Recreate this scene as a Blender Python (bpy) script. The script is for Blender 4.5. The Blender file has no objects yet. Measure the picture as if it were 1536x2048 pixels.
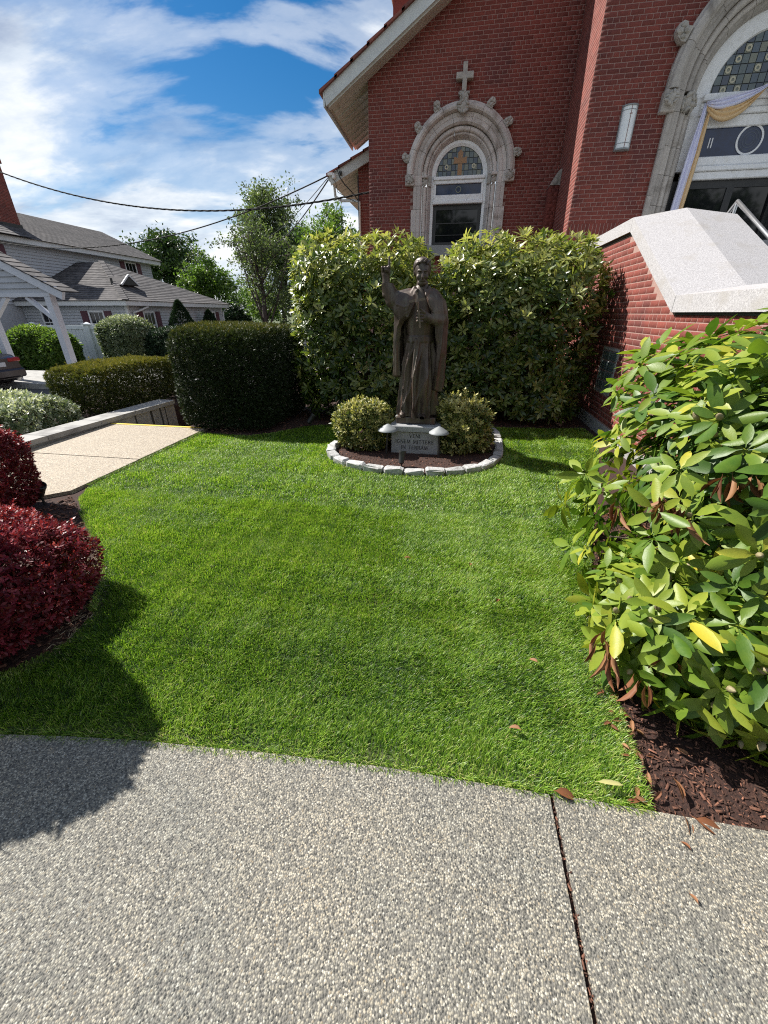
import bpy, bmesh, math, random
import numpy as np
from mathutils import Vector, Matrix, Quaternion

# ------------------------------------------------------------------ camera, sky, sun, exposure
scene = bpy.context.scene
COL = scene.collection
rad = math.radians
random.seed(4)
RNG = np.random.default_rng(11)

CAM_LOC = Vector((0.0, 0.0, 1.5))
cam_data = bpy.data.cameras.new('camera')
cam_data.sensor_fit = 'VERTICAL'
cam_data.sensor_height = 36.0
cam_data.lens = 13.711
cam_data.clip_start = 0.02
cam_data.clip_end = 1500.0
cam = bpy.data.objects.new('camera', cam_data)
cam.location = CAM_LOC
cam.rotation_euler = (rad(90 - 27.03), 0, rad(9.6))
COL.objects.link(cam)
scene.camera = cam

SUN_EL = rad(46.0)
SUN_DIR = Vector((-0.956 * math.cos(SUN_EL), 0.293 * math.cos(SUN_EL), math.sin(SUN_EL)))
sun_data = bpy.data.lights.new('sun', 'SUN')
sun_data.energy = 5.0
sun_data.angle = rad(0.5)
sun_data.color = (1.0, 0.955, 0.88)
sun = bpy.data.objects.new('sun', sun_data)
sun.rotation_mode = 'QUATERNION'
sun.rotation_quaternion = SUN_DIR.to_track_quat('Z', 'Y')
sun.location = (-20, 10, 30)
COL.objects.link(sun)

scene.view_settings.view_transform = 'Standard'
scene.view_settings.look = 'None'
scene.view_settings.exposure = 0.95
scene.view_settings.gamma = 1.0
scene.view_settings.use_curve_mapping = False
scene.render.engine = 'CYCLES'
scene.cycles.use_denoising = False
scene.cycles.use_adaptive_sampling = False
scene.cycles.pixel_filter_type = 'BLACKMAN_HARRIS'
scene.cycles.filter_width = 1.1
scene.cycles.max_bounces = 8
scene.cycles.transparent_max_bounces = 8
scene.cycles.sample_clamp_indirect = 2.0
scene.cycles.caustics_reflective = False
scene.cycles.caustics_refractive = False


class NT:
    """small helper to write node trees"""
    def __init__(self, tree):
        self.t = tree
        self.t.nodes.clear()

    def n(self, typ, **kw):
        nd = self.t.nodes.new(typ)
        for k, v in kw.items():
            if k.startswith('i_'):
                key = k[2:]
                key = int(key) if key.isdigit() else key.replace('_', ' ')
                nd.inputs[key].default_value = v
            else:
                setattr(nd, k, v)
        return nd

    def l(self, a, b):
        self.t.links.new(a, b)

    def math(self, op, a, b=None, clamp=False):
        nd = self.n('ShaderNodeMath', operation=op, use_clamp=clamp)
        for i, v in enumerate((a, b)):
            if v is None:
                continue
            if isinstance(v, (int, float)):
                nd.inputs[i].default_value = v
            else:
                self.l(v, nd.inputs[i])
        return nd.outputs[0]

    def ramp(self, fac, stops, interp='LINEAR'):
        nd = self.n('ShaderNodeValToRGB')
        cr = nd.color_ramp
        cr.interpolation = interp
        while len(cr.elements) < len(stops):
            cr.elements.new(0.5)
        for e, (p, c) in zip(cr.elements, stops):
            e.position = p
            e.color = (c[0], c[1], c[2], 1) if isinstance(c, (tuple, list)) else (c, c, c, 1)
        self.l(fac, nd.inputs[0])
        return nd.outputs[0]

    def mix(self, fac, a, b, blend='MIX'):
        nd = self.n('ShaderNodeMix', data_type='RGBA', blend_type=blend)
        for sock, v in ((nd.inputs['Factor'], fac), (nd.inputs['A'], a), (nd.inputs['B'], b)):
            pass
        ins = [s for s in nd.inputs if s.enabled]
        for s, v in zip(ins, (fac, a, b)):
            if isinstance(v, (int, float)):
                s.default_value = v
            elif isinstance(v, (tuple, list)):
                s.default_value = (v[0], v[1], v[2], 1)
            else:
                self.l(v, s)
        return [o for o in nd.outputs if o.enabled][0]

    def noise(self, vec, scale, detail=4, rough=0.55, dist=0.0):
        nd = self.n('ShaderNodeTexNoise')
        nd.inputs['Scale'].default_value = scale
        nd.inputs['Detail'].default_value = detail
        nd.inputs['Roughness'].default_value = rough
        nd.inputs['Distortion'].default_value = dist
        if vec is not None:
            self.l(vec, nd.inputs['Vector'])
        return nd


# world: physical sky with a broken layer of cloud over it
world = bpy.data.worlds.new('World')
scene.world = world
world.use_nodes = True
w = NT(world.node_tree)
sky = w.n('ShaderNodeTexSky', sky_type='NISHITA')
sky.sun_disc = False
sky.sun_elevation = SUN_EL
sky.sun_rotation = math.atan2(SUN_DIR.x, SUN_DIR.y)
sky.altitude = 20
sky.air_density = 1.0
sky.dust_density = 0.25
sky.ozone_density = 2.0
tc = w.n('ShaderNodeTexCoord')
sep = w.n('ShaderNodeSeparateXYZ')
w.l(tc.outputs['Generated'], sep.inputs[0])
zz = w.math('ADD', w.math('MAXIMUM', sep.outputs[2], 0.0), 0.22)
px = w.math('DIVIDE', sep.outputs[0], zz)
py = w.math('DIVIDE', sep.outputs[1], zz)
comb = w.n('ShaderNodeCombineXYZ')
w.l(px, comb.inputs[0]); w.l(py, comb.inputs[1])
mp = w.n('ShaderNodeMapping')
w.l(comb.outputs[0], mp.inputs[0])
mp.inputs['Location'].default_value = (2.51, -8.55, -4.05)
mp.inputs['Rotation'].default_value = (0, 0, rad(-28))
mp.inputs['Scale'].default_value = (0.75, 1.25, 1)
n1 = w.noise(mp.outputs[0], 1.25, 9, 0.56, 0.5)
n2 = w.noise(mp.outputs[0], 3.6, 6, 0.6, 0.3)
cov = w.math('ADD', w.math('MULTIPLY', n1.outputs[0], 1.0), w.math('MULTIPLY', n2.outputs[0], 0.28))
low = w.math('SUBTRACT', 1.0, w.math('MULTIPLY', sep.outputs[2], 1.55), clamp=True)      # more cloud low down
cov = w.math('ADD', cov, w.math('MULTIPLY', low, 0.22))
# the open blue gap that the photograph shows above the street
gap = w.n('ShaderNodeVectorMath', operation='DOT_PRODUCT')
w.l(tc.outputs['Generated'], gap.inputs[0])
gap.inputs[1].default_value = Vector((-0.345, 0.745, 0.57)).normalized()
g = w.math('MULTIPLY', w.math('SUBTRACT', gap.outputs['Value'], 0.895), 9.5, clamp=True)
cov = w.math('SUBTRACT', cov, w.math('MULTIPLY', g, 0.25))
mask = w.ramp(cov, [(0.55, 0.0), (0.65, 0.42), (0.78, 0.97)], 'EASE')
shade = w.noise(mp.outputs[0], 2.1, 7, 0.6, 0.2)
ccol = w.ramp(shade.outputs[0], [(0.30, (4.6, 5.5, 7.2)), (0.43, (7.8, 8.7, 9.8)), (0.56, (10.9, 11.2, 11.4))])
skyc = w.n('ShaderNodeHueSaturation')
skyc.inputs['Saturation'].default_value = 1.46
skyc.inputs['Value'].default_value = 1.08
w.l(sky.outputs[0], skyc.inputs['Color'])
final = w.mix(mask, skyc.outputs[0], ccol)
bg = w.n('ShaderNodeBackground')
bg.inputs[1].default_value = 0.05
w.l(final, bg.inputs[0])
out = w.n('ShaderNodeOutputWorld')
w.l(bg.outputs[0], out.inputs[0])

# ------------------------------------------------------------------ helpers
WO = {}          # world origin of every object we make (all things are unrotated)


def tag(o, label=None, cat=None, group=None, kind=None):
    if label:
        o['label'] = label
    if cat:
        o['category'] = cat
    if group:
        o['group'] = group
    if kind:
        o['kind'] = kind
    return o


def thing(name, label, cat, loc, group=None):
    o = bpy.data.objects.new(name, None)
    o.empty_display_size = 0.1
    o.location = loc
    COL.objects.link(o)
    WO[o] = Vector(loc)
    return tag(o, label, cat, group)


def link(name, me, parent=None, matrix=None):
    """link a mesh whose vertices are in world space (or placed by matrix, given in world space)"""
    o = bpy.data.objects.new(name, me)
    COL.objects.link(o)
    base = Vector((0, 0, 0))
    if parent is not None:
        o.parent = parent
        base = WO[parent]
    if matrix is None:
        o.location = -base
        WO[o] = Vector((0, 0, 0))
    else:
        o.matrix_basis = Matrix.Translation(-base) @ matrix
        WO[o] = matrix.translation.copy()
    return o


def np_mesh(name, V, F, mat=None, tint=None, smooth=False):
    """V (n,3), F list of equal length faces as array (m,k) or list of arrays"""
    me = bpy.data.meshes.new(name)
    V = np.asarray(V, dtype=np.float32)
    Fs = F if isinstance(F, (list, tuple)) else [F]
    Fs = [np.asarray(f, dtype=np.int32) for f in Fs if len(f)]
    loops = np.concatenate([f.ravel() for f in Fs])
    tot = np.concatenate([np.full(len(f), f.shape[1], np.int32) for f in Fs])
    start = np.concatenate([[0], np.cumsum(tot)[:-1]]).astype(np.int32)
    me.vertices.add(len(V))
    me.vertices.foreach_set('co', V.ravel())
    me.loops.add(len(loops))
    me.loops.foreach_set('vertex_index', loops)
    me.polygons.add(len(tot))
    me.polygons.foreach_set('loop_start', start)
    me.polygons.foreach_set('loop_total', tot)
    if smooth:
        me.polygons.foreach_set('use_smooth', np.ones(len(tot), dtype=bool))
    me.update(calc_edges=True)
    if mat is not None:
        for m in (mat if isinstance(mat, (list, tuple)) else [mat]):
            me.materials.append(m)
    if tint is not None:
        a = me.attributes.new('tint', 'FLOAT', 'POINT')
        a.data.foreach_set('value', np.asarray(tint, dtype=np.float32))
    return me


class MB:
    """collects simple shapes, then becomes one mesh object"""
    def __init__(self):
        self.v, self.f, self.t, self.cur = [], [], [], 0.5

    def add(self, verts, faces, tint=None):
        b = len(self.v)
        self.v += [tuple(p) for p in verts]
        self.f += [tuple(i + b for i in f) for f in faces]
        self.t += [self.cur if tint is None else tint] * len(verts)
        return self

    def box(self, lo, hi, tint=None):
        x0, y0, z0 = lo
        x1, y1, z1 = hi
        v = [(x0, y0, z0), (x1, y0, z0), (x1, y1, z0), (x0, y1, z0), (x0, y0, z1), (x1, y0, z1), (x1, y1, z1), (x0, y1, z1)]
        return self.add(v, [(0, 3, 2, 1), (4, 5, 6, 7), (0, 1, 5, 4), (1, 2, 6, 5), (2, 3, 7, 6), (3, 0, 4, 7)], tint)

    def rbox(self, lo, hi, b=0.01, tint=None):
        """box with chamfered edges"""
        bm = bmesh.new()
        c = [(lo[i] + hi[i]) / 2 for i in range(3)]
        s = [abs(hi[i] - lo[i]) for i in range(3)]
        bmesh.ops.create_cube(bm, size=1.0, matrix=Matrix.Translation(c) @ Matrix.Diagonal((s[0], s[1], s[2], 1)))
        bmesh.ops.bevel(bm, geom=bm.edges[:], offset=min(b, min(s) * 0.45), segments=1, affect='EDGES')
        return self.bm(bm, tint)

    def bm(self, bm, tint=None):
        bm.verts.index_update()
        self.add([v.co[:] for v in bm.verts], [[v.index for v in f.verts] for f in bm.faces], tint)
        bm.free()
        return self

    def beam(self, p, q, wx, wz, up=(0, 0, 1), tint=None):
        """square bar from p to q, wx wide, wz deep"""
        p, q, up = Vector(p), Vector(q), Vector(up)
        d = (q - p).normalized()
        s = d.cross(up)
        if s.length < 1e-4:
            s = d.cross(Vector((0, 1, 0)))
        s.normalize()
        u = s.cross(d).normalized()
        v = []
        for c in (p, q):
            for a, b in ((-1, -1), (1, -1), (1, 1), (-1, 1)):
                v.append(c + s * (a * wx / 2) + u * (b * wz / 2))
        return self.add(v, [(3, 2, 1, 0), (4, 5, 6, 7), (0, 1, 5, 4), (1, 2, 6, 5), (2, 3, 7, 6), (3, 0, 4, 7)], tint)

    def tube(self, pts, r, n=8, tint=None, cap=True):
        pts = [Vector(p) for p in pts]
        rs = r if isinstance(r, (list, tuple)) else [r] * len(pts)
        v, f = [], []
        ref = Vector((0.3, 0.2, 1)).normalized()
        for i, p in enumerate(pts):
            d = (pts[min(i + 1, len(pts) - 1)] - pts[max(i - 1, 0)]).normalized()
            s = d.cross(ref)
            if s.length < 1e-3:
                s = d.cross(Vector((1, 0, 0)))
            s.normalize()
            u = s.cross(d)
            for k in range(n):
                a = 2 * math.pi * k / n
                v.append(p + s * (math.cos(a) * rs[i]) + u * (math.sin(a) * rs[i]))
        for i in range(len(pts) - 1):
            for k in range(n):
                f.append((i * n + k, i * n + (k + 1) % n, (i + 1) * n + (k + 1) % n, (i + 1) * n + k))
        if cap:
            f.append(tuple(range(n))[::-1])
            f.append(tuple((len(pts) - 1) * n + k for k in range(n)))
        return self.add(v, f, tint)

    def lathe(self, prof, c=(0, 0, 0), n=20, axis=None, tint=None, cap=True):
        """prof: list of (radius, height); axis: matrix"""
        M = Matrix.Translation(c) @ (axis or Matrix.Identity(4))
        v, f = [], []
        for (r, z) in prof:
            for k in range(n):
                a = 2 * math.pi * k / n
                v.append(M @ Vector((r * math.cos(a), r * math.sin(a), z)))
        for i in range(len(prof) - 1):
            for k in range(n):
                f.append((i * n + k, i * n + (k + 1) % n, (i + 1) * n + (k + 1) % n, (i + 1) * n + k))
        if cap:
            f.append(tuple(range(n))[::-1])
            f.append(tuple((len(prof) - 1) * n + k for k in range(n)))
        return self.add(v, f, tint)

    def prism(self, poly, vec, tint=None):
        """polygon (3d points) extruded by vec"""
        vec = Vector(vec)
        P = [Vector(p) for p in poly]
        n = len(P)
        v = P + [p + vec for p in P]
        f = [tuple(range(n))[::-1], tuple(range(n, 2 * n))] + [(i, (i + 1) % n, n + (i + 1) % n, n + i) for i in range(n)]
        return self.add(v, f, tint)

    def quad(self, a, b, c, d, tint=None):
        return self.add([a, b, c, d], [(0, 1, 2, 3)], tint)

    def mesh(self, name, mat, smooth=False, fix=True):
        me = bpy.data.meshes.new(name)
        me.from_pydata([tuple(p) for p in self.v], [], self.f)
        if fix:
            bm = bmesh.new()
            bm.from_mesh(me)
            bmesh.ops.recalc_face_normals(bm, faces=bm.faces[:])
            bm.to_mesh(me)
            bm.free()
        for m in (mat if isinstance(mat, (list, tuple)) else [mat]):
            me.materials.append(m)
        a = me.attributes.new('tint', 'FLOAT', 'POINT')
        a.data.foreach_set('value', np.asarray(self.t, dtype=np.float32))
        if smooth:
            me.polygons.foreach_set('use_smooth', np.ones(len(me.polygons), dtype=bool))
            if smooth is not True:
                try:
                    me.set_sharp_from_angle(angle=rad(smooth))
                except Exception:
                    pass
        return me

    def build(self, name, mat, parent=None, smooth=False, fix=True):
        return link(name, self.mesh(name, mat, smooth, fix), parent)


# camera projection: only used to decide which repeated pieces are large enough in view to be single objects
_F = 780.0
_p, _y = rad(27.03), rad(9.6)
_cp, _sp, _cy, _sy = math.cos(_p), math.sin(_p), math.cos(_y), math.sin(_y)


def seen_size(P):
    """(n,3) points -> apparent scale (0 when outside the frame)"""
    q = np.asarray(P, float) - np.array(CAM_LOC)
    a = q[:, 0] * _cy + q[:, 1] * _sy
    b = -q[:, 0] * _sy + q[:, 1] * _cy
    c = q[:, 2]
    d = b * _cp - c * _sp
    d = np.where(d < 0.05, 1e6, d)
    u = np.abs(_F * a / d)
    v = np.abs(_F * (b * _sp + c * _cp) / d)
    return np.where((u < 775) & (v < 1030), 1.0 / d, 0.0)


# ------------------------------------------------------------------ materials
def pbsdf(nt, **kw):
    b = nt.n('ShaderNodeBsdfPrincipled')
    for k, v in kw.items():
        b.inputs[k].default_value = v
    return b


def new_mat(name):
    m = bpy.data.materials.new(name)
    m.use_nodes = True
    return m, NT(m.node_tree)


def M(name, c1, c2=None, scale=6.0, rough=0.7, bump=0.0, bscale=60.0, metal=0.0, spec=0.5, tint=None, detail=5, stain=None, stain_scale=1.3, r2=None):
    """colour varies by noise between c1 and c2; tint=(dark,light): factors driven by the per-piece attribute; stain: third colour in patches"""
    m, nt = new_mat(name)
    tcn = nt.n('ShaderNodeTexCoord')
    geo = nt.n('ShaderNodeNewGeometry')
    pos = geo.outputs['Position']
    no = nt.noise(pos, scale, detail, 0.6)
    f = nt.ramp(no.outputs[0], [(0.32, 0.0), (0.68, 1.0)])
    col = nt.mix(f, c1, c2 if c2 else c1)
    if stain:
        ns = nt.noise(pos, stain_scale, 6, 0.62, 0.4)
        fs = nt.ramp(ns.outputs[0], [(0.52, 0.0), (0.68, 0.85)])
        col = nt.mix(fs, col, stain)
    if tint:
        at = nt.n('ShaderNodeAttribute', attribute_name='tint')
        ft = nt.ramp(at.outputs['Fac'], [(0.0, (tint[0],) * 3), (1.0, (tint[1],) * 3)])
        col = nt.mix(1.0, col, ft, 'MULTIPLY')
    b = pbsdf(nt, Roughness=rough, Metallic=metal)
    b.inputs['Specular IOR Level'].default_value = spec
    nt.l(col, b.inputs['Base Color'])
    if r2 is not None:
        rr = nt.ramp(no.outputs[0], [(0.3, rough), (0.7, r2)])
        nt.l(rr, b.inputs['Roughness'])
    if bump:
        nb = nt.noise(pos, bscale, 4, 0.6)
        bp = nt.n('ShaderNodeBump')
        bp.inputs['Strength'].default_value = bump
        bp.inputs['Distance'].default_value = 0.01
        nt.l(nb.outputs[0], bp.inputs['Height'])
        nt.l(bp.outputs[0], b.inputs['Normal'])
    o = nt.n('ShaderNodeOutputMaterial')
    nt.l(b.outputs[0], o.inputs[0])
    return m


def LM(name, stops, rough=0.45, transl=0.3, spec=0.5, tgain=1.6, vein=0.0):
    """leaf material: colour from the per-leaf attribute, part of the light passes through"""
    m, nt = new_mat(name)
    at = nt.n('ShaderNodeAttribute', attribute_name='tint')
    geo = nt.n('ShaderNodeNewGeometry')
    no = nt.noise(geo.outputs['Position'], 35.0, 3, 0.6)
    f = nt.math('ADD', at.outputs['Fac'], nt.math('MULTIPLY', nt.math('SUBTRACT', no.outputs[0], 0.5), 0.25))
    col = nt.ramp(f, stops)
    b = pbsdf(nt, Roughness=rough)
    b.inputs['Specular IOR Level'].default_value = spec
    nt.l(col, b.inputs['Base Color'])
    if vein:
        bp = nt.n('ShaderNodeBump')
        bp.inputs['Strength'].default_value = vein
        bp.inputs['Distance'].default_value = 0.004
        nv = nt.noise(geo.outputs['Position'], 160.0, 2, 0.5)
        nt.l(nv.outputs[0], bp.inputs['Height'])
        nt.l(bp.outputs[0], b.inputs['Normal'])
    tr = nt.n('ShaderNodeBsdfTranslucent')
    tcol = nt.mix(1.0, col, (tgain, tgain * 1.05, tgain * 0.55), 'MULTIPLY')
    nt.l(tcol, tr.inputs['Color'])
    ms = nt.n('ShaderNodeMixShader')
    ms.inputs[0].default_value = transl
    nt.l(b.outputs[0], ms.inputs[1])
    nt.l(tr.outputs[0], ms.inputs[2])
    o = nt.n('ShaderNodeOutputMaterial')
    nt.l(ms.outputs[0], o.inputs[0])
    return m


def aggregate(name, stops, scale, patch, patch2, gap=(0.07, 0.065, 0.06), bump=0.7):
    """exposed aggregate concrete: rounded pebbles of many colours set in dark grout"""
    m, nt = new_mat(name)
    geo = nt.n('ShaderNodeNewGeometry')
    pos = geo.outputs['Position']
    wob = nt.noise(pos, scale * 0.6, 2, 0.5)
    mixv = nt.n('ShaderNodeVectorMath', operation='ADD')
    scl = nt.n('ShaderNodeVectorMath', operation='SCALE')
    nt.l(wob.outputs['Color'], scl.inputs[0])
    scl.inputs['Scale'].default_value = 0.6 / scale
    nt.l(pos, mixv.inputs[0]); nt.l(scl.outputs[0], mixv.inputs[1])
    v1 = nt.n('ShaderNodeTexVoronoi', feature='F1')
    v1.inputs['Scale'].default_value = scale
    v1.inputs['Randomness'].default_value = 0.95
    nt.l(mixv.outputs[0], v1.inputs['Vector'])
    sepc = nt.n('ShaderNodeSeparateColor')
    nt.l(v1.outputs['Color'], sepc.inputs[0])
    col = nt.ramp(sepc.outputs[0], stops)
    pn = nt.noise(pos, 1.5, 6, 0.62, 0.5)
    pf = nt.ramp(pn.outputs[0], [(0.36, 0.0), (0.62, 1.0)])
    col = nt.mix(1.0, col, nt.mix(pf, patch, patch2), 'MULTIPLY')
    gf = nt.ramp(v1.outputs['Distance'], [(0.42, 0.0), (0.68, 1.0)])
    col = nt.mix(gf, col, gap)
    b = pbsdf(nt, Roughness=0.75)
    nt.l(col, b.inputs['Base Color'])
    bp = nt.n('ShaderNodeBump')
    bp.inputs['Strength'].default_value = bump
    bp.inputs['Distance'].default_value = 0.006
    inv = nt.math('SUBTRACT', 1.0, v1.outputs['Distance'])
    nt.l(inv, bp.inputs['Height'])
    nt.l(bp.outputs[0], b.inputs['Normal'])
    o = nt.n('ShaderNodeOutputMaterial')
    nt.l(b.outputs[0], o.inputs[0])
    return m


MAT = {}
MAT['brick'] = M('brick_red', (0.160, 0.032, 0.022), (0.205, 0.046, 0.031), 30, 0.8, 0.5, 180, tint=(0.80, 1.2), stain=(0.115, 0.027, 0.023), stain_scale=1.1)
MAT['mortar'] = M('mortar_pink', (0.35, 0.22, 0.185), (0.28, 0.175, 0.15), 20, 0.95, 0.4, 90)
MAT['stone'] = M('limestone', (0.58, 0.52, 0.48), (0.49, 0.44, 0.405), 14, 0.85, 0.35, 120, tint=(0.85, 1.15), stain=(0.25, 0.20, 0.165), stain_scale=2.6)
MAT['stone_grey'] = M('weathered_stone', (0.34, 0.315, 0.28), (0.46, 0.425, 0.38), 16, 0.9, 0.6, 80, tint=(0.85, 1.15), stain=(0.17, 0.16, 0.13), stain_scale=5)
MAT['granite_white'] = M('white_granite', (0.47, 0.455, 0.46), (0.27, 0.26, 0.265), 80, 0.75, 0.35, 150, stain=(0.33, 0.31, 0.295), stain_scale=3.5)
MAT['granite_grey'] = M('grey_granite', (0.34, 0.345, 0.35), (0.22, 0.225, 0.23), 120, 0.6, 0.15, 200)
MAT['granite_sill'] = M('granite_sill', (0.30, 0.31, 0.31), (0.2, 0.21, 0.21), 80, 0.8, 0.2, 150)
MAT['edging'] = M('edging_granite', (0.52, 0.515, 0.50), (0.30, 0.30, 0.295), 28, 0.9, 0.8, 60, tint=(0.65, 1.15), stain=(0.20, 0.19, 0.165), stain_scale=6)
MAT['white_paint'] = M('white_paint', (0.82, 0.82, 0.82), (0.76, 0.76, 0.76), 5, 0.5, 0.1, 60, stain=(0.66, 0.65, 0.62), stain_scale=12)
MAT['trim_cream'] = M('cream_paint', (0.58, 0.56, 0.50), (0.50, 0.48, 0.42), 5, 0.6, 0.1, 60)
MAT['fascia'] = M('pale_fascia', (0.62, 0.65, 0.63), (0.54, 0.56, 0.55), 7, 0.6, 0.05, 60)
MAT['tile'] = M('clay_tile', (0.24, 0.075, 0.05), (0.16, 0.055, 0.045), 15, 0.8, 0.3, 60, tint=(0.7, 1.2))
MAT['dark_metal'] = M('black_metal', (0.018, 0.018, 0.018), (0.03, 0.03, 0.03), 8, 0.5, metal=0.0)
MAT['flashing_and_shade'] = M('lead_and_shade', (0.03, 0.032, 0.03), (0.045, 0.045, 0.042), 8, 0.75)
MAT['cable'] = M('black_cable', (0.012, 0.012, 0.013), (0.02, 0.02, 0.02), 8, 0.8, spec=0.25)
MAT['grey_metal'] = M('grey_metal', (0.26, 0.275, 0.28), (0.2, 0.21, 0.215), 9, 0.55, 0.05, 80)
MAT['steel'] = M('brushed_steel', (0.55, 0.56, 0.57), (0.45, 0.46, 0.47), 8, 0.32, metal=0.9)
MAT['letters'] = M('letter_black', (0.02, 0.02, 0.022), None, 5, 0.7)
MAT['mulch'] = M('mulch_bed', (0.055, 0.022, 0.014), (0.02, 0.010, 0.008), 60, 0.95, 1.0, 90)
MAT['chip'] = M('bark_chip', (0.17, 0.075, 0.045), (0.09, 0.038, 0.024), 25, 0.9, 0.4, 120, tint=(0.3, 2.1))
MAT['soil'] = M('lawn_soil', (0.05, 0.08, 0.018), (0.035, 0.055, 0.014), 25, 0.95, 0.6, 60, stain=(0.07, 0.062, 0.03), stain_scale=2.2)
MAT['asphalt'] = M('asphalt', (0.062, 0.062, 0.064), (0.045, 0.045, 0.047), 30, 0.9, 0.4, 120, stain=(0.08, 0.079, 0.077), stain_scale=0.5)
MAT['concrete'] = M('concrete', (0.36, 0.35, 0.33), (0.29, 0.285, 0.27), 6, 0.9, 0.3, 90, stain=(0.16, 0.155, 0.15), stain_scale=3.5)
MAT['yellow'] = M('yellow_paint', (0.68, 0.50, 0.05), (0.6, 0.43, 0.05), 9, 0.7)
MAT['earth'] = M('far_ground', (0.05, 0.075, 0.022), (0.075, 0.085, 0.035), 0.4, 0.95)
MAT['walk'] = aggregate('sidewalk_aggregate',
    [(0.0, (0.05, 0.05, 0.047)), (0.28, (0.115, 0.113, 0.104)), (0.46, (0.30, 0.28, 0.235)), (0.62, (0.46, 0.425, 0.35)), (0.74, (0.16, 0.158, 0.148)), (0.88, (0.60, 0.57, 0.50)), (1.0, (0.24, 0.195, 0.135))],
    185, (0.98, 0.92, 0.82), (0.66, 0.68, 0.67), gap=(0.13, 0.122, 0.105), bump=0.5)
MAT['path'] = aggregate('path_aggregate',
    [(0.0, (0.18, 0.145, 0.105)), (0.3, (0.36, 0.30, 0.225)), (0.6, (0.45, 0.39, 0.305)), (0.85, (0.27, 0.22, 0.16)), (1.0, (0.50, 0.455, 0.385))],
    70, (1.0, 0.98, 0.94), (0.92, 0.9, 0.86), gap=(0.25, 0.21, 0.16), bump=0.5)


def bronze_mat():
    """brown bronze with rain streaks and a little verdigris"""
    m, nt = new_mat('weathered_bronze')
    geo = nt.n('ShaderNodeNewGeometry')
    mp_ = nt.n('ShaderNodeMapping')
    mp_.inputs['Scale'].default_value = (16, 16, 1.6)
    nt.l(geo.outputs['Position'], mp_.inputs[0])
    st = nt.noise(mp_.outputs[0], 1.0, 5, 0.62, 0.3)
    big = nt.noise(geo.outputs['Position'], 5.0, 5, 0.6)
    base = nt.mix(nt.ramp(big.outputs[0], [(0.35, 0.0), (0.65, 1.0)]), (0.050, 0.036, 0.028), (0.088, 0.064, 0.050))
    base = nt.mix(nt.ramp(st.outputs[0], [(0.52, 0.0), (0.64, 0.8)]), base, (0.115, 0.102, 0.084))
    st2 = nt.noise(mp_.outputs[0], 0.7, 5, 0.6, 0.2)
    base = nt.mix(nt.ramp(st2.outputs[0], [(0.56, 0.0), (0.68, 0.75)]), base, (0.105, 0.046, 0.026))
    b = pbsdf(nt, Metallic=0.35)
    nt.l(base, b.inputs['Base Color'])
    nt.l(nt.ramp(st.outputs[0], [(0.35, 0.34), (0.65, 0.62)]), b.inputs['Roughness'])
    bp = nt.n('ShaderNodeBump')
    bp.inputs['Strength'].default_value = 0.08
    bp.inputs['Distance'].default_value = 0.006
    fine_ = nt.noise(geo.outputs['Position'], 40, 4, 0.6)
    nt.l(fine_.outputs[0], bp.inputs['Height'])
    nt.l(bp.outputs[0], b.inputs['Normal'])
    o = nt.n('ShaderNodeOutputMaterial')
    nt.l(b.outputs[0], o.inputs[0])
    return m


MAT['bronze'] = bronze_mat()
# ------------------------------------------------------------------ ground, lot, sidewalk, path
def sheet(name, pts, z, mat, kind='structure', parent=None, depth=None):
    mb = MB()
    if depth:
        mb.prism([(x, y, z - depth) for x, y in pts], (0, 0, depth))
    else:
        mb.add([(x, y, z) for x, y in pts], [tuple(range(len(pts)))])
    o = mb.build(name, mat, parent)
    if kind and parent is None:
        o['kind'] = kind
    return o


LAWN = [(-2.35, 0.62), (-1.68, 0.722), (-1.40, 0.76), (-1.13, 0.791), (-0.60, 0.83), (-0.14, 0.854), (0.44, 0.860), (0.775, 0.866), (0.79, 1.2), (0.80, 1.45), (0.84, 1.7), (0.98, 2.25), (1.34, 3.45), (1.72, 4.6), (1.98, 5.5), (1.98, 6.1),
        (0.75, 5.95), (-0.9, 5.85), (-2.07, 5.62), (-2.5, 5.1), (-2.75, 4.92), (-3.46, 4.97), (-3.46, 3.0), (-3.30, 2.72), (-3.05, 2.5),
        (-2.75, 2.26), (-2.38, 1.98), (-2.10, 1.70), (-1.92, 1.42), (-1.88, 1.2), (-1.98, 1.0), (-2.35, 0.86)]
sheet('terrain', [(-400, -60), (400, -60), (400, 900), (-400, 900)], -0.70, MAT['earth'])
sheet('parking_lot', [(-60, 1.5), (-5.35, 1.5), (-5.35, 10.6), (-5.35, 40), (-14.5, 40), (-14.5, 13.6), (-60, 13.6)], -0.655, MAT['asphalt'])
# raised plot in front of the church
sheet('planting_bed', [(-4.49, 0.3), (-2.4, 0.59), (-1.13, 0.78), (-0.14, 0.845), (0.44, 0.852), (0.9, 0.858), (3.6, 0.86), (3.6, 3.0), (9, 3.0), (9, 14), (-3.9, 14), (-3.9, 5.15), (-3.49, 5.15), (-3.49, 2.85), (-4.49, 1.9)], -0.035, MAT['mulch'], depth=0.9)
sheet('lawn', LAWN, -0.022, MAT['soil'])
sheet('side_bed', [(-8.1, 3.2), (-5.36, 3.2), (-5.36, 9.4), (-8.1, 9.4)], -0.12, MAT['mulch'], depth=0.8)

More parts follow.
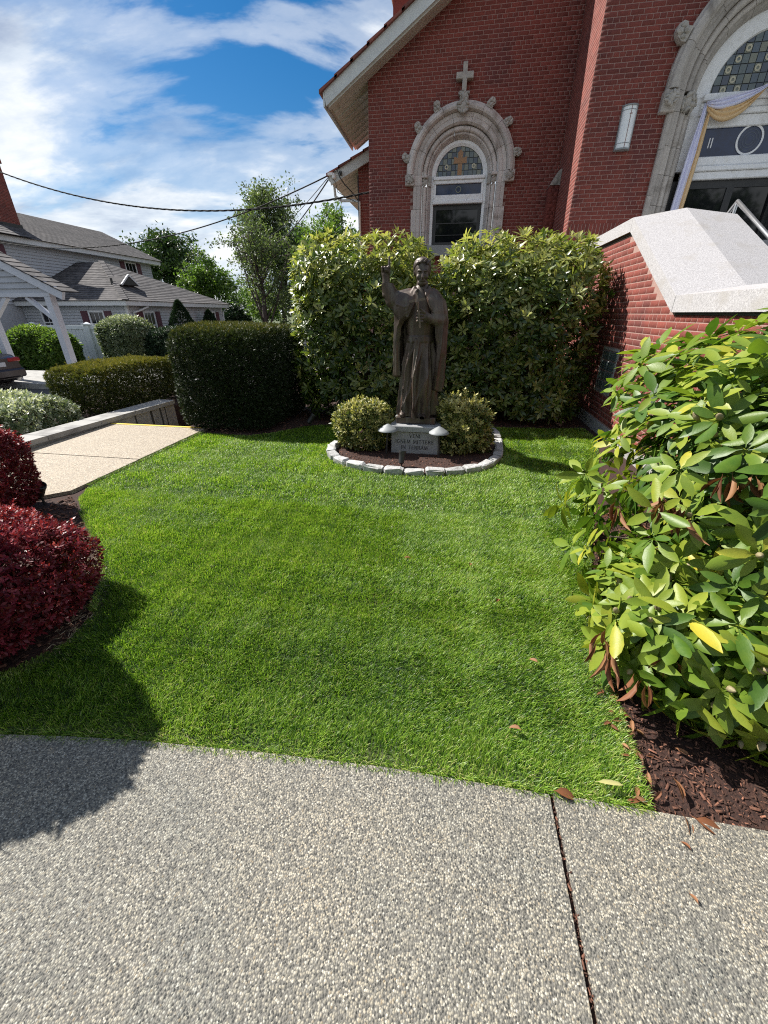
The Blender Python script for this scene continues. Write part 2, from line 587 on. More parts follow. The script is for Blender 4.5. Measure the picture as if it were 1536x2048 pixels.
WEDGE = [(0.443, 0.852), (-0.14, 0.847), (-0.60, 0.823), (-1.13, 0.784), (-1.40, 0.753), (-1.68, 0.715), (-2.4, 0.60), (-3.4, 0.47), (-9, 0.2)]
walk = MB().prism([(x, y, -0.14) for x, y in [(-9, -2.2), (0.443, -2.2)] + WEDGE], (0, 0, 0.14)).build('sidewalk', MAT['walk'])
walk['kind'] = 'structure'
MB().box((0.457, -2.2, -0.14), (7.0, 0.858, -0.002)).build('slab', MAT['walk'], walk)
MB().box((0.443, -2.2, -0.14), (0.457, 0.85, -0.014)).build('joint_filler', MAT['mulch'], walk)
road = sheet('street', [(-400, -60), (400, -60), (400, -2.2), (-400, -2.2)], -0.15, MAT['asphalt'])

pathm = MB().box((-5.08, 3.755, -0.5), (-3.50, 5.15, 0.0)).build('path', MAT['path'])
pathm['kind'] = 'structure'
MB().prism([(-5.08, 0.3, -0.5), (-4.5, 0.3, -0.5), (-4.5, 1.9, -0.5), (-3.50, 2.85, -0.5), (-3.50, 3.743, -0.5), (-5.08, 3.743, -0.5)], (0, 0, 0.498)).build('slab', MAT['path'], pathm)
MB().box((-5.08, 3.743, -0.3), (-3.50, 3.755, -0.012)).build('joint_filler', MAT['mulch'], pathm)
mb = MB()
for k in range(1, 5):
    mb.box((-5.08, 5.15 + 0.3 * (k - 1), -0.75), (-3.56, 5.15 + 0.3 * k, -0.155 * k))
stairs = mb.build('path_steps', MAT['concrete'])
stairs['kind'] = 'structure'
for k in range(0, 4):
    y = 5.15 + 0.3 * k
    MB().box((-5.07, y - 0.045, -0.155 * k + 0.001), (-3.57, y + 0.003, -0.155 * k + 0.005)).build('nosing', MAT['yellow'], stairs)
kb = thing('yellow_kerb', 'concrete kerb with a yellow painted top at the foot of the path steps', 'kerb', (-4.2, 7.6, -0.655))
MB().box((-4.55, 7.15, -0.65), (-3.4, 8.1, -0.52)).build('kerb_block', MAT['concrete'], kb)
MB().box((-4.56, 7.14, -0.52), (-3.4, 7.42, -0.46)).build('painted_edge', MAT['yellow'], kb)

cw = thing('retaining_wall', 'low concrete retaining wall with stained face along the path and steps', 'wall', (-5.2, 5.2, -0.65))
MB().prism([(-5.36, 3.3, -0.7), (-5.36, 6.62, -0.7), (-5.36, 6.62, 0.0), (-5.36, 3.3, 0.05)], (0.27, 0, 0)).build('wall_body', MAT['concrete'], cw)
for k in range(4):
    y0 = 3.26 + k * 0.845
    MB().prism([(-5.40, y0, 0.051 - (y0 - 3.3) * 0.015), (-5.40, y0 + 0.835, 0.051 - (y0 + 0.835 - 3.3) * 0.015), (-5.40, y0 + 0.835, 0.115 - (y0 + 0.835 - 3.3) * 0.015), (-5.40, y0, 0.115 - (y0 - 3.3) * 0.015)], (0.34, 0, 0)).build('coping_stone', MAT['concrete'], cw)
mb = MB()
for y, w_ in ((5.62, 0.03), (5.98, 0.05), (6.22, 0.035), (6.35, 0.02)):
    mb.box((-5.092, y, -0.66), (-5.087, y + w_, 0.0))
mb.build('stain_streak', MAT['flashing_and_shade'], cw)

# ------------------------------------------------------------------ brickwork
def brick_mesh(length, hgt, n, tints):
    out = []
    for t in tints:
        mb = MB()
        a, b, d = length / 2, hgt / 2, 0.008
        e = 0.003
        v = [(-a, 0, -b), (a, 0, -b), (a, 0, b), (-a, 0, b), (-a + e, -d, -b + e), (a - e, -d, -b + e), (a - e, -d, b - e), (-a + e, -d, b - e)]
        mb.add(v, [(4, 5, 6, 7), (0, 1, 5, 4), (1, 2, 6, 5), (2, 3, 7, 6), (3, 0, 4, 7)], t)
        out.append(mb)
    return out


BV = np.array([(-1, 0, -1), (1, 0, -1), (1, 0, 1), (-1, 0, 1), (-1, -1, -1), (1, -1, -1), (1, -1, 1), (-1, -1, 1)], float)
BF = np.array([(4, 5, 6, 7), (0, 1, 5, 4), (1, 2, 6, 5), (2, 3, 7, 6), (3, 0, 4, 7)])


def bricks(parent, mat, rects, axis, plane, nparts, single='brick', rest='brick_courses'):
    """rects: (u0,u1,z0,z1); axis 'x': wall faces -Y at y=plane; axis 'y': wall faces -X at x=plane"""
    R = np.array(rects, float)
    uc, zc = (R[:, 0] + R[:, 1]) / 2, (R[:, 2] + R[:, 3]) / 2
    hu, hz = (R[:, 1] - R[:, 0]) / 2, (R[:, 3] - R[:, 2]) / 2
    P = np.stack([uc, np.full(len(uc), plane), zc], 1) if axis == 'x' else np.stack([np.full(len(uc), plane), uc, zc], 1)
    order = np.argsort(-seen_size(P) * np.minimum(hu, 0.1))
    one, many = order[:nparts], order[nparts:]
    tint = np.clip(RNG.normal(0.5, 0.27, len(R)), 0, 1)
    dep = 0.0012 + RNG.random(len(R)) * 0.0012
    # along axis y the wall faces -X: u runs -y so that the winding stays outward
    cache = {}
    for i in one:
        tv = round(float(tint[i]) * 5) / 5
        key = (round(hu[i], 3), round(hz[i], 3), tv)
        if key not in cache:
            V = BV * np.array([hu[i], 0.0016, hz[i]])
            V[4:, 0] *= 0.985
            V[4:, 2] *= 0.95
            cache[key] = np_mesh('brick', V, BF, mat, np.full(8, tv))
        mtx = Matrix.Translation(Vector(P[i])) if axis == 'x' else Matrix.Translation(Vector(P[i])) @ Matrix.Rotation(rad(-90), 4, 'Z')
        link(single, cache[key], parent, mtx)
    if len(many):
        n = len(many)
        V = BV[None] * np.stack([hu[many], dep[many], hz[many]], 1)[:, None, :]
        V[:, 4:, 0] *= 0.985
        V[:, 4:, 2] *= 0.95
        if axis == 'y':
            V = np.stack([V[:, :, 1], -V[:, :, 0], V[:, :, 2]], 2)
        V = V + P[many][:, None, :]
        F = (BF[None] + (np.arange(n) * 8)[:, None, None]).reshape(-1, 4)
        o = link(rest, np_mesh(rest, V.reshape(-1, 3), F, mat, np.repeat(tint[many], 8)), parent)
        o['kind'] = 'stuff'


def bond(u0, u1, z0, z1, keep, phase=0):
    H, L, J = 0.0677, 0.2032, 0.0085
    out = []
    r = 0
    z = z0
    while z < z1:
        hdr = (r + phase) % 6 == 5
        L_ = L / 2 if hdr else L
        u = u0 - ((r % 2) * L / 2 if not hdr else L / 4)
        while u < u1:
            a, b = max(u, u0) + J / 2, min(u + L_, u1) - J / 2
            if b - a > 0.03:
                k = keep((a + b) / 2, z + H / 2, a, b)
                if k:
                    if k is not True:
                        a, b = k
                    if b - a > 0.03:
                        out.append((a, b, z + J / 2, z + H - J / 2))
            u += L_
        z += H
        r += 1
    return out


def wall_arch(mb, x0, x1, z0, ztop, cx, cz, r, y0, y1, n=20):
    """wall slab with a round-headed opening cut out of it"""
    def pr(poly):
        mb.prism([(x, y0, z) for x, z in poly], (0, y1 - y0, 0))
    pr([(x0, z0), (cx - r, z0), (cx - r, ztop(cx - r)), (x0, ztop(x0))])
    pr([(cx + r, z0), (x1, z0), (x1, ztop(x1)), (cx + r, ztop(cx + r))])
    for i in range(n):
        a, b = math.pi - math.pi * i / n, math.pi - math.pi * (i + 1) / n
        xa, xb = cx + r * math.cos(a), cx + r * math.cos(b)
        pr([(xa, cz + r * math.sin(a)), (xb, cz + r * math.sin(b)), (xb, ztop(xb)), (xa, ztop(xa))])


# ------------------------------------------------------------------ church
CH = thing('church', 'red brick church with stone trimmed arched window and doorway', 'church', (2.0, 11.8, 0.0))
GY, FY, RX = 11.8, 9.9, 2.0
WC, WZ = -0.22, 4.39
DC, DZ = 4.87, 4.87
roofline = lambda x: 6.13 + 0.60 * (x + 2.36)
mb = MB()
wall_arch(mb, -2.36, 2.3, -0.2, roofline, WC, WZ, 0.9, GY, GY + 0.4)
mb.box((WC - 0.9, GY, -0.2), (WC + 0.9, GY + 0.4, 2.95))
mb.box((-2.36, GY + 0.4, -0.2), (-2.0, 14.05, 5.95))
mb.build('gable_wall', MAT['mortar'], CH)
mb = MB()
wall_arch(mb, RX, 7.74, -0.2, lambda x: 9.6, DC, DZ, 1.45, FY, FY + 0.4)
mb.box((RX, FY + 0.4, -0.2), (RX + 0.35, GY + 0.1, 9.6))
mb.box((7.4, FY + 0.4, -0.2), (7.74, GY + 0.1, 9.6))
mb.build('entrance_wall', MAT['mortar'], CH)
MB().box((2.4, 11.3, 1.8), (7.3, 11.5, 8.0)).build('vestibule_wall', MAT['flashing_and_shade'], CH)
mb = MB()
mb.box((-3.13, 14.06, -0.3), (-2.36, 14.4, 5.45))
mb.box((-3.13, 14.4, -0.3), (-2.8, 26, 5.3))
mb.build('aisle_wall', MAT['mortar'], CH)


def keep_gable(u, z, a, b):
    if z > roofline(u) + 0.25:
        return False
    if abs(u - WC) < 1.04 and 2.95 < z < WZ:
        return False
    if z >= WZ and math.hypot(u - WC, z - WZ) < 1.06:
        return False
    if z < 2.0:
        return False
    return True


def keep_front(u, z, a, b):
    if 2.86 < z < 3.075 and u < 3.5:
        return False
    if abs(u - DC) < 1.42 and z < DZ:
        return False
    if z >= DZ and math.hypot(u - DC, z - DZ) < 1.5:
        return False
    return True


front = bond(RX, 7.7, 1.9, 8.2, keep_front, 2)
front += [(RX + 0.004 + k * 0.0677, RX + 0.0615 + k * 0.0677, 2.872, 3.063) for k in range(20)]
gable = bond(-2.36, RX, 2.0, 8.9, keep_gable, 0)
bricks(CH, MAT['brick'], front, 'x', FY, 300)
bricks(CH, MAT['brick'], gable, 'x', GY, 0)
bricks(CH, MAT['brick'], bond(FY, GY, 1.9, 9.2, lambda *a: True, 3), 'y', RX, 0)
bricks(CH, MAT['brick'], bond(-3.13, -2.36, 2.0, 5.35, lambda *a: True, 1), 'x', 14.06, 0)

# buttress with a weathered stone cap in the angle of the two walls
mb = MB()
mb.box((1.80, 11.45, 0.0), (1.992, 11.79, 4.02))
bt = mb.build('buttress', MAT['brick'], CH)
bricks(CH, MAT['brick'], bond(1.80, 1.992, 2.0, 4.0, lambda *a: True, 1), 'x', 11.449, 0)
MB().prism([(1.79, 11.43, 4.02), (1.996, 11.43, 4.02), (1.996, 11.43, 4.30), (1.93, 11.43, 4.26)], (0, 0.36, 0)).build('buttress_cap', MAT['stone_grey'], CH)


# ---- carved and moulded stone
def sweep_arch(parent, name, cx, cz, y, prof, n, a0, a1, mat, gap=0.006, seg=5):
    """prof: closed polygon of (radius, dy); cut into n stones between the angles a0..a1 (degrees)"""
    rm = sum(p[0] for p in prof) / len(prof)
    for s in range(n):
        g = math.degrees(gap / 2 / rm)
        t0, t1 = a0 + (a1 - a0) * s / n + g, a0 + (a1 - a0) * (s + 1) / n - g
        mb = MB()
        k = len(prof)
        v, f = [], []
        for i in range(seg + 1):
            t = rad(t0 + (t1 - t0) * i / seg)
            for r, dy in prof:
                v.append((cx + r * math.cos(t), y + dy, cz + r * math.sin(t)))
        for i in range(seg):
            for j in range(k):
                f.append((i * k + j, i * k + (j + 1) % k, (i + 1) * k + (j + 1) % k, (i + 1) * k + j))
        f.append(tuple(range(k)))
        f.append(tuple(seg * k + j for j in range(k))[::-1])
        mb.add(v, f, 0.5 + random.uniform(-0.4, 0.4))
        mb.build(name, mat, parent, smooth=35)


def jamb(parent, name, cx, y, prof, zs, mat, sides=(-1, 1)):
    for sgn in sides:
        for z0, z1 in zip(zs[:-1], zs[1:]):
            MB().prism([(cx + sgn * r, y + dy, z0 + 0.003) for r, dy in prof], (0, 0, z1 - z0 - 0.006), 0.5 + random.uniform(-0.4, 0.4)).build(name, mat, parent, smooth=35)


def roll(rc, dyc, rr, back):
    p = [(rc + rr, back)]
    for i in range(9):
        a = math.pi * i / 8
        p.append((rc + rr * math.cos(a), dyc - rr * math.sin(a)))
    return p + [(rc - rr, back)]


def carved(name, c, size, parent, mat, seed=0, rot=0.0, knots=9):
    """lump of carved foliage: scroll leaves round a core"""
    bm = bmesh.new()
    rr = random.Random(seed)
    bmesh.ops.create_icosphere(bm, subdivisions=2, radius=0.42)
    for v in bm.verts:
        v.co *= 1 + 0.12 * math.sin(9 * v.co.x + seed) * math.sin(8 * v.co.z)
    for k in range(knots):
        a = 2 * math.pi * k / knots
        c2 = Vector((0.34 * math.cos(a) * rr.uniform(0.8, 1.15), -0.26 + rr.uniform(-0.1, 0.12), 0.36 * math.sin(a) * rr.uniform(0.85, 1.15)))
        m4 = Matrix.Translation(c2) @ Matrix.Rotation(a, 4, 'Y') @ Matrix.Diagonal((0.22, 0.17, 0.10 + rr.random() * 0.05, 1))
        bmesh.ops.create_icosphere(bm, subdivisions=1, radius=1.0, matrix=m4)
    m4 = Matrix.Translation(c) @ Matrix.Rotation(rot, 4, 'Y') @ Matrix.Diagonal((size[0], size[1], size[2], 1))
    bm.transform(m4)
    return MB().bm(bm).build(name, mat, parent, smooth=True)


def crocket(c, ang, s, parent, mat):
    """leaf curling off the back of the arch"""
    mb = MB()
    R = Matrix.Translation(c) @ Matrix.Rotation(-(ang - math.pi / 2), 4, 'Y')
    out = [(-0.55, 0), (-0.62, 0.45), (-0.42, 0.95), (-0.12, 1.25), (0.25, 1.32), (0.62, 1.05), (0.66, 0.7), (0.45, 0.45), (0.55, 0.0)]
    front = [R @ Vector((x * s, -0.5 * s, z * s)) for x, z in out]
    mb.prism(front, R.to_3x3() @ Vector((0, 0.75 * s, 0)))
    for (x, z, r) in ((-0.1, 0.95, 0.30), (0.32, 0.9, 0.24), (-0.32, 0.45, 0.22), (0.12, 0.4, 0.26)):
        bm = bmesh.new()
        bmesh.ops.create_icosphere(bm, subdivisions=1, radius=r * s)
        bm.transform(R @ Matrix.Translation((x * s, -0.5 * s, z * s)) @ Matrix.Diagonal((1, 0.8, 1.25, 1)))
        mb.bm(bm)
    mb.build('crocket', mat, parent)


def clip_circle(poly, cx, cz, r, n=40, zmin=None):
    P = poly
    planes = [(math.cos(2 * math.pi * k / n), math.sin(2 * math.pi * k / n), r) for k in range(n)]
    for nx, nz, d in planes:
        Q = []
        for i in range(len(P)):
            a, b = P[i], P[(i + 1) % len(P)]
            da = (a[0] - cx) * nx + (a[1] - cz) * nz - d
            db = (b[0] - cx) * nx + (b[1] - cz) * nz - d
            if da <= 0:
                Q.append(a)
            if (da < 0 < db) or (db < 0 < da):
                t = da / (da - db)
                Q.append((a[0] + (b[0] - a[0]) * t, a[1] + (b[1] - a[1]) * t))
        P = Q
        if len(P) < 3:
            return []
    return P


def poly_area(P):
    return abs(sum(P[i][0] * P[(i + 1) % len(P)][1] - P[(i + 1) % len(P)][0] * P[i][1] for i in range(len(P)))) / 2


def glass(name, c, rough=0.12, spec=0.6):
    return M(name, c, tuple(x * 0.75 for x in c), 25, rough, 0.15, 40, spec=spec)


MAT['pane_blue'] = glass('glass_steel_blue', (0.055, 0.09, 0.125))
MAT['pane_teal'] = glass('glass_teal', (0.085, 0.12, 0.125))
MAT['pane_pale'] = glass('glass_pale_olive', (0.16, 0.175, 0.13))
MAT['pane_navy'] = glass('glass_navy', (0.03, 0.05, 0.085))
MAT['pane_amber'] = glass('glass_amber', (0.33, 0.155, 0.045), 0.3)
MAT['rosette'] = M('glass_cream', (0.52, 0.47, 0.33), (0.42, 0.40, 0.3), 40, 0.4)
MAT['lead'] = M('lead_came', (0.035, 0.038, 0.042), None, 9, 0.5)
MAT['dark_glass'] = M('dark_glass', (0.006, 0.007, 0.009), (0.010, 0.010, 0.012), 2, 0.04, spec=0.45)
MAT['navy_glass'] = M('navy_glass', (0.012, 0.022, 0.055), (0.02, 0.04, 0.10), 9, 0.06, spec=0.4)


def stained(parent, cx, cz, r, y, cell, rosettes, seed, zbase):
    rr = random.Random(seed)
    MB().prism([(cx + r * math.cos(a), y + 0.012, max(zbase, cz + r * math.sin(a))) for a in [math.pi * k / 24 for k in range(25)]], (0, 0.02, 0)).build('lead_grid', MAT['lead'], parent)
    nx = int(r / cell) + 2
    row = 0
    z = zbase
    while z < cz + r:
        for i in range(-nx, nx):
            x = cx + i * cell + cell * 0.5
            g = 0.006
            P = clip_circle([(x - cell / 2 + g, z + g), (x + cell / 2 - g, z + g), (x + cell / 2 - g, z + cell * 1.12 - g), (x - cell / 2 + g, z + cell * 1.12 - g)], cx, cz, r - 0.006)
            if len(P) < 3 or poly_area(P) < 0.0004:
                continue
            odd = (i + row) % 2
            mt = MAT[rr.choice(['pane_blue', 'pane_blue', 'pane_teal', 'pane_navy'])] if odd else MAT[rr.choice(['pane_pale', 'pane_teal', 'pane_pale'])]
            MB().prism([(p[0], y, p[1]) for p in P], (0, 0.008, 0)).build('pane', mt, parent)
            if rosettes and not odd and rr.random() < 0.62 and math.hypot(x - cx, z + cell * 0.56 - cz) < r - cell * 0.45:
                ring(parent, x, y - 0.002, z + cell * 0.56, cell * 0.2, cell * 0.40, MAT['rosette'], 'rosette')
        z += cell * 1.12
        row += 1


def ring(parent, x, y, z, r0, r1, mat, name, n=16, d=0.004):
    mb = MB()
    v, f = [], []
    for k in range(n):
        a = 2 * math.pi * k / n
        w_ = r1 * (1 + 0.06 * (k % 2)) if n == 16 else r1
        for rr_, yy in ((r0, y), (w_, y), (w_, y - d), (r0, y - d)):
            v.append((x + rr_ * math.cos(a), yy, z + rr_ * math.sin(a)))
    for k in range(n):
        for j in range(4):
            f.append((k * 4 + j, k * 4 + (j + 1) % 4, ((k + 1) % n) * 4 + (j + 1) % 4, ((k + 1) % n) * 4 + j))
    mb.add(v, f)
    return mb.build(name, mat, parent)


# ---- arched window
AW = thing('arched_window', None, None, (WC, GY, 3.0))
AW.parent = CH
AW.location = AW.location - CH.location
S = MAT['stone']
flat2 = [(1.055, 0.05), (1.055, -0.055), (0.985, -0.055), (0.975, -0.045), (0.965, -0.055), (0.895, -0.055), (0.862, -0.02), (0.862, 0.1)]
roll3 = roll(0.805, 0.06, 0.05, 0.18)
splay = [(0.752, 0.30), (0.752, 0.075), (0.735, 0.06), (0.715, 0.07), (0.652, 0.20), (0.652, 0.30)]
label = [(1.06, 0.02), (1.06, -0.085), (1.09, -0.135), (1.13, -0.15), (1.175, -0.135), (1.20, -0.10), (1.225, -0.09), (1.225, 0.02)]
sweep_arch(AW, 'label_stone', WC, WZ, GY, label, 8, 0, 180, S)
sweep_arch(AW, 'arch_stone', WC, WZ, GY, flat2, 7, 0, 180, S)
sweep_arch(AW, 'roll_stone', WC, WZ, GY, roll3, 7, 0, 180, S)
sweep_arch(AW, 'reveal_stone', WC, WZ, GY, splay, 7, 0, 180, S)
zs = [3.03, 3.29, 3.74, 4.19]
jamb(AW, 'jamb_stone', WC, GY, flat2, zs + [4.39], S)
jamb(AW, 'shaft_stone', WC, GY, roll3, zs, S)
jamb(AW, 'reveal_stone', WC, GY, splay, zs + [4.39], S)
for sgn in (-1, 1):
    MB().box((WC + sgn * 1.056, GY - 0.0545, 3.293), (WC + sgn * 1.10, GY + 0.02, 3.737), 0.6).build('quoin_stone', S, AW)
    MB().rbox((WC + sgn * 1.03, GY - 0.11, 4.19), (WC + sgn * 1.25, GY + 0.02, 4.395), 0.012).build('corbel', S, AW)
    carved('corbel_carving', (WC + sgn * 1.14, GY - 0.12, 4.30), (0.19, 0.10, 0.16), AW, MAT['stone_grey'], 3)
    MB().rbox((WC + sgn * 0.735, GY - 0.03, 4.34), (WC + sgn * 0.875, GY + 0.18, 4.395), 0.012).build('abacus', S, AW)
    carved('capital', (WC + sgn * 0.805, GY + 0.05, 4.27), (0.15, 0.13, 0.19), AW, MAT['stone_grey'], 5, 0.4)
    MB().rbox((WC + sgn * 0.655, GY + 0.06, 4.20), (WC + sgn * 0.735, GY + 0.2, 4.395), 0.01).build('capital_block', MAT['stone_grey'], AW)
for a in (14, 40, 63, 117, 140, 166):
    t = rad(a)
    crocket(Vector((WC + 1.2 * math.cos(t), GY - 0.05, WZ + 1.2 * math.sin(t))), t, 0.135, AW, MAT['stone_grey'])
carved('finial_leaf', (WC - 0.01, GY - 0.11, 5.50), (0.30, 0.17, 0.26), AW, MAT['stone_grey'], 8, 0.2, 11)
carved('finial_leaf', (WC - 0.01, GY - 0.11, 5.65), (0.24, 0.17, 0.2), AW, MAT['stone_grey'], 11, 0.6, 9)
MB().rbox((WC - 0.13, GY - 0.12, 5.70), (WC + 0.11, GY, 5.745), 0.01).build('cross_foot', MAT['stone_grey'], AW)
mb = MB()
mb.rbox((WC - 0.062, GY - 0.15, 5.74), (WC + 0.034, GY - 0.03, 6.19), 0.008)
mb.rbox((WC - 0.195, GY - 0.152, 5.925), (WC + 0.165, GY - 0.028, 6.035), 0.008)
mb.build('stone_cross', MAT['stone_grey'], AW)
# painted timber window
WP = MAT['white_paint']
FYW = GY + 0.22
arcf = [(0.652, 0.28), (0.652, 0.19), (0.60, 0.185), (0.575, 0.20), (0.55, 0.215), (0.55, 0.28)]
sweep_arch(AW, 'window_frame', WC, WZ, GY, arcf, 1, 0, 180, WP, 0.0, 30)
jamb(AW, 'window_frame', WC, GY, [(0.652, 0.28), (0.652, 0.19), (0.61, 0.185), (0.585, 0.2), (0.585, 0.28)], [3.03, 4.39], WP)
mb = MB()
mb.rbox((WC - 0.60, GY + 0.15, 4.325), (WC + 0.60, GY + 0.27, 4.395), 0.012)
mb.rbox((WC - 0.585, GY + 0.18, 4.255), (WC + 0.585, GY + 0.27, 4.325), 0.01)
mb.rbox((WC - 0.585, GY + 0.17, 3.93), (WC + 0.585, GY + 0.27, 4.045), 0.008)
mb.rbox((WC - 0.60, GY + 0.14, 3.862), (WC + 0.60, GY + 0.27, 3.93), 0.012)
mb.build('transom_bar', WP, AW)
MB().box((WC - 0.583, GY + 0.19, 4.046), (WC - 0.535, GY + 0.27, 4.254)).box((WC + 0.535, GY + 0.19, 4.046), (WC + 0.583, GY + 0.27, 4.254)).build('sash_stile', WP, AW)
MB().box((WC - 0.535, GY + 0.235, 4.046), (WC + 0.535, GY + 0.25, 4.254)).build('transom_pane', MAT['navy_glass'], AW)
ring(AW, WC, GY + 0.233, 4.15, 0.05, 0.066, MAT['pane_pale'], 'etched_medallion', 20)
stained(AW, WC, WZ, 0.552, GY + 0.235, 0.1, False, 3, WZ + 0.005)
xs = [(-0.05, 0.03), (0.05, 0.03), (0.05, 0.26), (0.15, 0.25), (0.15, 0.36), (0.06, 0.345), (0.055, 0.46), (0.0, 0.5), (-0.055, 0.46), (-0.06, 0.345), (-0.15, 0.36), (-0.15, 0.25), (-0.05, 0.26)]
mb = MB()
for poly in ([(-0.05, 0.03), (0.05, 0.03), (0.05, 0.25), (-0.05, 0.25)], [(-0.155, 0.245), (0.155, 0.245), (0.145, 0.31), (0.155, 0.37), (0.055, 0.345), (-0.055, 0.345), (-0.155, 0.37), (-0.145, 0.31)], [(-0.05, 0.345), (0.05, 0.345), (0.06, 0.44), (0.0, 0.5), (-0.06, 0.44)]):
    mb.prism([(WC + x, GY + 0.228, WZ + z) for x, z in poly], (0, 0.006, 0))
mb.build('amber_cross', MAT['pane_amber'], AW)
for dx in (-0.31, 0.32):
    ring(AW, WC + dx, GY + 0.233, WZ + 0.19, 0.022, 0.045, MAT['rosette'], 'rosette')
mb = MB()
for x0, x1, z0, z1 in ((-0.584, -0.50, 3.03, 3.861), (0.50, 0.584, 3.03, 3.861), (-0.5, 0.5, 3.76, 3.861), (-0.5, 0.5, 3.03, 3.10), (-0.5, 0.5, 3.48, 3.50), (-0.5, 0.5, 3.24, 3.255)):
    mb.box((WC + x0, GY + 0.235, z0), (WC + x1, GY + 0.275, z1))
mb.build('dark_sash', MAT['dark_metal'], AW)
MB().box((WC - 0.5, GY + 0.255, 3.10), (WC + 0.5, GY + 0.265, 3.76)).build('sash_pane', MAT['dark_glass'], AW)
mb = MB()
mb.prism([(WC - 1.42, GY - 0.22, 2.77), (WC - 1.42, GY - 0.22, 2.985), (WC - 1.42, GY + 0.23, 3.03), (WC - 1.42, GY + 0.23, 2.77)], (2.84, 0, 0))
mb.build('sill', MAT['granite_sill'], AW)

# ---- arched doorway
AD = thing('arched_doorway', None, None, (DC, FY, 2.3))
AD.parent = CH
AD.location = AD.location - CH.location
SD = MAT['stone_grey']
SG = M('doorway_stone', (0.47, 0.43, 0.39), (0.39, 0.355, 0.32), 14, 0.88, 0.4, 110, tint=(0.85, 1.15), stain=(0.19, 0.165, 0.14), stain_scale=2.6)
d_label = [(1.48, 0.02), (1.48, -0.10), (1.53, -0.16), (1.58, -0.17), (1.63, -0.15), (1.655, -0.10), (1.675, -0.09), (1.675, 0.02)]
d_flat = [(1.478, 0.05), (1.478, -0.055), (1.42, -0.055), (1.405, -0.03), (1.36, -0.03), (1.345, 0.0), (1.345, 0.1)]
d_roll1 = roll(1.285, 0.08, 0.058, 0.3)
d_roll2 = roll(1.18, 0.16, 0.045, 0.3)
d_splay = [(1.134, 0.40), (1.134, 0.18), (1.10, 0.2), (1.05, 0.3), (1.05, 0.40)]
sweep_arch(AD, 'label_stone', DC, DZ, FY, d_label, 9, 0, 180, SG)
for nm, pr, k in (('arch_stone', d_flat, 9), ('roll_stone', d_roll1, 9), ('roll_stone', d_roll2, 9), ('reveal_stone', d_splay, 9)):
    sweep_arch(AD, nm, DC, DZ, FY, pr, k, 0, 180, SG)
zs = [2.3, 2.75, 3.3, 3.75, 4.15, 4.6]
jamb(AD, 'jamb_stone', DC, FY, d_flat, zs + [4.87], SG)
jamb(AD, 'shaft_stone', DC, FY, d_roll1, zs, SG)
jamb(AD, 'shaft_stone', DC, FY, d_roll2, zs, SG)
jamb(AD, 'reveal_stone', DC, FY, d_splay, zs + [4.87], SG)
for sgn in (-1, 1):
    jamb(AD, 'outer_jamb_stone', DC, FY, [(1.56, 0.02), (1.56, -0.06), (1.53, -0.085), (1.48, -0.085), (1.48, 0.02)], [2.3, 2.9, 3.45, 4.1, 4.58], SG, (sgn,))
    MB().rbox((DC + sgn * 1.47, FY - 0.13, 4.58), (DC + sgn * 1.70, FY + 0.02, 4.87), 0.015).build('corbel', SG, AD)
    carved('corbel_carving', (DC + sgn * 1.58, FY - 0.15, 4.74), (0.23, 0.13, 0.22), AD, SD, 7)
    carved('capital', (DC + sgn * 1.25, FY + 0.07, 4.73), (0.24, 0.19, 0.30), AD, SD, 9, 0.4, 11)
    carved('capital', (DC + sgn * 1.14, FY + 0.17, 4.73), (0.17, 0.17, 0.27), AD, SD, 10, 0.2, 9)
for a in (18, 45, 70, 110, 135, 158):
    t = rad(a)
    crocket(Vector((DC + 1.66 * math.cos(t), FY - 0.06, DZ + 1.66 * math.sin(t))), t, 0.17, AD, SD)
sweep_arch(AD, 'door_frame', DC, DZ, FY, [(1.05, 0.42), (1.05, 0.32), (0.98, 0.31), (0.83, 0.33), (0.81, 0.36), (0.81, 0.42)], 1, 0, 180, WP, 0.0, 36)
jamb(AD, 'door_frame', DC, FY, [(1.05, 0.42), (1.05, 0.32), (0.98, 0.31), (0.86, 0.34), (0.80, 0.34), (0.80, 0.42)], [3.86, 4.87], WP)
jamb(AD, 'door_frame', DC, FY, [(1.05, 0.42), (1.05, 0.32), (0.98, 0.31), (0.80, 0.34), (0.80, 0.42)], [2.3, 3.72], MAT['dark_metal'])
mb = MB()
for z0, z1, dy in ((4.80, 4.90, 0.24), (4.70, 4.80, 0.29), (4.62, 4.70, 0.27), (4.46, 4.62, 0.31), (3.92, 4.06, 0.30), (3.84, 3.92, 0.26), (3.72, 3.84, 0.29)):
    mb.rbox((DC - 0.92, FY + dy, z0 + 0.001), (DC + 0.92, FY + 0.43, z1 - 0.001), 0.012)
mb.build('transom_bar', WP, AD)
MB().box((DC - 0.80, FY + 0.36, 4.06), (DC + 0.80, FY + 0.38, 4.46)).build('transom_pane', MAT['navy_glass'], AD)
ring(AD, DC + 0.06, FY + 0.357, 4.275, 0.185, 0.215, WP, 'white_ring', 40, 0.012)
for r_ in (0.06, 0.10, 0.14):
    ring(AD, DC + 0.06, FY + 0.3595, 4.275, r_, r_ + 0.012, MAT['pane_navy'], 'etched_ring', 28, 0.002)
for dx in (-0.60, -0.555, 0.675, 0.72):
    MB().box((DC + dx, FY + 0.352, 4.19), (DC + dx + 0.016, FY + 0.36, 4.33)).build('white_stripe', WP, AD)
stained(AD, DC, DZ, 0.812, FY + 0.36, 0.112, True, 8, DZ + 0.03)
mb = MB()
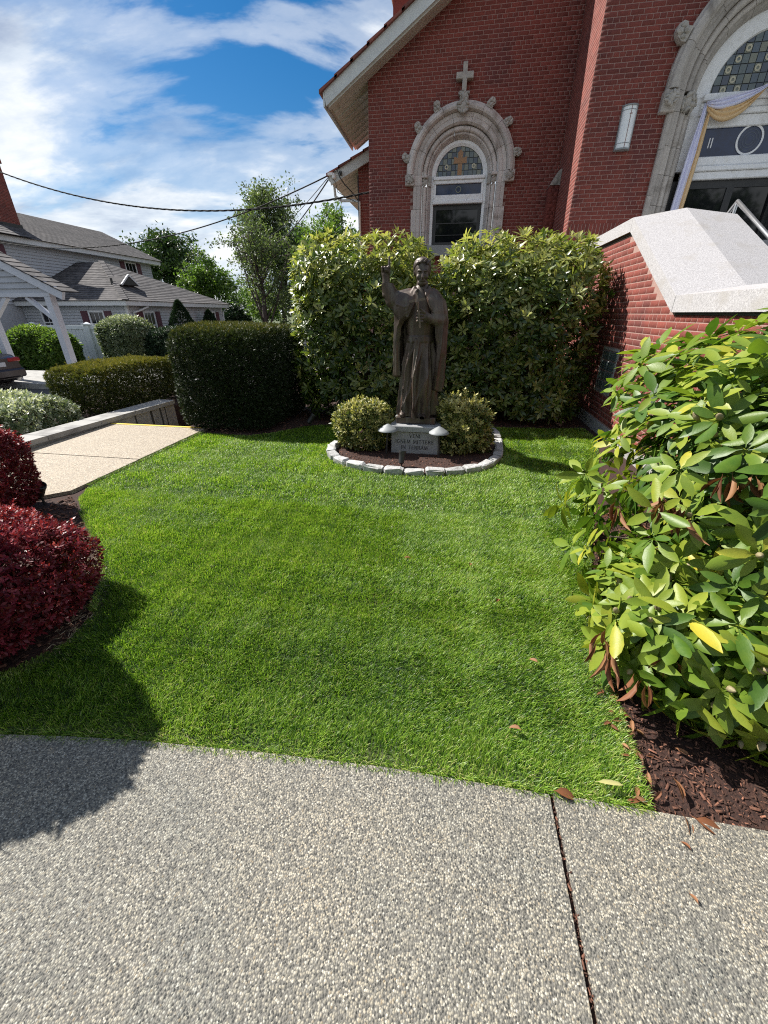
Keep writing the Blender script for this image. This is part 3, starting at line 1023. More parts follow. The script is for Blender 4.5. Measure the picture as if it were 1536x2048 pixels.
for x0, x1, z0, z1 in ((-0.80, -0.72, 2.3, 3.719), (0.72, 0.80, 2.3, 3.719), (-0.72, 0.72, 3.60, 3.719), (-0.06, 0.06, 2.3, 3.60), (-0.72, -0.06, 2.3, 2.5), (0.06, 0.72, 2.3, 2.5)):
    mb.box((DC + x0, FY + 0.35, z0), (DC + x1, FY + 0.40, z1))
mb.build('door_leaf', MAT['dark_metal'], AD)
for x0, x1 in ((-0.72, -0.06), (0.06, 0.72)):
    MB().box((DC + x0, FY + 0.37, 2.5), (DC + x1, FY + 0.38, 3.60)).build('door_pane', MAT['dark_glass'], AD)

# ---- roof with overhanging eaves
RF = thing('roof', None, None, (-1, 12, 6))
RF.parent = CH
RF.location = RF.location - CH.location
fz = lambda x: 5.546 + 0.60 * (x + 3.28)
y0, y1 = 11.4, 14.05
MB().prism([(-3.23, y0, fz(-3.22)), (4.9, y0, fz(4.9)), (4.9, y0, fz(4.9) + 0.27), (-3.27, y0, fz(-3.27) + 0.27)], (0, 0.05, 0)).build('fascia', MAT['fascia'], RF)
MB().prism([(-3.19, y0 + 0.05, fz(-3.19) - 0.035), (4.9, y0 + 0.05, fz(4.9) - 0.035), (4.9, y0 + 0.05, fz(4.9) + 0.1), (-3.19, y0 + 0.05, fz(-3.19) + 0.1)], (0, 0.12, 0)).build('rake_moulding', MAT['trim_cream'], RF)
MB().prism([(-3.25, y0 + 0.17, fz(-3.25) + 0.09), (4.9, y0 + 0.17, fz(4.9) + 0.09), (4.9, y0 + 0.17, fz(4.9) + 0.26), (-3.25, y0 + 0.17, fz(-3.25) + 0.26)], (0, 2.75, 0)).build('roof_deck', MAT['trim_cream'], RF)
yy = y0 + 0.18
while yy < 14.0:
    MB().prism([(-3.17, yy, fz(-3.17) + 0.015), (-2.30, yy, fz(-2.30) + 0.015), (-2.30, yy, fz(-2.30) + 0.088), (-3.17, yy, fz(-3.17) + 0.088)], (0, 0.262, 0)).build('soffit_board', MAT['trim_cream'], RF)
    MB().prism([(-3.165, yy + 0.263, fz(-3.165) - 0.012), (-2.30, yy + 0.263, fz(-2.30) - 0.012), (-2.30, yy + 0.263, fz(-2.30) + 0.05), (-3.165, yy + 0.263, fz(-3.165) + 0.05)], (0, 0.022, 0)).build('soffit_batten', MAT['trim_cream'], RF)
    yy += 0.286
MB().prism([(-3.0, y0 + 0.17, fz(-3.0) - 0.02), (2.0, y0 + 0.17, fz(2.0) - 0.02), (2.0, y0 + 0.17, fz(2.0) + 0.09), (-3.0, y0 + 0.17, fz(-3.0) + 0.09)], (0, 0.24, 0)).build('rake_soffit', MAT['trim_cream'], RF)
MB().box((-3.29, y0, fz(-3.27) + 0.02), (-3.255, y1, fz(-3.27) + 0.26)).build('eave_board', MAT['fascia'], RF)
dx = 0.36
x = -3.36
while x < 4.5:
    z = fz(x) + 0.285
    MB().prism([(x, y0 - 0.06, z - 0.015), (x + dx + 0.06, y0 - 0.06, z + 0.60 * (dx + 0.06) - 0.015), (x + dx + 0.06, y0 - 0.06, z + 0.60 * (dx + 0.06) + 0.02), (x, y0 - 0.06, z + 0.05)], (0, 2.9, 0), random.random()).build('tile_course', MAT['tile'], RF)
    x += dx
# lower aisle roof behind
gz = lambda x: 4.80 + 0.43 * (x + 3.906)
MB().prism([(-3.91, 13.9, gz(-3.91)), (-2.4, 13.9, gz(-2.4)), (-2.4, 13.9, gz(-2.4) + 0.25), (-3.95, 13.9, gz(-3.95) + 0.25)], (0, 0.05, 0)).build('fascia', MAT['fascia'], RF)
MB().prism([(-3.91, 13.95, gz(-3.91) + 0.1), (-2.4, 13.95, gz(-2.4) + 0.1), (-2.4, 13.95, gz(-2.4) + 0.24), (-3.91, 13.95, gz(-3.91) + 0.24)], (0, 8, 0)).build('roof_deck', MAT['trim_cream'], RF)
for k in range(12):
    yk = 13.96 + 0.3 * k
    MB().prism([(-3.88, yk, gz(-3.88) + 0.02), (-3.12, yk, gz(-3.12) + 0.02), (-3.12, yk, gz(-3.12) + 0.1), (-3.88, yk, gz(-3.88) + 0.1)], (0, 0.27, 0)).build('soffit_board', MAT['trim_cream'], RF)
x = -4.02
while x < -2.6:
    z = gz(x) + 0.262
    MB().prism([(x, 13.84, z - 0.012), (x + 0.4, 13.84, z + 0.172 - 0.012), (x + 0.4, 13.84, z + 0.172 + 0.02), (x, 13.84, z + 0.045)], (0, 8, 0), random.random()).build('tile_course', MAT['tile'], RF)
    x += 0.36
mb = MB()
mb.tube([(-3.97, 14.0, 4.98), (-3.97, 20, 4.98)], 0.06, 10)
mb.tube([(-3.93, 14.3, 4.93), (-3.9, 14.3, 4.62), (-3.7, 14.25, 4.5), (-3.3, 14.2, 4.48), (-3.10, 14.0, 4.40), (-3.10, 13.99, 3.2), (-3.10, 13.99, 1.0)], 0.04, 8)
mb.build('gutter', MAT['fascia'], RF, smooth=40)
MB().tube([(-3.12, 13.98, 5.0), (-3.12, 13.98, 4.0), (-3.115, 13.98, 2.0)], 0.018, 6).build('conduit', MAT['dark_metal'], CH)
MB().box((-3.63, 13.86, 5.0), (-3.57, 13.9, 5.1)).tube([(-3.62, 13.8, 5.06), (-3.55, 13.8, 5.03)], 0.03, 8).build('eave_light', MAT['dark_metal'], CH)
MB().box((-1.95, 12.75, 7.0), (-1.15, 13.4, 7.72)).build('ridge_turret', MAT['brick'], CH)
MB().rbox((-2.0, 12.7, 7.72), (-1.1, 13.45, 7.84), 0.02).build('turret_cap', MAT['stone'], CH)

# ---- wall lamp beside the door
wl = thing('wall_lamp', 'curved white glass wall lamp with a small cross on the brick beside the doorway', 'lamp', (2.70, FY, 4.42))
LAMPG = M('opal_glass', (0.78, 0.80, 0.80), (0.70, 0.73, 0.74), 3, 0.10, spec=0.7)
mb = MB()
prof = [(2.70 + 0.115 * math.cos(a), FY - 0.015 - 0.085 * math.sin(a)) for a in [math.pi * k / 12 for k in range(13)]]
mb.prism([(x, y, 4.15) for x, y in prof], (0, 0, 0.56))
mb.build('glass_shade', LAMPG, wl, smooth=40)
mb = MB()
mb.box((2.57, FY - 0.014, 4.12), (2.83, FY - 0.002, 4.74))
for zz_ in (4.125, 4.71):
    mb.prism([(2.70 + 0.128 * math.cos(a), FY - 0.014 - 0.098 * math.sin(a), zz_) for a in [math.pi * k / 12 for k in range(13)]], (0, 0, 0.02))
mb.box((2.578, FY - 0.03, 4.12), (2.588, FY - 0.012, 4.73)).box((2.812, FY - 0.03, 4.12), (2.822, FY - 0.012, 4.73))
for zz_ in (4.21, 4.655):
    mb.prism([(2.70 + 0.118 * math.cos(a), FY - 0.015 - 0.089 * math.sin(a), zz_) for a in [math.pi * k / 12 for k in range(13)]], (0, 0, 0.008))
mb.build('lamp_frame', MAT['grey_metal'], wl, smooth=40)
mb = MB()
mb.box((2.706, FY - 0.106, 4.15), (2.712, FY - 0.099, 4.71)).box((2.685, FY - 0.106, 4.60), (2.735, FY - 0.099, 4.606))
mb.build('cross', MAT['tile'], wl)

# ---- fabric drape over the doorway
def ribbon(name, pts, widths, dirs, mat, parent, folds=3, amp=0.02, nu=10):
    """cloth strip: centre line, width direction, sine folds across"""
    n = len(pts)
    V, F = [], []
    for i in range(n):
        for j in range(nu + 1):
            s = j / nu - 0.5
            c = Vector(pts[i]) + Vector(dirs[i]) * (widths[i] * s)
            c.y -= amp * math.sin(2 * math.pi * folds * s + 0.5 * math.sin(i * 0.5)) + 0.012
            V.append(c)
    for i in range(n - 1):
        for j in range(nu):
            a = i * (nu + 1) + j
            F.append((a, a + 1, a + nu + 2, a + nu + 1))
    me = np_mesh(name, np.array([v[:] for v in V]), np.array(F), mat, None, True)
    o = link(name, me, parent)
    sm = o.modifiers.new('thick', 'SOLIDIFY')
    sm.thickness = 0.006
    return o


dr = thing('fabric_drape', 'lavender and gold fabric drape hung in swags across the arched doorway', 'drape', (4.0, FY + 0.15, 4.75))
LAV = M('lavender_satin', (0.62, 0.62, 0.80), (0.70, 0.70, 0.85), 6, 0.45)
GOLD = M('gold_satin', (0.70, 0.49, 0.26), (0.62, 0.42, 0.21), 6, 0.45)


def swag(p, q, sag, n=16):
    p, q = Vector(p), Vector(q)
    return [p.lerp(q, i / (n - 1)) + Vector((0, 0, -sag * 4 * (i / (n - 1)) * (1 - i / (n - 1)))) for i in range(n)]


for sx in (1, -1):
    def mx(p):
        return Vector(p) if sx == 1 else Vector((2 * DC - p[0], p[1], p[2]))
    yb = FY + 0.20
    up = [(0, 0, 1)] * 16
    a, b = mx((3.98, yb, 4.745)), mx((DC, yb, 4.93))
    wv = [0.05 + 0.19 * math.sin(math.pi * (i / 15) ** 0.8) for i in range(16)]
    ribbon('gold_swag', swag(a, b, 0.235), [w_ * 0.75 for w_ in wv], up, GOLD, dr, 2.5, 0.02)
    ribbon('lavender_swag', [p + Vector((0, -0.02, 0.075 * math.sin(math.pi * i / 15))) for i, p in enumerate(swag(a, b, 0.15))], [w_ * 0.62 for w_ in wv], up, LAV, dr, 2.5, 0.02)
    tail = [mx((3.99 - 0.10 * (i / 15), yb - 0.005 * i, 4.75 - 2.0 * i / 15)) for i in range(16)]
    side = [(1, 0, 0)] * 16
    ribbon('lavender_tail', tail, [0.05 + 0.085 * min(1, i / 5) for i in range(16)], side, LAV, dr, 2, 0.02)
    ribbon('gold_tail', [p + mx((DC + 0.10, 0, 0)) - Vector((DC, 0, 0)) - Vector((0, -0.03, 0)) if sx == 1 else p + Vector((-0.10, 0.03, 0)) for p in tail], [0.04 + 0.075 * min(1, i / 5) for i in range(16)], side, GOLD, dr, 1.5, 0.015)

# ---- stair block with granite coping
SW = thing('stair_wall', 'brick stair side wall with white granite sloping coping beside the church entrance', 'wall', (2.6, 6.0, 0.0))
SX, SX2 = 2.1, 3.16
cz_ = lambda y: 2.41 if y > 6.40 else (1.505 if y < 4.70 else 1.505 + (y - 4.70) * (2.41 - 1.505) / 1.70)
poly = [(3.2, -0.2), (9.88, -0.2), (9.88, 2.40), (6.41, 2.40), (4.705, 1.495), (3.2, 1.495)]
MB().prism([(SX, y, z) for y, z in poly], (SX2 - SX, 0, 0)).build('wall_core', MAT['mortar'], SW)


def keep_side(u, z, a, b):
    if 5.86 < u < 6.48 and 0.5 < z < 1.07:
        return False
    return z < cz_(a) - 0.03 and u < 9.85


bricks(SW, MAT['brick'], bond(3.2, 9.85, 0.135, 2.4, keep_side, 4), 'y', SX, 300)
bricks(SW, MAT['brick'], bond(SX, SX2, 0.135, 1.48, lambda *a: True, 4), 'x', 3.2, 0)
MB().box((SX - 0.02, 3.18, -0.1), (SX2, 9.8, 0.12)).build('plinth', MAT['concrete'], SW)
GW = MAT['granite_white']


def coping(path, name):
    """peaked stone laid along (y,z) points"""
    x0, x1 = SX - 0.045, SX2 + 0.045
    xm = (x0 + x1) / 2
    V, F = [], []
    for (y, z) in path:
        V += [(x0, y, z), (x0, y, z + 0.145), (xm, y, z + 0.225), (x1, y, z + 0.145), (x1, y, z)]
    for i in range(len(path) - 1):
        for j in range(5):
            F.append((i * 5 + j, i * 5 + (j + 1) % 5, i * 5 + 5 + (j + 1) % 5, i * 5 + 5 + j))
    F.append(tuple(range(5)))
    F.append(tuple((len(path) - 1) * 5 + j for j in range(5)))
    MB().add(V, F).build(name, GW, SW)


coping([(9.88, 2.41), (8.2, 2.41)], 'coping_stone')
coping([(8.193, 2.41), (6.405, 2.41)], 'coping_stone')
coping([(6.40, 2.41), (4.70, 1.507)], 'coping_stone')
coping([(4.693, 1.507), (3.15, 1.507)], 'coping_stone')
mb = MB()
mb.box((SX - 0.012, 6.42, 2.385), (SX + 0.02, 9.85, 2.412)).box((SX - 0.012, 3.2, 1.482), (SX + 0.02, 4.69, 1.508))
mb.build('flashing_and_shade', MAT['flashing_and_shade'], SW)  # thin dark flashing strip, also painting the shadow gap under the coping
bw = thing('basement_window', None, None, (SX, 6.15, 0.78))
bw.parent = SW
bw.location = bw.location - SW.location
MB().box((SX - 0.004, 5.86, 0.49), (SX + 0.03, 6.48, 0.52)).box((SX - 0.004, 5.86, 1.045), (SX + 0.03, 6.48, 1.075)).box((SX - 0.004, 5.86, 0.52), (SX + 0.03, 5.90, 1.045)).box((SX - 0.004, 6.44, 0.52), (SX + 0.03, 6.48, 1.045)).build('block_frame', MAT['concrete'], bw)
GB = M('glass_block', (0.10, 0.13, 0.125), (0.06, 0.085, 0.08), 12, 0.15, 0.3, 30, spec=0.7)
for r_ in range(4):
    for c_ in range(2):
        MB().rbox((SX - 0.012, 5.905 + c_ * 0.268, 0.525 + r_ * 0.13), (SX + 0.02, 6.165 + c_ * 0.268, 0.647 + r_ * 0.13), 0.012).build('glass_block', GB, bw)
# entrance steps, landing and handrail
es = thing('entrance_steps', 'granite entrance steps rising to the church doorway', 'steps', (4.9, 5.5, 0.0))
for k in range(13):
    MB().box((SX2 + 0.05, 2.9 + k * 0.29, -0.1), (7.2, 2.9 + (k + 1) * 0.29 + (0.0 if k < 12 else 3.2), 0.176 * (k + 1))).build('step', MAT['granite_grey'], es)
hr = thing('handrail', 'grey steel handrail running down the entrance steps by the doorway', 'handrail', (3.3, 6.5, 2.3))
mb = MB()
mb.tube([(3.27, 6.75, 2.62), (3.27, 6.62, 2.72), (3.30, 5.7, 2.18), (3.32, 4.5, 1.5), (3.32, 4.4, 1.3)], 0.022, 10)
mb.build('rail', MAT['steel'], hr, smooth=50)
MB().tube([(3.27, 6.62, 2.70), (3.272, 6.63, 2.4), (3.275, 6.64, 2.25)], 0.018, 8).build('post', MAT['steel'], hr, smooth=50)
MB().tube([(3.32, 4.6, 1.55), (3.32, 4.6, 1.0)], 0.018, 8).build('post', MAT['steel'], hr, smooth=50)
# ------------------------------------------------------------------ bronze statue, grown as one surface from a distance field
def surface_nets(F, org, h):
    nx, ny, nz = F.shape
    c = np.stack([F[dx:nx - 1 + dx, dy:ny - 1 + dy, dz:nz - 1 + dz] for dx in (0, 1) for dy in (0, 1) for dz in (0, 1)])
    offs = np.array([(dx, dy, dz) for dx in (0, 1) for dy in (0, 1) for dz in (0, 1)], float)
    ins = c < 0
    act = ins.any(0) & ~ins.all(0)
    idx = -np.ones(act.shape, int)
    ids = np.argwhere(act)
    idx[act] = np.arange(len(ids))
    cc = c[:, act]
    ps = np.zeros((len(ids), 3))
    cnt = np.zeros(len(ids))
    for a in range(8):
        for b in range(a + 1, 8):
            if np.abs(offs[a] - offs[b]).sum() != 1:
                continue
            x = (cc[a] < 0) != (cc[b] < 0)
            t = np.where(x, cc[a] / np.where(x, cc[a] - cc[b], 1), 0)
            ps += np.where(x[:, None], offs[a] + t[:, None] * (offs[b] - offs[a]), 0)
            cnt += x
    V = np.array(org) + h * (ids + ps / cnt[:, None])
    quads = []
    for ax in range(3):
        sl0 = [slice(None)] * 3
        sl1 = [slice(None)] * 3
        sl0[ax] = slice(0, -1)
        sl1[ax] = slice(1, None)
        A, B = F[tuple(sl0)], F[tuple(sl1)]
        cr = (A < 0) != (B < 0)
        o1, o2 = [k for k in range(3) if k != ax]
        e = np.argwhere(cr)
        e = e[(e[:, o1] > 0) & (e[:, o2] > 0) & (e[:, o1] < F.shape[o1] - 1) & (e[:, o2] < F.shape[o2] - 1)]
        neg = A[tuple(e.T)] < 0

        def g(d1, d2):
            k = e.copy()
            k[:, o1] += d1
            k[:, o2] += d2
            return idx[tuple(k.T)]
        q = np.stack([g(-1, -1), g(0, -1), g(0, 0), g(-1, 0)], 1)
        flip = neg if ax != 1 else ~neg
        q[~flip] = q[~flip][:, ::-1]
        quads.append(q)
    return V, np.concatenate(quads)


class Field:
    def __init__(self, lo, hi, h):
        self.lo, self.h = np.array(lo, float), h
        n = [int((b - a) / h) + 2 for a, b in zip(lo, hi)]
        ax = [a + h * np.arange(k) for a, k in zip(lo, n)]
        self.x, self.y, self.z = np.meshgrid(*ax, indexing='ij')
        self.F = np.full(self.x.shape, 9.0)

    def smin(self, d, k=0.02):
        if k <= 0:
            self.F = np.minimum(self.F, d)
            return
        hh = np.clip(0.5 + 0.5 * (self.F - d) / k, 0, 1)
        self.F = self.F * (1 - hh) + d * hh - k * hh * (1 - hh)

    def ssub(self, d, k=0.01):
        hh = np.clip(0.5 - 0.5 * (self.F + d) / k, 0, 1)
        self.F = self.F * (1 - hh) - d * hh + k * hh * (1 - hh)

    def ell(self, c, r):
        px_, py_, pz_ = self.x - c[0], self.y - c[1], self.z - c[2]
        k0 = np.sqrt((px_ / r[0]) ** 2 + (py_ / r[1]) ** 2 + (pz_ / r[2]) ** 2)
        return (k0 - 1) * min(r)

    def cap(self, a, b, ra, rb):
        a, b = np.array(a, float), np.array(b, float)
        d = b - a
        t = np.clip(((self.x - a[0]) * d[0] + (self.y - a[1]) * d[1] + (self.z - a[2]) * d[2]) / (d @ d), 0, 1)
        q = np.sqrt((self.x - a[0] - t * d[0]) ** 2 + (self.y - a[1] - t * d[1]) ** 2 + (self.z - a[2] - t * d[2]) ** 2)
        return q - (ra + (rb - ra) * t)

    def mesh(self):
        return surface_nets(self.F, self.lo, self.h)


def key(z, ks, vs):
    return np.interp(z, ks, vs)


def sstep(a, b, x):
    t = np.clip((x - a) / (b - a), 0, 1)
    return t * t * (3 - 2 * t)


# local frame: x to the viewer's right, -y towards the viewer, z up from the feet
def robe():
    f = Field((-0.27, -0.26, -0.02), (0.27, 0.24, 1.42), 0.0075)
    x, y, z = f.x, f.y, f.z
    a = key(z, [0, .25, .6, .80, .88, 1.05, 1.22, 1.30, 1.36, 1.42], [.225, .208, .180, .154, .148, .175, .185, .12, .062, .055])
    b = key(z, [0, .25, .6, .80, .88, 1.05, 1.22, 1.30, 1.36, 1.42], [.185, .165, .135, .120, .117, .130, .115, .085, .060, .055])
    ph = np.arctan2(x / a, -y / b)
    amp = key(z, [0, .12, .5, .80, .86, .87], [.046, .044, .036, .020, .005, 0.0])
    drift = 0.9 * np.sin(2.2 * z + 0.4) * np.sin(ph + 0.6)
    w1 = np.abs(np.sin(4.5 * ph + drift + 0.5 * np.sin(5 * z)))
    w2 = np.abs(np.sin(7.5 * ph - 1.4 * drift + 1.3))
    fold = amp * (1.5 * (1 - w1 ** 0.65) + 0.8 * (1 - w2 ** 0.7) - 0.7)
    # the stepping leg pushes the cloth forward; long diagonal folds fall from it
    knee = 0.03 * np.exp(-((ph - 0.35) / 0.5) ** 2 - ((z - 0.42) / 0.25) ** 2)
    diag = 0.032 * key(z, [0, .1, .7, .85], [1, 1, .7, 0]) * (1 - np.abs(np.sin(5.0 * (ph + 1.5 * (0.8 - z) - 0.3))) ** 0.5) * np.exp(-((ph + 0.1) / 0.9) ** 2)
    rho = np.sqrt((x / (a + fold + knee + diag)) ** 2 + (y / (b + fold + knee + diag)) ** 2)
    d = (rho - 1) * np.minimum(a, b) * 0.75
    d = np.maximum(d, -z + 0.012 * np.sin(7 * ph))
    d = np.maximum(d, z - 1.40)
    f.smin(d, 0)
    belt = np.maximum((np.sqrt((x / (a + .008)) ** 2 + (y / (b + .008)) ** 2) - 1) * np.minimum(a, b), np.abs(z - 0.845) - 0.03)
    f.smin(belt, 0.006)
    # band of buttons / sash end down the front
    f.smin(f.cap((-0.055, -0.155, 0.45), (-0.035, -0.135, 0.84), 0.018, 0.014), 0.015)
    # shoes
    f.smin(f.ell((0.075, -0.20, 0.022), (0.045, 0.075, 0.030)), 0.012)
    f.smin(f.ell((-0.165, -0.13, 0.028), (0.042, 0.075, 0.032)), 0.012)
    return f.mesh()


def cape():
    f = Field((-0.42, -0.29, 0.22), (0.34, 0.26, 1.38), 0.0075)
    x, y, z = f.x, f.y, f.z
    a = key(z, [.25, .5, .8, 1.0, 1.12, 1.22, 1.28, 1.33], [.245, .255, .262, .262, .252, .225, .165, .095])
    b = key(z, [.25, .5, .8, 1.0, 1.12, 1.22, 1.28, 1.33], [.20, .20, .19, .182, .172, .150, .115, .085])
    ph = np.arctan2(x / a, -y / b)
    amp = key(z, [.25, .6, 1.0, 1.15, 1.25], [.030, .026, .015, .007, .002])
    w = np.abs(np.sin(7 * ph + 0.8 * np.sin(3 * z + 1)))
    fold = amp * (1.6 * (1 - w ** 0.7) - 0.6)
    rho = np.sqrt((x / (a + fold)) ** 2 + (y / (b + fold)) ** 2)
    d = np.abs((rho - 1) * np.minimum(a, b)) * 0.8 - 0.016
    opL = key(z, [.3, .8, .96, 1.08, 1.2, 1.33], [1.30, 1.22, 1.10, 0.62, 0.42, 0.30])
    opR = key(z, [.3, .8, 1.0, 1.08, 1.2, 1.33], [0.92, 0.88, 0.75, 0.55, 0.34, 0.20])
    op = np.where(ph > 0, opR, opL)
    d = np.maximum(d, (op - np.abs(ph)) * 0.14)
    hem = np.where(ph > 0, 0.30, np.where(ph > -2.0, 0.44, 0.30)) + 0.012 * np.sin(9 * ph)
    d = np.maximum(d, hem - z)
    d = np.maximum(d, z - 1.325)
    f.smin(d, 0)
    # cloth hanging in loops from the raised arm
    f.smin(f.ell((-0.175, -0.080, 1.165), (0.125, 0.070, 0.125)), 0.04)
    for k in range(4):
        q = [(-0.30 + 0.03 * k, -0.085, 1.245 - 0.012 * k), (-0.245 + 0.02 * k, -0.135, 1.150 - 0.032 * k + 0.03), (-0.165 + 0.012 * k, -0.158 + 0.002 * k, 1.105 - 0.030 * k + 0.05), (-0.09, -0.142, 1.150 - 0.012 * k + 0.03), (-0.055, -0.120, 1.245)]
        for p_, r_ in zip(q[:-1], q[1:]):
            f.smin(f.cap(p_, r_, 0.011, 0.011), 0.010)
    # mantle over the shoulders and upper arms
    f.smin(f.cap((-0.14, -0.01, 1.26), (-0.29, -0.03, 1.225), 0.075, 0.078), 0.03)
    f.smin(f.cap((0.12, 0.0, 1.255), (0.215, -0.02, 1.02), 0.075, 0.066), 0.03)
    f.smin(f.cap((0.215, -0.03, 1.03), (0.235, -0.05, 0.72), 0.05, 0.04), 0.04)
    # wide sleeve of the raised arm
    f.smin(f.cap((-0.305, -0.04, 1.225), (-0.378, -0.06, 1.375), 0.086, 0.066), 0.02)
    # forearm under the mantle
    f.smin(f.cap((0.215, -0.07, 1.03), (0.095, -0.165, 1.045), 0.058, 0.046), 0.02)
    # collar
    for s in (-1, 1):
        f.smin(f.cap((s * 0.075, -0.05, 1.325), (s * 0.055 - 0.005, -0.125, 1.265), 0.024, 0.010), 0.012)
        f.smin(f.cap((s * 0.075, -0.05, 1.33), (s * 0.10, -0.10, 1.285), 0.022, 0.012), 0.012)
    return f.mesh()


def arm_parts(f):
    f.smin(f.cap((-0.372, -0.062, 1.33), (-0.378, -0.068, 1.475), 0.034, 0.026), 0)
    # raised hand: palm, curled fingers, thumb, pointing finger
    f.smin(f.ell((-0.378, -0.072, 1.505), (0.034, 0.022, 0.042)), 0.015)
    for k in range(3):
        xx = -0.392 + 0.002 * k - 0.0 + 0.020 * (k - 0.3)
        f.smin(f.cap((xx, -0.078, 1.535), (xx, -0.108, 1.532), 0.0105, 0.010), 0.004)
        f.smin(f.cap((xx, -0.108, 1.532), (xx, -0.106, 1.502), 0.010, 0.009), 0.004)
    f.smin(f.cap((-0.352, -0.075, 1.535), (-0.350, -0.078, 1.612), 0.0115, 0.0075), 0.006)
    f.smin(f.cap((-0.350, -0.085, 1.495), (-0.372, -0.112, 1.515), 0.012, 0.009), 0.006)


def hand_parts(f):
    f.smin(f.cap((0.11, -0.155, 1.045), (0.065, -0.185, 1.06), 0.033, 0.030), 0)
    f.smin(f.ell((0.045, -0.195, 1.065), (0.036, 0.026, 0.040)), 0.012)
    for k in range(4):
        zz_ = 1.098 - 0.023 * k
        f.smin(f.cap((0.03, -0.222, zz_), (-0.006, -0.232, zz_ + 0.003), 0.0115, 0.0105), 0.004)
        f.smin(f.cap((-0.006, -0.232, zz_ + 0.003), (-0.016, -0.208, zz_ + 0.004), 0.0105, 0.009), 0.004)
    f.smin(f.cap((0.045, -0.215, 1.095), (0.012, -0.232, 1.122), 0.012, 0.0095), 0.006)


def head():
    f = Field((-0.125, -0.165, 1.29), (0.115, 0.135, 1.635), 0.0045)
    X, Y, Z = f.x.copy(), f.y.copy(), f.z.copy()
    # head bowed a little and turned a little to the viewer's left
    c = np.array((-0.005, -0.012, 1.40))
    t, u = rad(-9), rad(-8)
    dx_, dy_, dz_ = X - c[0], Y - c[1], Z - c[2]
    dy2, dz2 = dy_ * math.cos(t) + dz_ * -math.sin(t), dy_ * math.sin(t) + dz_ * math.cos(t)
    dx2, dy3 = dx_ * math.cos(u) - dy2 * math.sin(u), dx_ * math.sin(u) + dy2 * math.cos(u)
    f.x, f.y, f.z = dx2, dy3, dz2 + 0.0
    f.F = f.cap((0, 0.02, -0.10), (0, 0.012, 0.05), 0.056, 0.050)
    f.smin(f.ell((0, 0.012, 0.110), (0.081, 0.098, 0.090)), 0.02)
    f.smin(f.ell((0, -0.030, 0.060), (0.062, 0.066, 0.088)), 0.02)
    f.smin(f.ell((0, -0.062, -0.012), (0.034, 0.028, 0.024)), 0.02)          # chin
    for s in (-1, 1):
        f.ssub(f.ell((s * 0.029, -0.102, 0.083), (0.021, 0.020, 0.014)), 0.012)   # eye sockets
        f.smin(f.ell((s * 0.029, -0.080, 0.082), (0.014, 0.012, 0.009)), 0.002)
        f.smin(f.cap((s * 0.012, -0.098, 0.101), (s * 0.048, -0.082, 0.100), 0.009, 0.007), 0.008)
        f.smin(f.ell((s * 0.040, -0.070, 0.045), (0.022, 0.022, 0.02)), 0.015)
        f.smin(f.ell((s * 0.077, 0.012, 0.075), (0.012, 0.022, 0.034)), 0.004)
        f.smin(f.cap((0, -0.105, 0.027), (s * 0.030, -0.088, 0.012), 0.009, 0.006), 0.004)   # moustache
    f.smin(f.cap((0, -0.098, 0.092), (0, -0.118, 0.044), 0.010, 0.0135), 0.008)
    f.smin(f.ell((0, -0.090, 0.010), (0.024, 0.014, 0.006)), 0.004)
    f.ssub(f.cap((-0.018, -0.106, 0.0155), (0.018, -0.106, 0.0155), 0.003, 0.003), 0.003)
    # short beard under the chin
    f.smin(f.ell((0, -0.058, -0.012), (0.05, 0.036, 0.03)), 0.012)
    # hair, swept across
    hair = f.ell((0.0, 0.022, 0.125), (0.091, 0.106, 0.086))
    hair = hair + 0.004 * np.sin(70 * f.x + 35 * f.z + 6 * np.sin(18 * f.y))
    hair = np.maximum(hair, (0.155 - f.z) - 1.1 * (f.y + 0.052))
    f.smin(hair, 0.004)
    for k, (xa, za) in enumerate(((-0.055, 0.160), (-0.022, 0.174), (0.015, 0.174), (0.048, 0.160))):
        f.smin(f.cap((xa, -0.068, za), (xa + 0.03, -0.055, za + 0.022), 0.013, 0.010), 0.004)
    f.x, f.y, f.z = X, Y, Z
    return f.mesh()


SO = np.array((-0.395, 4.77, 0.40))
ST = thing('statue', 'brown bronze statue of a robed priest raising one hand and holding a small cross', 'statue', tuple(SO))
VV, FF, off = [], [], 0
parts = [robe(), head()]
fa = Field((-0.43, -0.14, 1.28), (-0.30, 0.0, 1.64), 0.004); arm_parts(fa)
V, F = fa.mesh(); ank = np.array((-0.372, -0.066, 1.605)); parts.append((ank + (V - ank) * np.array((1.38, 1.38, 1.2)), F))
fh = Field((-0.05, -0.26, 0.98), (0.16, -0.10, 1.15), 0.004); hand_parts(fh)
V, F = fh.mesh(); ank = np.array((0.02, -0.19, 1.06)); parts.append((ank + (V - ank) * 1.28, F))
for V, F in parts:
    VV.append(V + SO); FF.append(F + off); off += len(V)
link('figure', np_mesh('figure', np.concatenate(VV), np.concatenate(FF), MAT['bronze'], None, True), ST)
V, F = cape()
link('cloak', np_mesh('cloak', V + SO, F, MAT['bronze'], None, True), ST)
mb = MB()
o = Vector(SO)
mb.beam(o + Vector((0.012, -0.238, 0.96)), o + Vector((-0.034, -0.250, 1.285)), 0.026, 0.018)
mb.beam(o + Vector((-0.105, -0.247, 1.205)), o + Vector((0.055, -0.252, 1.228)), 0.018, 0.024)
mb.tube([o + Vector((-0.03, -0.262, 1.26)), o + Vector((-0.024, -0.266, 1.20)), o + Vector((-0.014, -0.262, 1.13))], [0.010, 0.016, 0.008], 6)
mb.build('crucifix', M('gleam_bronze', (0.15, 0.115, 0.09), (0.11, 0.085, 0.065), 20, 0.4, metal=0.4), ST)  # lighter than the figure: the sunlit gleam is put into the colour
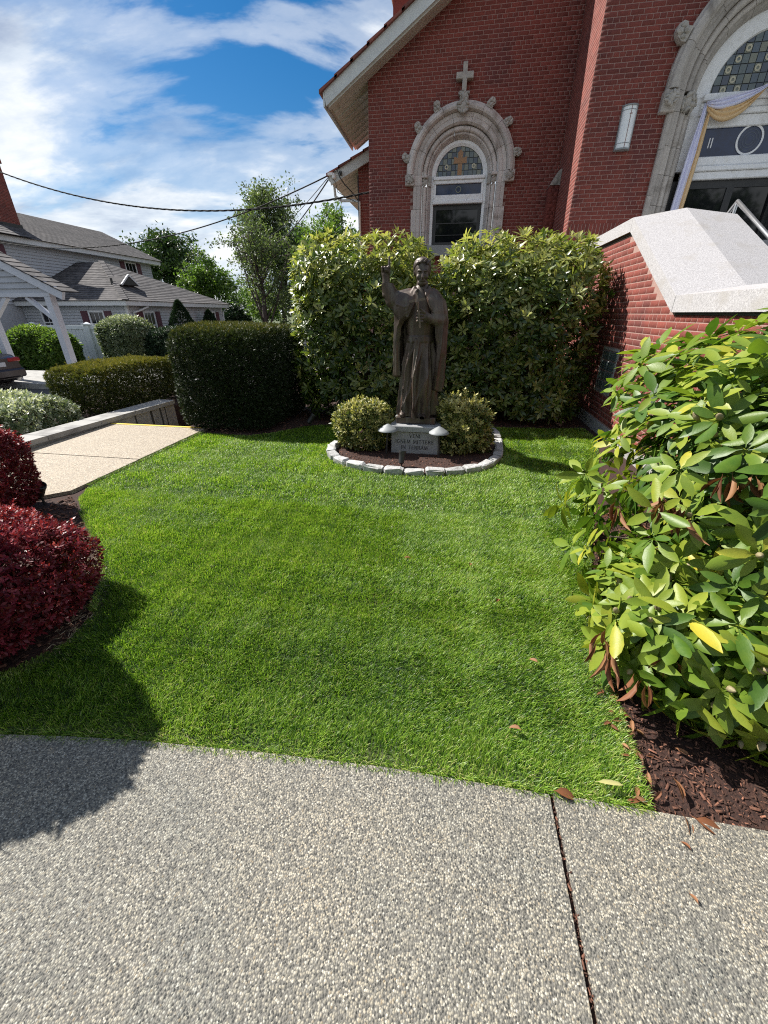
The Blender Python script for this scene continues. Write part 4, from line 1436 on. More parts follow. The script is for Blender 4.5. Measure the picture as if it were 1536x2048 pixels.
MB().rbox((-0.63, 4.60, 0.325), (-0.165, 4.97, 0.402), 0.008).build('plinth', MAT['bronze'], ST)

# granite pedestal with the inscription
PD = thing('pedestal', 'grey granite pedestal carved with Latin words beneath the statue', 'pedestal', (-0.395, 4.78, -0.03))
MB().rbox((-0.675, 4.515, -0.05), (-0.115, 5.02, 0.25), 0.006).build('block', MAT['granite_grey'], PD)
MB().rbox((-0.695, 4.488, 0.252), (-0.098, 5.05, 0.324), 0.008).build('cap_stone', MAT['granite_grey'], PD)
GL = {  # stroke capitals on a unit square: (x0,y0,x1,y1,weight)
    'V': [(0.0, 1, .38, 0, 1), (.38, 0, .76, 1, .55)], 'E': [(.08, 0, .08, 1, 1), (.08, .97, .56, .97, .6), (.08, .52, .48, .52, .6), (.08, .03, .58, .03, .6)],
    'N': [(.06, 0, .06, 1, .55), (.06, 1, .70, 0, 1), (.70, 0, .70, 1, .55)], 'I': [(.1, 0, .1, 1, 1)],
    'G': [(.66, .84, .46, .97, .8), (.46, .97, .2, .9, .8), (.2, .9, .05, .66, .9), (.05, .66, .05, .34, 1), (.05, .34, .2, .1, .9), (.2, .1, .46, .03, .8), (.46, .03, .68, .12, .8), (.68, .12, .68, .42, .9), (.52, .44, .78, .44, .5)],
    'M': [(.06, 0, .12, 1, .55), (.12, 1, .46, .05, 1), (.46, .05, .80, 1, .55), (.80, 1, .88, 0, 1)],
    'T': [(.36, 0, .36, 1, 1), (.02, .97, .70, .97, .6)], 'R': [(.08, 0, .08, 1, 1), (.08, .97, .40, .95, .6), (.40, .95, .56, .76, .9), (.56, .76, .40, .53, .9), (.40, .53, .08, .50, .6), (.34, .5, .66, 0, 1)],
    'A': [(.0, 0, .36, 1, .55), (.36, 1, .76, 0, 1), (.14, .36, .6, .36, .5)]}
GWD = {'V': .78, 'E': .62, 'N': .78, 'I': .22, 'G': .80, 'M': .94, 'T': .74, 'R': .68, 'A': .78}


def engrave(text, xc, z, h, y):
    mb = MB()
    wd = [GWD[c] if c != ' ' else 0.45 for c in text]
    total = (sum(wd) + 0.2 * (len(text) - 1)) * h
    x = xc - total / 2
    for c, w_ in zip(text, wd):
        if c != ' ':
            ends = []
            for (a, b, c_, d, wt) in GL[c]:
                t = 0.075 * h * wt
                p, q = Vector((x + a * h, y, z + b * h)), Vector((x + c_ * h, y, z + d * h))
                dr_ = (q - p).normalized()
                s = Vector((-dr_.z, 0, dr_.x)) * t
                mb.prism([p + s, p - s, q - s, q + s], (0, 0.0035, 0))
                ends += [(a, b, wt), (c_, d, wt)]
            for (a, b, wt) in ends:
                if b in (0, 1):
                    zz_ = z + b * h
                    mb.prism([(x + (a - .10) * h, y - 0.0004, zz_ - 0.025 * h), (x + (a + .10) * h, y - 0.0004, zz_ - 0.025 * h), (x + (a + .10) * h, y - 0.0004, zz_ + 0.025 * h), (x + (a - .10) * h, y - 0.0004, zz_ + 0.025 * h)], (0, 0.003, 0))
        x += (w_ + 0.2) * h
    return mb


for text, z in (('VENI', 0.183), ('IGNEM MITTERE', 0.113), ('IN TERRAM', 0.042)):
    engrave(text, -0.395, z, 0.042, 4.5125).build('inscription', MAT['letters'], PD)

# ------------------------------------------------------------------ round bed: mulch, stone edging
RING = [(-1.38, 4.72), (-1.42, 4.52), (-1.37, 4.30), (-1.25, 4.12), (-1.08, 3.98), (-0.88, 3.885), (-0.66, 3.84), (-0.44, 3.835), (-0.22, 3.855), (-0.01, 3.895), (0.19, 3.975), (0.36, 4.10), (0.49, 4.27), (0.575, 4.47), (0.615, 4.70), (0.635, 4.95), (0.64, 5.22), (0.635, 5.50), (0.60, 5.70)]
inner = RING + [(0.4, 5.95), (-1.2, 5.75)]
sheet('mulch_bed', inner, -0.012, MAT['mulch'])
ED = thing('stone_edging', 'rough white granite block edging curving round the statue bed', 'edging', (-0.4, 3.84, -0.03))
for i in range(len(RING) - 1):
    p, q = Vector((*RING[i], 0)), Vector((*RING[i + 1], 0))
    d = q - p
    L = d.length * random.uniform(0.90, 0.96)
    bm = bmesh.new()
    bmesh.ops.create_cube(bm, size=1.0)
    bmesh.ops.bevel(bm, geom=bm.edges[:], offset=0.13, segments=1, affect='EDGES')
    for v in bm.verts:
        v.co.x *= L
        v.co.y *= 0.10 * random.uniform(0.85, 1.15)
        v.co.z = v.co.z * 0.09 * random.uniform(0.85, 1.1)
        v.co += Vector((random.uniform(-1, 1), random.uniform(-1, 1), random.uniform(-1, 1))) * 0.007
    bm.transform(Matrix.Translation((p + q) / 2 + Vector((0, 0, 0.002 + random.uniform(-0.008, 0.01)))) @ Matrix.Rotation(math.atan2(d.y, d.x) + random.uniform(-0.06, 0.06), 4, 'Z'))
    MB().bm(bm, random.random()).build('stone', MAT['edging'], ED)


def inside(pts, x, y):
    c = np.zeros(len(x), bool)
    n = len(pts)
    for i in range(n):
        x0, y0 = pts[i]
        x1, y1 = pts[(i + 1) % n]
        if y0 == y1:
            continue
        c ^= ((y0 > y) != (y1 > y)) & (x < (x1 - x0) * (y - y0) / (y1 - y0) + x0)
    return c


def edge_dist(pts, x, y):
    d = np.full(len(x), 9.0)
    for i in range(len(pts)):
        a, b = np.array(pts[i]), np.array(pts[(i + 1) % len(pts)])
        e = b - a
        t = np.clip(((x - a[0]) * e[0] + (y - a[1]) * e[1]) / (e @ e), 0, 1)
        d = np.minimum(d, np.hypot(x - a[0] - t * e[0], y - a[1] - t * e[1]))
    return d


# ------------------------------------------------------------------ leaf scatter helpers
def frames(d, n):
    """unit x axis d, approximate normal n -> (N,3,3) with columns x,y,z"""
    d = d / np.linalg.norm(d, axis=1, keepdims=True)
    y = np.cross(n, d)
    y /= np.linalg.norm(y, axis=1, keepdims=True) + 1e-9
    z = np.cross(d, y)
    return np.stack([d, y, z], 2)


def scatter_mesh(name, tv, tf, R, P, S, tint, mat, smooth=True):
    """join many copies of a small template into one mesh"""
    n = len(P)
    S = np.asarray(S)
    if S.ndim == 1:
        S = np.repeat(S[:, None], 3, 1)
    V = np.einsum('nij,nkj->nki', R, tv[None] * S[:, None, :]) + P[:, None, :]
    k = len(tv)
    Fs = []
    for f in tf:
        Fs.append((np.asarray(f)[None] + (np.arange(n) * k)[:, None, None]).reshape(-1, np.asarray(f).shape[1]))
    return np_mesh(name, V.reshape(-1, 3), Fs, mat, np.repeat(tint, k), smooth)


def leaf_template(curve=0.12, crease=0.10, wid=0.17, rows=((0.0, .06), (0.12, .10), (0.32, .85), (0.58, 1.0), (0.82, .70), (1.0, .05)), roll=0.0):
    V, Q = [], []
    for t, w_ in rows:
        zc = -curve * t * t
        hw = wid * w_
        V += [(t, -hw, zc + crease * hw * 2 - roll * hw * hw * 18), (t, 0, zc), (t, hw, zc + crease * hw * 2 - roll * hw * hw * 18)]
    for i in range(len(rows) - 1):
        a = i * 3
        Q += [(a, a + 3, a + 4, a + 1), (a + 1, a + 4, a + 5, a + 2)]
    return np.array(V, float), [np.array(Q)]


LEAF = leaf_template()
LEAF_LOW = leaf_template(rows=((0.0, .08), (0.35, .9), (0.7, .9), (1.0, .06)))
SMALL = (np.array([(0, 0, 0), (.45, -.26, .05), (1, 0, -.06), (.45, .26, .05)], float), [np.array([(0, 1, 2, 3)])])


def rnd_dirs(n):
    v = RNG.normal(size=(n, 3))
    return v / np.linalg.norm(v, axis=1, keepdims=True)


def noise3(P, s, seed=0):
    """cheap smooth noise for uneven outlines"""
    q = P * s + seed * 1.7
    return (np.sin(q[:, 0] * 1.3 + 1.1 * np.sin(q[:, 1] * 1.7 + seed)) + np.sin(q[:, 1] * 1.1 + 1.3 * np.sin(q[:, 2] * 1.5)) + np.sin(q[:, 2] * 1.4 + 1.2 * np.sin(q[:, 0] * 1.2 + 2 * seed))) / 3


def box_surface(n, c, r, p=4.0, bump=0.06, bs=5.0, seed=0, zmin=None, shell=(1.0, 1.0)):
    """points and normals on a rounded, slightly lumpy block"""
    r = np.array(r, float)
    A = np.array([r[1] * r[2], r[1] * r[2], r[0] * r[2], r[0] * r[2], r[0] * r[1], r[0] * r[1]])
    fc = RNG.choice(6, size=n, p=A / A.sum())
    Q = RNG.uniform(-1, 1, (n, 3))
    ax = fc // 2
    Q[np.arange(n), ax] = np.where(fc % 2, 1, -1)
    nm = (np.abs(Q) ** p).sum(1) ** (1 / p)
    Q = Q / nm[:, None]
    N = np.sign(Q) * np.abs(Q) ** (p - 1) / r
    N /= np.linalg.norm(N, axis=1, keepdims=True)
    P = Q * r
    P = P * (1 + bump * noise3(P, bs, seed))[:, None] * RNG.uniform(shell[0], shell[1], n)[:, None] + np.array(c)
    if zmin is not None:
        k = P[:, 2] > zmin
        P, N = P[k], N[k]
    return P, N


def whorls(P, A, L, nl=(6, 9), tilt=(5, 40), rng=RNG, ltint=None):
    """rosettes of leaves round the axes A at the points P"""
    n = len(P)
    cnt = rng.integers(nl[0], nl[1] + 1, n)
    w_ = np.repeat(np.arange(n), cnt)
    k = np.concatenate([np.arange(c) for c in cnt])
    A = A / np.linalg.norm(A, axis=1, keepdims=True)
    ref = np.where(np.abs(A[:, 2:3]) < 0.9, np.array([[0, 0, 1.0]]), np.array([[1.0, 0, 0]]))
    U = np.cross(A, ref); U /= np.linalg.norm(U, axis=1, keepdims=True)
    W = np.cross(A, U)
    az = 2 * np.pi * k / cnt[w_] * 1.0 + rng.uniform(0, 6.28, n)[w_] + rng.normal(0, 0.22, len(w_))
    tl = np.radians(rng.uniform(tilt[0], tilt[1], len(w_)))
    rd = U[w_] * np.cos(az)[:, None] + W[w_] * np.sin(az)[:, None]
    d = rd * np.cos(tl)[:, None] + A[w_] * np.sin(tl)[:, None]
    nrm = A[w_] * np.cos(tl)[:, None] - rd * np.sin(tl)[:, None] + rng.normal(0, 0.18, (len(w_), 3))
    R = frames(d, nrm)
    Pb = P[w_] + rd * 0.008 + A[w_] * rng.uniform(-0.02, 0.012, len(w_))[:, None]
    S = rng.uniform(L[0], L[1], len(w_)) * rng.uniform(0.9, 1.1, n)[w_]
    return R, Pb, S, w_


def leaf_objects(parent, R, P, S, tint, mat, outer, nparts=300, tmpl=LEAF, rest_tmpl=LEAF, single='leaf', rest='foliage', N=None):
    """the leaves that show largest become single objects, the rest one mass"""
    sc = seen_size(P + R[:, :, 0] * (S * 0.5)[:, None]) * S * outer
    if N is not None:
        view = np.array(CAM_LOC) - P
        view /= np.linalg.norm(view, axis=1, keepdims=True)
        sc = sc * np.clip((view * N).sum(1) + 0.15, 0.0, 1)
    order = np.argsort(-sc)
    one, many = order[:nparts], order[nparts:]
    cache = {}
    for i in one:
        tv = round(float(np.clip(tint[i], 0, 1)) * 9) / 9
        kk = (tv, int(i) % 2)
        if kk not in cache:
            V, F = tmpl if kk[1] else leaf_template(0.2, 0.14, 0.155)
            cache[kk] = np_mesh(single, V, F, mat, np.full(len(V), tv), True)
        m4 = Matrix(R[i].tolist()).to_4x4() @ Matrix.Diagonal((S[i], S[i], S[i], 1))
        m4.translation = Vector(P[i])
        link(single, cache[kk], parent, m4)
    if len(many):
        o = link(rest, scatter_mesh(rest, rest_tmpl[0], rest_tmpl[1], R[many], P[many], S[many], tint[many], mat), parent)
        o['kind'] = 'stuff'


MAT['twig'] = M('twig_bark', (0.10, 0.075, 0.055), (0.055, 0.04, 0.03), 30, 0.9, 0.3, 80)
MAT['rhodo'] = LM('rhododendron_leaf', [(0.0, (0.018, 0.042, 0.010)), (0.35, (0.040, 0.078, 0.015)), (0.6, (0.10, 0.14, 0.026)), (0.82, (0.24, 0.265, 0.07)), (1.0, (0.36, 0.35, 0.12))], 0.33, 0.33, 0.6)
MAT['dead_leaf'] = LM('dead_leaf', [(0.0, (0.10, 0.036, 0.016)), (0.5, (0.20, 0.078, 0.034)), (1.0, (0.30, 0.165, 0.08))], 0.6, 0.15, 0.3)
MAT['yew'] = LM('yew_needles', [(0.0, (0.012, 0.022, 0.008)), (0.5, (0.024, 0.040, 0.012)), (0.85, (0.06, 0.075, 0.018)), (1.0, (0.15, 0.14, 0.03))], 0.55, 0.12, 0.35)
MAT['hedge_green'] = LM('hedge_leaf', [(0.0, (0.018, 0.030, 0.008)), (0.5, (0.045, 0.062, 0.014)), (0.85, (0.13, 0.135, 0.024)), (1.0, (0.24, 0.21, 0.04))], 0.55, 0.15, 0.35)
MAT['euonymus'] = LM('variegated_leaf', [(0.0, (0.03, 0.055, 0.012)), (0.38, (0.085, 0.11, 0.025)), (0.6, (0.30, 0.285, 0.09)), (1.0, (0.55, 0.50, 0.22))], 0.45, 0.25, 0.45)
MAT['barberry'] = LM('red_leaf', [(0.0, (0.055, 0.007, 0.009)), (0.4, (0.13, 0.012, 0.020)), (0.7, (0.25, 0.024, 0.044)), (1.0, (0.44, 0.11, 0.13))], 0.42, 0.30, 0.4)
MAT['silver'] = LM('pale_shrub_leaf', [(0.0, (0.05, 0.08, 0.03)), (0.45, (0.17, 0.21, 0.11)), (0.8, (0.48, 0.50, 0.38)), (1.0, (0.66, 0.66, 0.55))], 0.5, 0.2, 0.4)


def stems(parent, base, tips, r0, mat, name='branch', jig=0.06, n=5, spread=0.25, single=True):
    """branches rising from the ground to the given tips"""
    mb = MB()
    for t in tips:
        b = Vector(base) + Vector((random.uniform(-spread, spread), random.uniform(-spread, spread), 0))
        t = Vector(t)
        pts = []
        for i in range(n + 1):
            s = i / n
            p = b.lerp(t, s)
            p.z = b.z + (t.z - b.z) * (s ** 0.8)
            p += Vector((random.uniform(-1, 1), random.uniform(-1, 1), random.uniform(-.5, .5))) * jig * math.sin(math.pi * s)
            pts.append(p)
        mb.tube(pts, [r0 * (1 - 0.75 * i / n) for i in range(n + 1)], 5)
        if not single:
            mb.build(name, mat, parent, smooth=True)
            mb = MB()
    if single:
        mb.build(name, mat, parent, smooth=True)


def rhododendron(name, label, c, r, nw, seed, L=(0.085, 0.135), bump=0.10, dead=(), nparts=300, group=None, p=3.6, ytint=0.0):
    t = thing(name, label, 'shrub', (c[0], c[1], -0.03), group)
    allR, allP, allS, allT, allO, allN = [], [], [], [], [], []
    for shell, frac, outer in (((0.96, 1.06), 1.0, 1.0), ((0.84, 0.95), 0.7, 0.25), ((0.62, 0.8), 0.5, 0.1)):
        P, N = box_surface(int(nw * frac), c, r, p, bump, 3.2, seed, 0.10, shell)
        A = N + np.array([-0.15, 0, 0.6]) + RNG.normal(0, 0.3, N.shape)
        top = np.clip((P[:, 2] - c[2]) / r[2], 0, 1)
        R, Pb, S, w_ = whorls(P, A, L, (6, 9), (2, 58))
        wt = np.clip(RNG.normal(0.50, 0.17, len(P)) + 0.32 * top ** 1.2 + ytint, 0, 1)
        T = np.clip(wt[w_] + RNG.normal(0, 0.09, len(w_)) + (RNG.random(len(w_)) < 0.02) * 0.4, 0, 1)
        allR.append(R); allP.append(Pb); allS.append(S); allT.append(T); allO.append(np.full(len(S), outer)); allN.append(N[w_])
    R, P, S, T, O, N = (np.concatenate(a) for a in (allR, allP, allS, allT, allO, allN))
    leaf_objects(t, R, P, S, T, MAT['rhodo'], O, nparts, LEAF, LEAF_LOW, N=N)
    tips = box_surface(60, c, [q * 0.86 for q in r], p, bump, 3.2, seed, 0.3)[0]
    stems(t, (c[0], c[1], -0.05), tips, 0.022, MAT['twig'], spread=r[0] * 0.5)
    for dp in dead:
        k = 7
        d = np.stack([RNG.normal(0, 0.35, k), RNG.normal(-0.15, 0.3, k), -np.ones(k)], 1)
        Rd = frames(d, RNG.normal(0, 1, (k, 3)))
        o = link('dead_leaves', scatter_mesh('dead_leaves', *leaf_template(0.1, 0.9, 0.09), Rd, np.repeat([dp], k, 0) + RNG.normal(0, 0.015, (k, 3)), RNG.uniform(0.07, 0.11, k), RNG.random(k), MAT['dead_leaf']), t)
    return t


rhododendron('rhododendron', 'large rounded rhododendron behind the statue on the yew hedge side', (-1.43, 6.75, 1.10), (1.06, 0.92, 1.36), 1750, 2, L=(0.075, 0.125), bump=0.10, dead=((-1.37, 5.93, 1.02), (-1.22, 5.93, 1.10), (-1.12, 5.9, 0.62)), p=2.7)
rhododendron('rhododendron', 'broad clipped rhododendron behind the statue against the brick stair wall', (0.79, 6.95, 1.12), (1.10, 0.94, 1.31), 1850, 5, L=(0.075, 0.125), bump=0.09, p=3.2)

SPRIG_V, SPRIG_F = [], []
for (dx_, dy_, dz_, l_) in ((1, 0, 0.15, 1.0), (.75, .55, .25, .8), (.75, -.55, .25, .8), (.6, .1, .8, .8), (.85, -.25, -.35, .7)):
    b_ = len(SPRIG_V)
    d_ = np.array((dx_, dy_, dz_)); d_ = d_ / np.linalg.norm(d_) * l_
    s_ = np.cross(d_, (0.2, 0.3, 1.0)); s_ = s_ / np.linalg.norm(s_) * 0.10
    SPRIG_V += [(0, 0, 0), tuple(d_ * .5 + s_), tuple(d_), tuple(d_ * .5 - s_)]
    SPRIG_F.append((b_, b_ + 1, b_ + 2, b_ + 3))
SPRIG = (np.array(SPRIG_V, float), [np.array(SPRIG_F)])
b_, SV, SF = 0, [], []
for k in range(5):
    a_ = k * 2.4
    d_ = np.array((math.cos(a_) * .75, math.sin(a_) * .75, 0.35 + 0.12 * k))
    s_ = np.cross(d_, (0, 0, 1.0)); s_ = s_ / np.linalg.norm(s_) * 0.24
    o_ = np.array((0, 0, 0.14 * k))
    SV += [tuple(o_), tuple(o_ + d_ * .5 + s_), tuple(o_ + d_), tuple(o_ + d_ * .5 - s_)]
    SF.append((b_, b_ + 1, b_ + 2, b_ + 3)); b_ += 4
TUFT = (np.array(SV, float), [np.array(SF)])          # a shoot with five small leaves, growing along +z


def hedge(name, label, c, r, n, size, mat, tmpl=SPRIG, p=8.0, bump=0.04, bs=5.0, seed=0, cat='hedge', zmin=0.0, top=0.45, base=0.35, group=None, up=0.35, layers=((0.985, 1.03, 1.0), (0.88, 0.97, 0.7), (0.7, 0.86, 0.4)), axis_z=False, nstem=26, tsd=0.14, shoots=0, shoot_len=0.08):
    t = thing(name, label, cat, (c[0], c[1], zmin - 0.03), group)
    Rs, Ps, Ss, Ts = [], [], [], []
    for a, b, fr in layers:
        P, N = box_surface(int(n * fr), c, r, p, bump, bs, seed, zmin, (a, b))
        A = N + np.array([0, 0, up]) + RNG.normal(0, 0.45, N.shape)
        A /= np.linalg.norm(A, axis=1, keepdims=True)
        if axis_z:
            Fm = frames(np.cross(A, rnd_dirs(len(A))), A)
        else:
            Fm = frames(A, rnd_dirs(len(A)))
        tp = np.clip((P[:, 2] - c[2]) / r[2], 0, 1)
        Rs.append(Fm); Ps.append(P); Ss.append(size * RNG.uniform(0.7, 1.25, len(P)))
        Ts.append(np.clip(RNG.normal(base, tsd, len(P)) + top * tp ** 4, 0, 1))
    if shoots:      # stray shoots standing out of the clipped outline
        P, N = box_surface(shoots, c, r, p, bump, bs, seed, zmin + r[2] * 0.5, (1.0, 1.0))
        D = N + np.array([0, 0, 0.7]) + RNG.normal(0, 0.35, N.shape)
        D /= np.linalg.norm(D, axis=1, keepdims=True)
        ln = RNG.uniform(0.4, 1.0, len(P)) * shoot_len
        for s_ in (0.2, 0.45, 0.7, 0.95):
            Rs.append(frames(np.cross(D, rnd_dirs(len(D))), D) if axis_z else frames(D, rnd_dirs(len(D))))
            Ps.append(P + D * (ln * s_)[:, None]); Ss.append(size * RNG.uniform(0.6, 1.0, len(P)))
            Ts.append(np.clip(RNG.normal(base + top * 0.7, tsd, len(P)), 0, 1))
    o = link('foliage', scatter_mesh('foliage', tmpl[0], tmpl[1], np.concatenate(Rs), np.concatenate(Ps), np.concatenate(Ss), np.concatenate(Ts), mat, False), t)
    o['kind'] = 'stuff'
    tips = box_surface(nstem, c, [q * 0.85 for q in r], p, bump, bs, seed, zmin)[0]
    stems(t, (c[0], c[1], zmin - 0.05), tips, 0.014, MAT['twig'], spread=min(r[0], r[1]) * 0.6)
    return t


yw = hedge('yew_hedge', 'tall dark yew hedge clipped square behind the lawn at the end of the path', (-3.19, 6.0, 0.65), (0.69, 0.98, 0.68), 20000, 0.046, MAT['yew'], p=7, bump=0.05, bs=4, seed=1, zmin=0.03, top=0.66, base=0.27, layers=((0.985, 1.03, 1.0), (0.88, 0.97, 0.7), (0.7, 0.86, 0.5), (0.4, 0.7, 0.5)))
hedge('euonymus_bush', 'dense yellow green variegated bush beside the pedestal on the path side', (-1.05, 4.74, 0.25), (0.335, 0.29, 0.28), 1350, 0.044, MAT['euonymus'], TUFT, shoots=60, shoot_len=0.07, p=2.6, bump=0.12, bs=9, seed=3, cat='bush', zmin=0.02, top=0.3, base=0.47, axis_z=True, tsd=0.28, nstem=16)
hedge('euonymus_bush', 'looser golden variegated bush beside the pedestal on the stair wall side', (0.15, 4.80, 0.25), (0.305, 0.29, 0.28), 950, 0.052, MAT['euonymus'], TUFT, shoots=110, shoot_len=0.13, p=2.4, bump=0.26, bs=10, seed=4, cat='bush', zmin=0.02, top=0.36, base=0.46, axis_z=True, tsd=0.24, nstem=16)
hedge('barberry_bush', 'rounded dark red barberry beside the far part of the path', (-3.92, 2.33, 0.33), (0.50, 0.38, 0.36), 5200, 0.026, MAT['barberry'], TUFT, p=2.8, bump=0.11, bs=8, shoots=160, seed=5, cat='bush', zmin=-0.02, top=0.3, base=0.4, axis_z=True, tsd=0.2)
hedge('barberry_bush', 'clipped crimson barberry nearest to the sidewalk at the lawn corner', (-2.73, 1.18, 0.20), (0.76, 0.60, 0.29), 9000, 0.026, MAT['barberry'], TUFT, p=3.0, bump=0.11, bs=8, shoots=260, seed=6, cat='bush', zmin=-0.02, top=0.34, base=0.4, axis_z=True, tsd=0.2)
# the taller shrub at the sidewalk whose shadow falls across the corner of the lawn
hedge('holly_shrub', 'tall leafy shrub at the sidewalk end of the barberry bed', (-2.64, 1.05, 0.74), (0.42, 0.33, 0.72), 4000, 0.05, MAT['yew'], TUFT, p=2.4, bump=0.12, bs=5, seed=7, cat='shrub', zmin=0.0, axis_z=True)
hedge('low_hedge', 'low green clipped hedge standing above the retaining wall', (-6.13, 6.72, 0.30), (0.50, 1.12, 0.40), 12500, 0.05, MAT['hedge_green'], p=6, bump=0.06, bs=4, seed=8, zmin=-0.02, top=0.42, base=0.55, shoots=200)
hedge('low_hedge', 'short green hedge beyond the steps beside the handrail post', (-5.85, 8.5, 0.18), (0.42, 0.55, 0.52), 3600, 0.05, MAT['hedge_green'], p=5, bump=0.06, bs=4, seed=9, zmin=-0.1, top=0.45, base=0.45)
hedge('pale_shrub', 'low shrub with pale silvery leaves above the retaining wall', (-6.5, 4.72, 0.04), (0.92, 0.70, 0.34), 3200, 0.055, MAT['silver'], TUFT, p=2.4, bump=0.18, bs=6, seed=10, cat='shrub', zmin=-0.1, top=0.25, base=0.45, axis_z=True, tsd=0.25)
# ------------------------------------------------------------------ foreground rhododendron on the right
def big_rhododendron():
    c, r = np.array((1.96, 2.16, 0.62)), np.array((1.08, 1.06, 0.92))
    t = thing('rhododendron', 'nearest large leaved rhododendron beside the sidewalk with dead brown leaves', 'shrub', (c[0], c[1], -0.03))
    allR, allP, allS, allT, allO, allN, buds = [], [], [], [], [], [], []
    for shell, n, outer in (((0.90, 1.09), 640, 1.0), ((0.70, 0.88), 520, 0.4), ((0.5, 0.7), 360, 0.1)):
        P, N = box_surface(n, c, r, 2.3, 0.13, 4.0, 12, 0.06, shell)
        if outer == 1.0:      # a low lobe reaching out over the mulch at the sidewalk side
            P2, N2 = box_surface(420, (1.50, 1.42, 0.25), (0.66, 0.40, 0.28), 2.3, 0.18, 6.0, 4, 0.02, (0.75, 1.08))
            P3, N3 = box_surface(170, (1.06, 1.62, 0.26), (0.34, 0.42, 0.24), 2.2, 0.2, 6.0, 9, 0.03, (0.7, 1.08))
            P, N = np.concatenate([P, P2, P3]), np.concatenate([N, N2, N3])
        A = N + np.array([0, 0, 0.45]) + RNG.normal(0, 0.25, N.shape)
        R, Pb, S, w_ = whorls(P, A, (0.085, 0.165), (6, 9), (-18, 38))
        wt = np.clip(RNG.normal(0.54, 0.16, len(P)) - (0.22 if outer < 1 else 0), 0, 0.86)      # inner leaves tinted darker, painting the shade inside the bush
        T = np.clip(wt[w_] + RNG.normal(0, 0.09, len(w_)) + (RNG.random(len(w_)) < 0.03) * 0.3, 0, 1)
        allR.append(R); allP.append(Pb); allS.append(S); allT.append(T); allO.append(np.full(len(S), outer)); allN.append(N[w_])
        if outer == 1.0:
            for i in range(len(P)):
                if RNG.random() < 0.3:
                    buds.append((P[i], A[i] / np.linalg.norm(A[i])))
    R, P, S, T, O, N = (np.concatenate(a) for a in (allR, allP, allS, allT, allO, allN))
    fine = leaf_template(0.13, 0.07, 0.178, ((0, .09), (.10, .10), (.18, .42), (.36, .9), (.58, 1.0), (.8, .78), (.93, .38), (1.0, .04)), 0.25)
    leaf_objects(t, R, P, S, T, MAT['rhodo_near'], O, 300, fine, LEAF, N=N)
    for k in range(16):
        tip = c + rnd_dirs(1)[0] * r * 0.82
        tip[2] = max(tip[2], 0.2)
        stems(t, (c[0] + random.uniform(-.3, .3), c[1] + random.uniform(-.3, .3), -0.05), [tip], 0.02, MAT['twig'], jig=0.12, spread=0.2)
    for tp in ((0.95, 1.75, 0.52), (0.88, 1.95, 0.45), (1.02, 2.1, 0.85), (0.98, 1.45, 0.35), (1.2, 1.35, 0.5), (1.12, 1.6, 0.75), (1.05, 1.9, 0.7)):
        stems(t, (1.7, 2.2, 0.0), [tp], 0.016, MAT['twig'], jig=0.10, spread=0.15)
    prof = [(0.002, 0), (0.009, 0.004), (0.0125, 0.013), (0.011, 0.024), (0.006, 0.034), (0.001, 0.040)]
    bm_ = MB().lathe(prof, n=8).mesh('bud', MAT['bud'], True)
    buds.sort(key=lambda b: -seen_size([b[0]])[0])
    for p_, a_ in buds[:70]:
        m4 = Vector(a_).to_track_quat('Z', 'Y').to_matrix().to_4x4()
        s_ = random.uniform(0.8, 1.25)
        m4 = m4 @ Matrix.Diagonal((s_, s_, s_, 1))
        m4.translation = Vector(p_) + Vector(a_) * 0.008
        link('bud', bm_, t, m4)
    # hanging clusters of curled dead leaves
    dl = [np_mesh('dead_leaf', *leaf_template(0.12 + 0.12 * k, 1.6, 0.05), MAT['dead_leaf'], np.full(18, 0.15 + 0.3 * k), True) for k in range(3)]
    for (p_, k) in (((0.90, 1.64, 0.82), 7), ((0.96, 1.62, 0.79), 8), ((1.07, 1.60, 0.95), 6), ((1.13, 1.59, 0.94), 5), ((0.68, 1.33, 0.33), 6), ((0.71, 1.27, 0.29), 6), ((0.80, 1.18, 0.26), 5), ((0.88, 1.22, 0.34), 3), ((0.80, 1.80, 0.71), 4)):
        for q in range(k):
            d = Vector((random.gauss(-0.1, 0.45), random.gauss(-0.25, 0.35), -1)).normalized()
            Rm = frames(np.array([d[:]]), RNG.normal(size=(1, 3)))[0]
            s_ = random.uniform(0.085, 0.14)
            m4 = Matrix(Rm.tolist()).to_4x4() @ Matrix.Diagonal((s_, s_, s_, 1))
            m4.translation = Vector(p_) + Vector((random.gauss(0, .015), random.gauss(0, .015), random.gauss(0, .01)))
            link('dead_leaf', random.choice(dl), t, m4)


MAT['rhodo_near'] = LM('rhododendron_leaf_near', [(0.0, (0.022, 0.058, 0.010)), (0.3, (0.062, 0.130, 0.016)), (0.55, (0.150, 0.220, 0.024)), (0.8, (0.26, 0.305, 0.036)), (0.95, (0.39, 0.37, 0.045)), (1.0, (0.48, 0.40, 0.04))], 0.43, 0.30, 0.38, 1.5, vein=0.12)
MAT['bud'] = M('bud_scale', (0.26, 0.23, 0.12), (0.20, 0.15, 0.085), 60, 0.6, 0.3, 200)
RNG.bit_generator.state = np.random.default_rng(21).bit_generator.state
random.seed(21)
big_rhododendron()

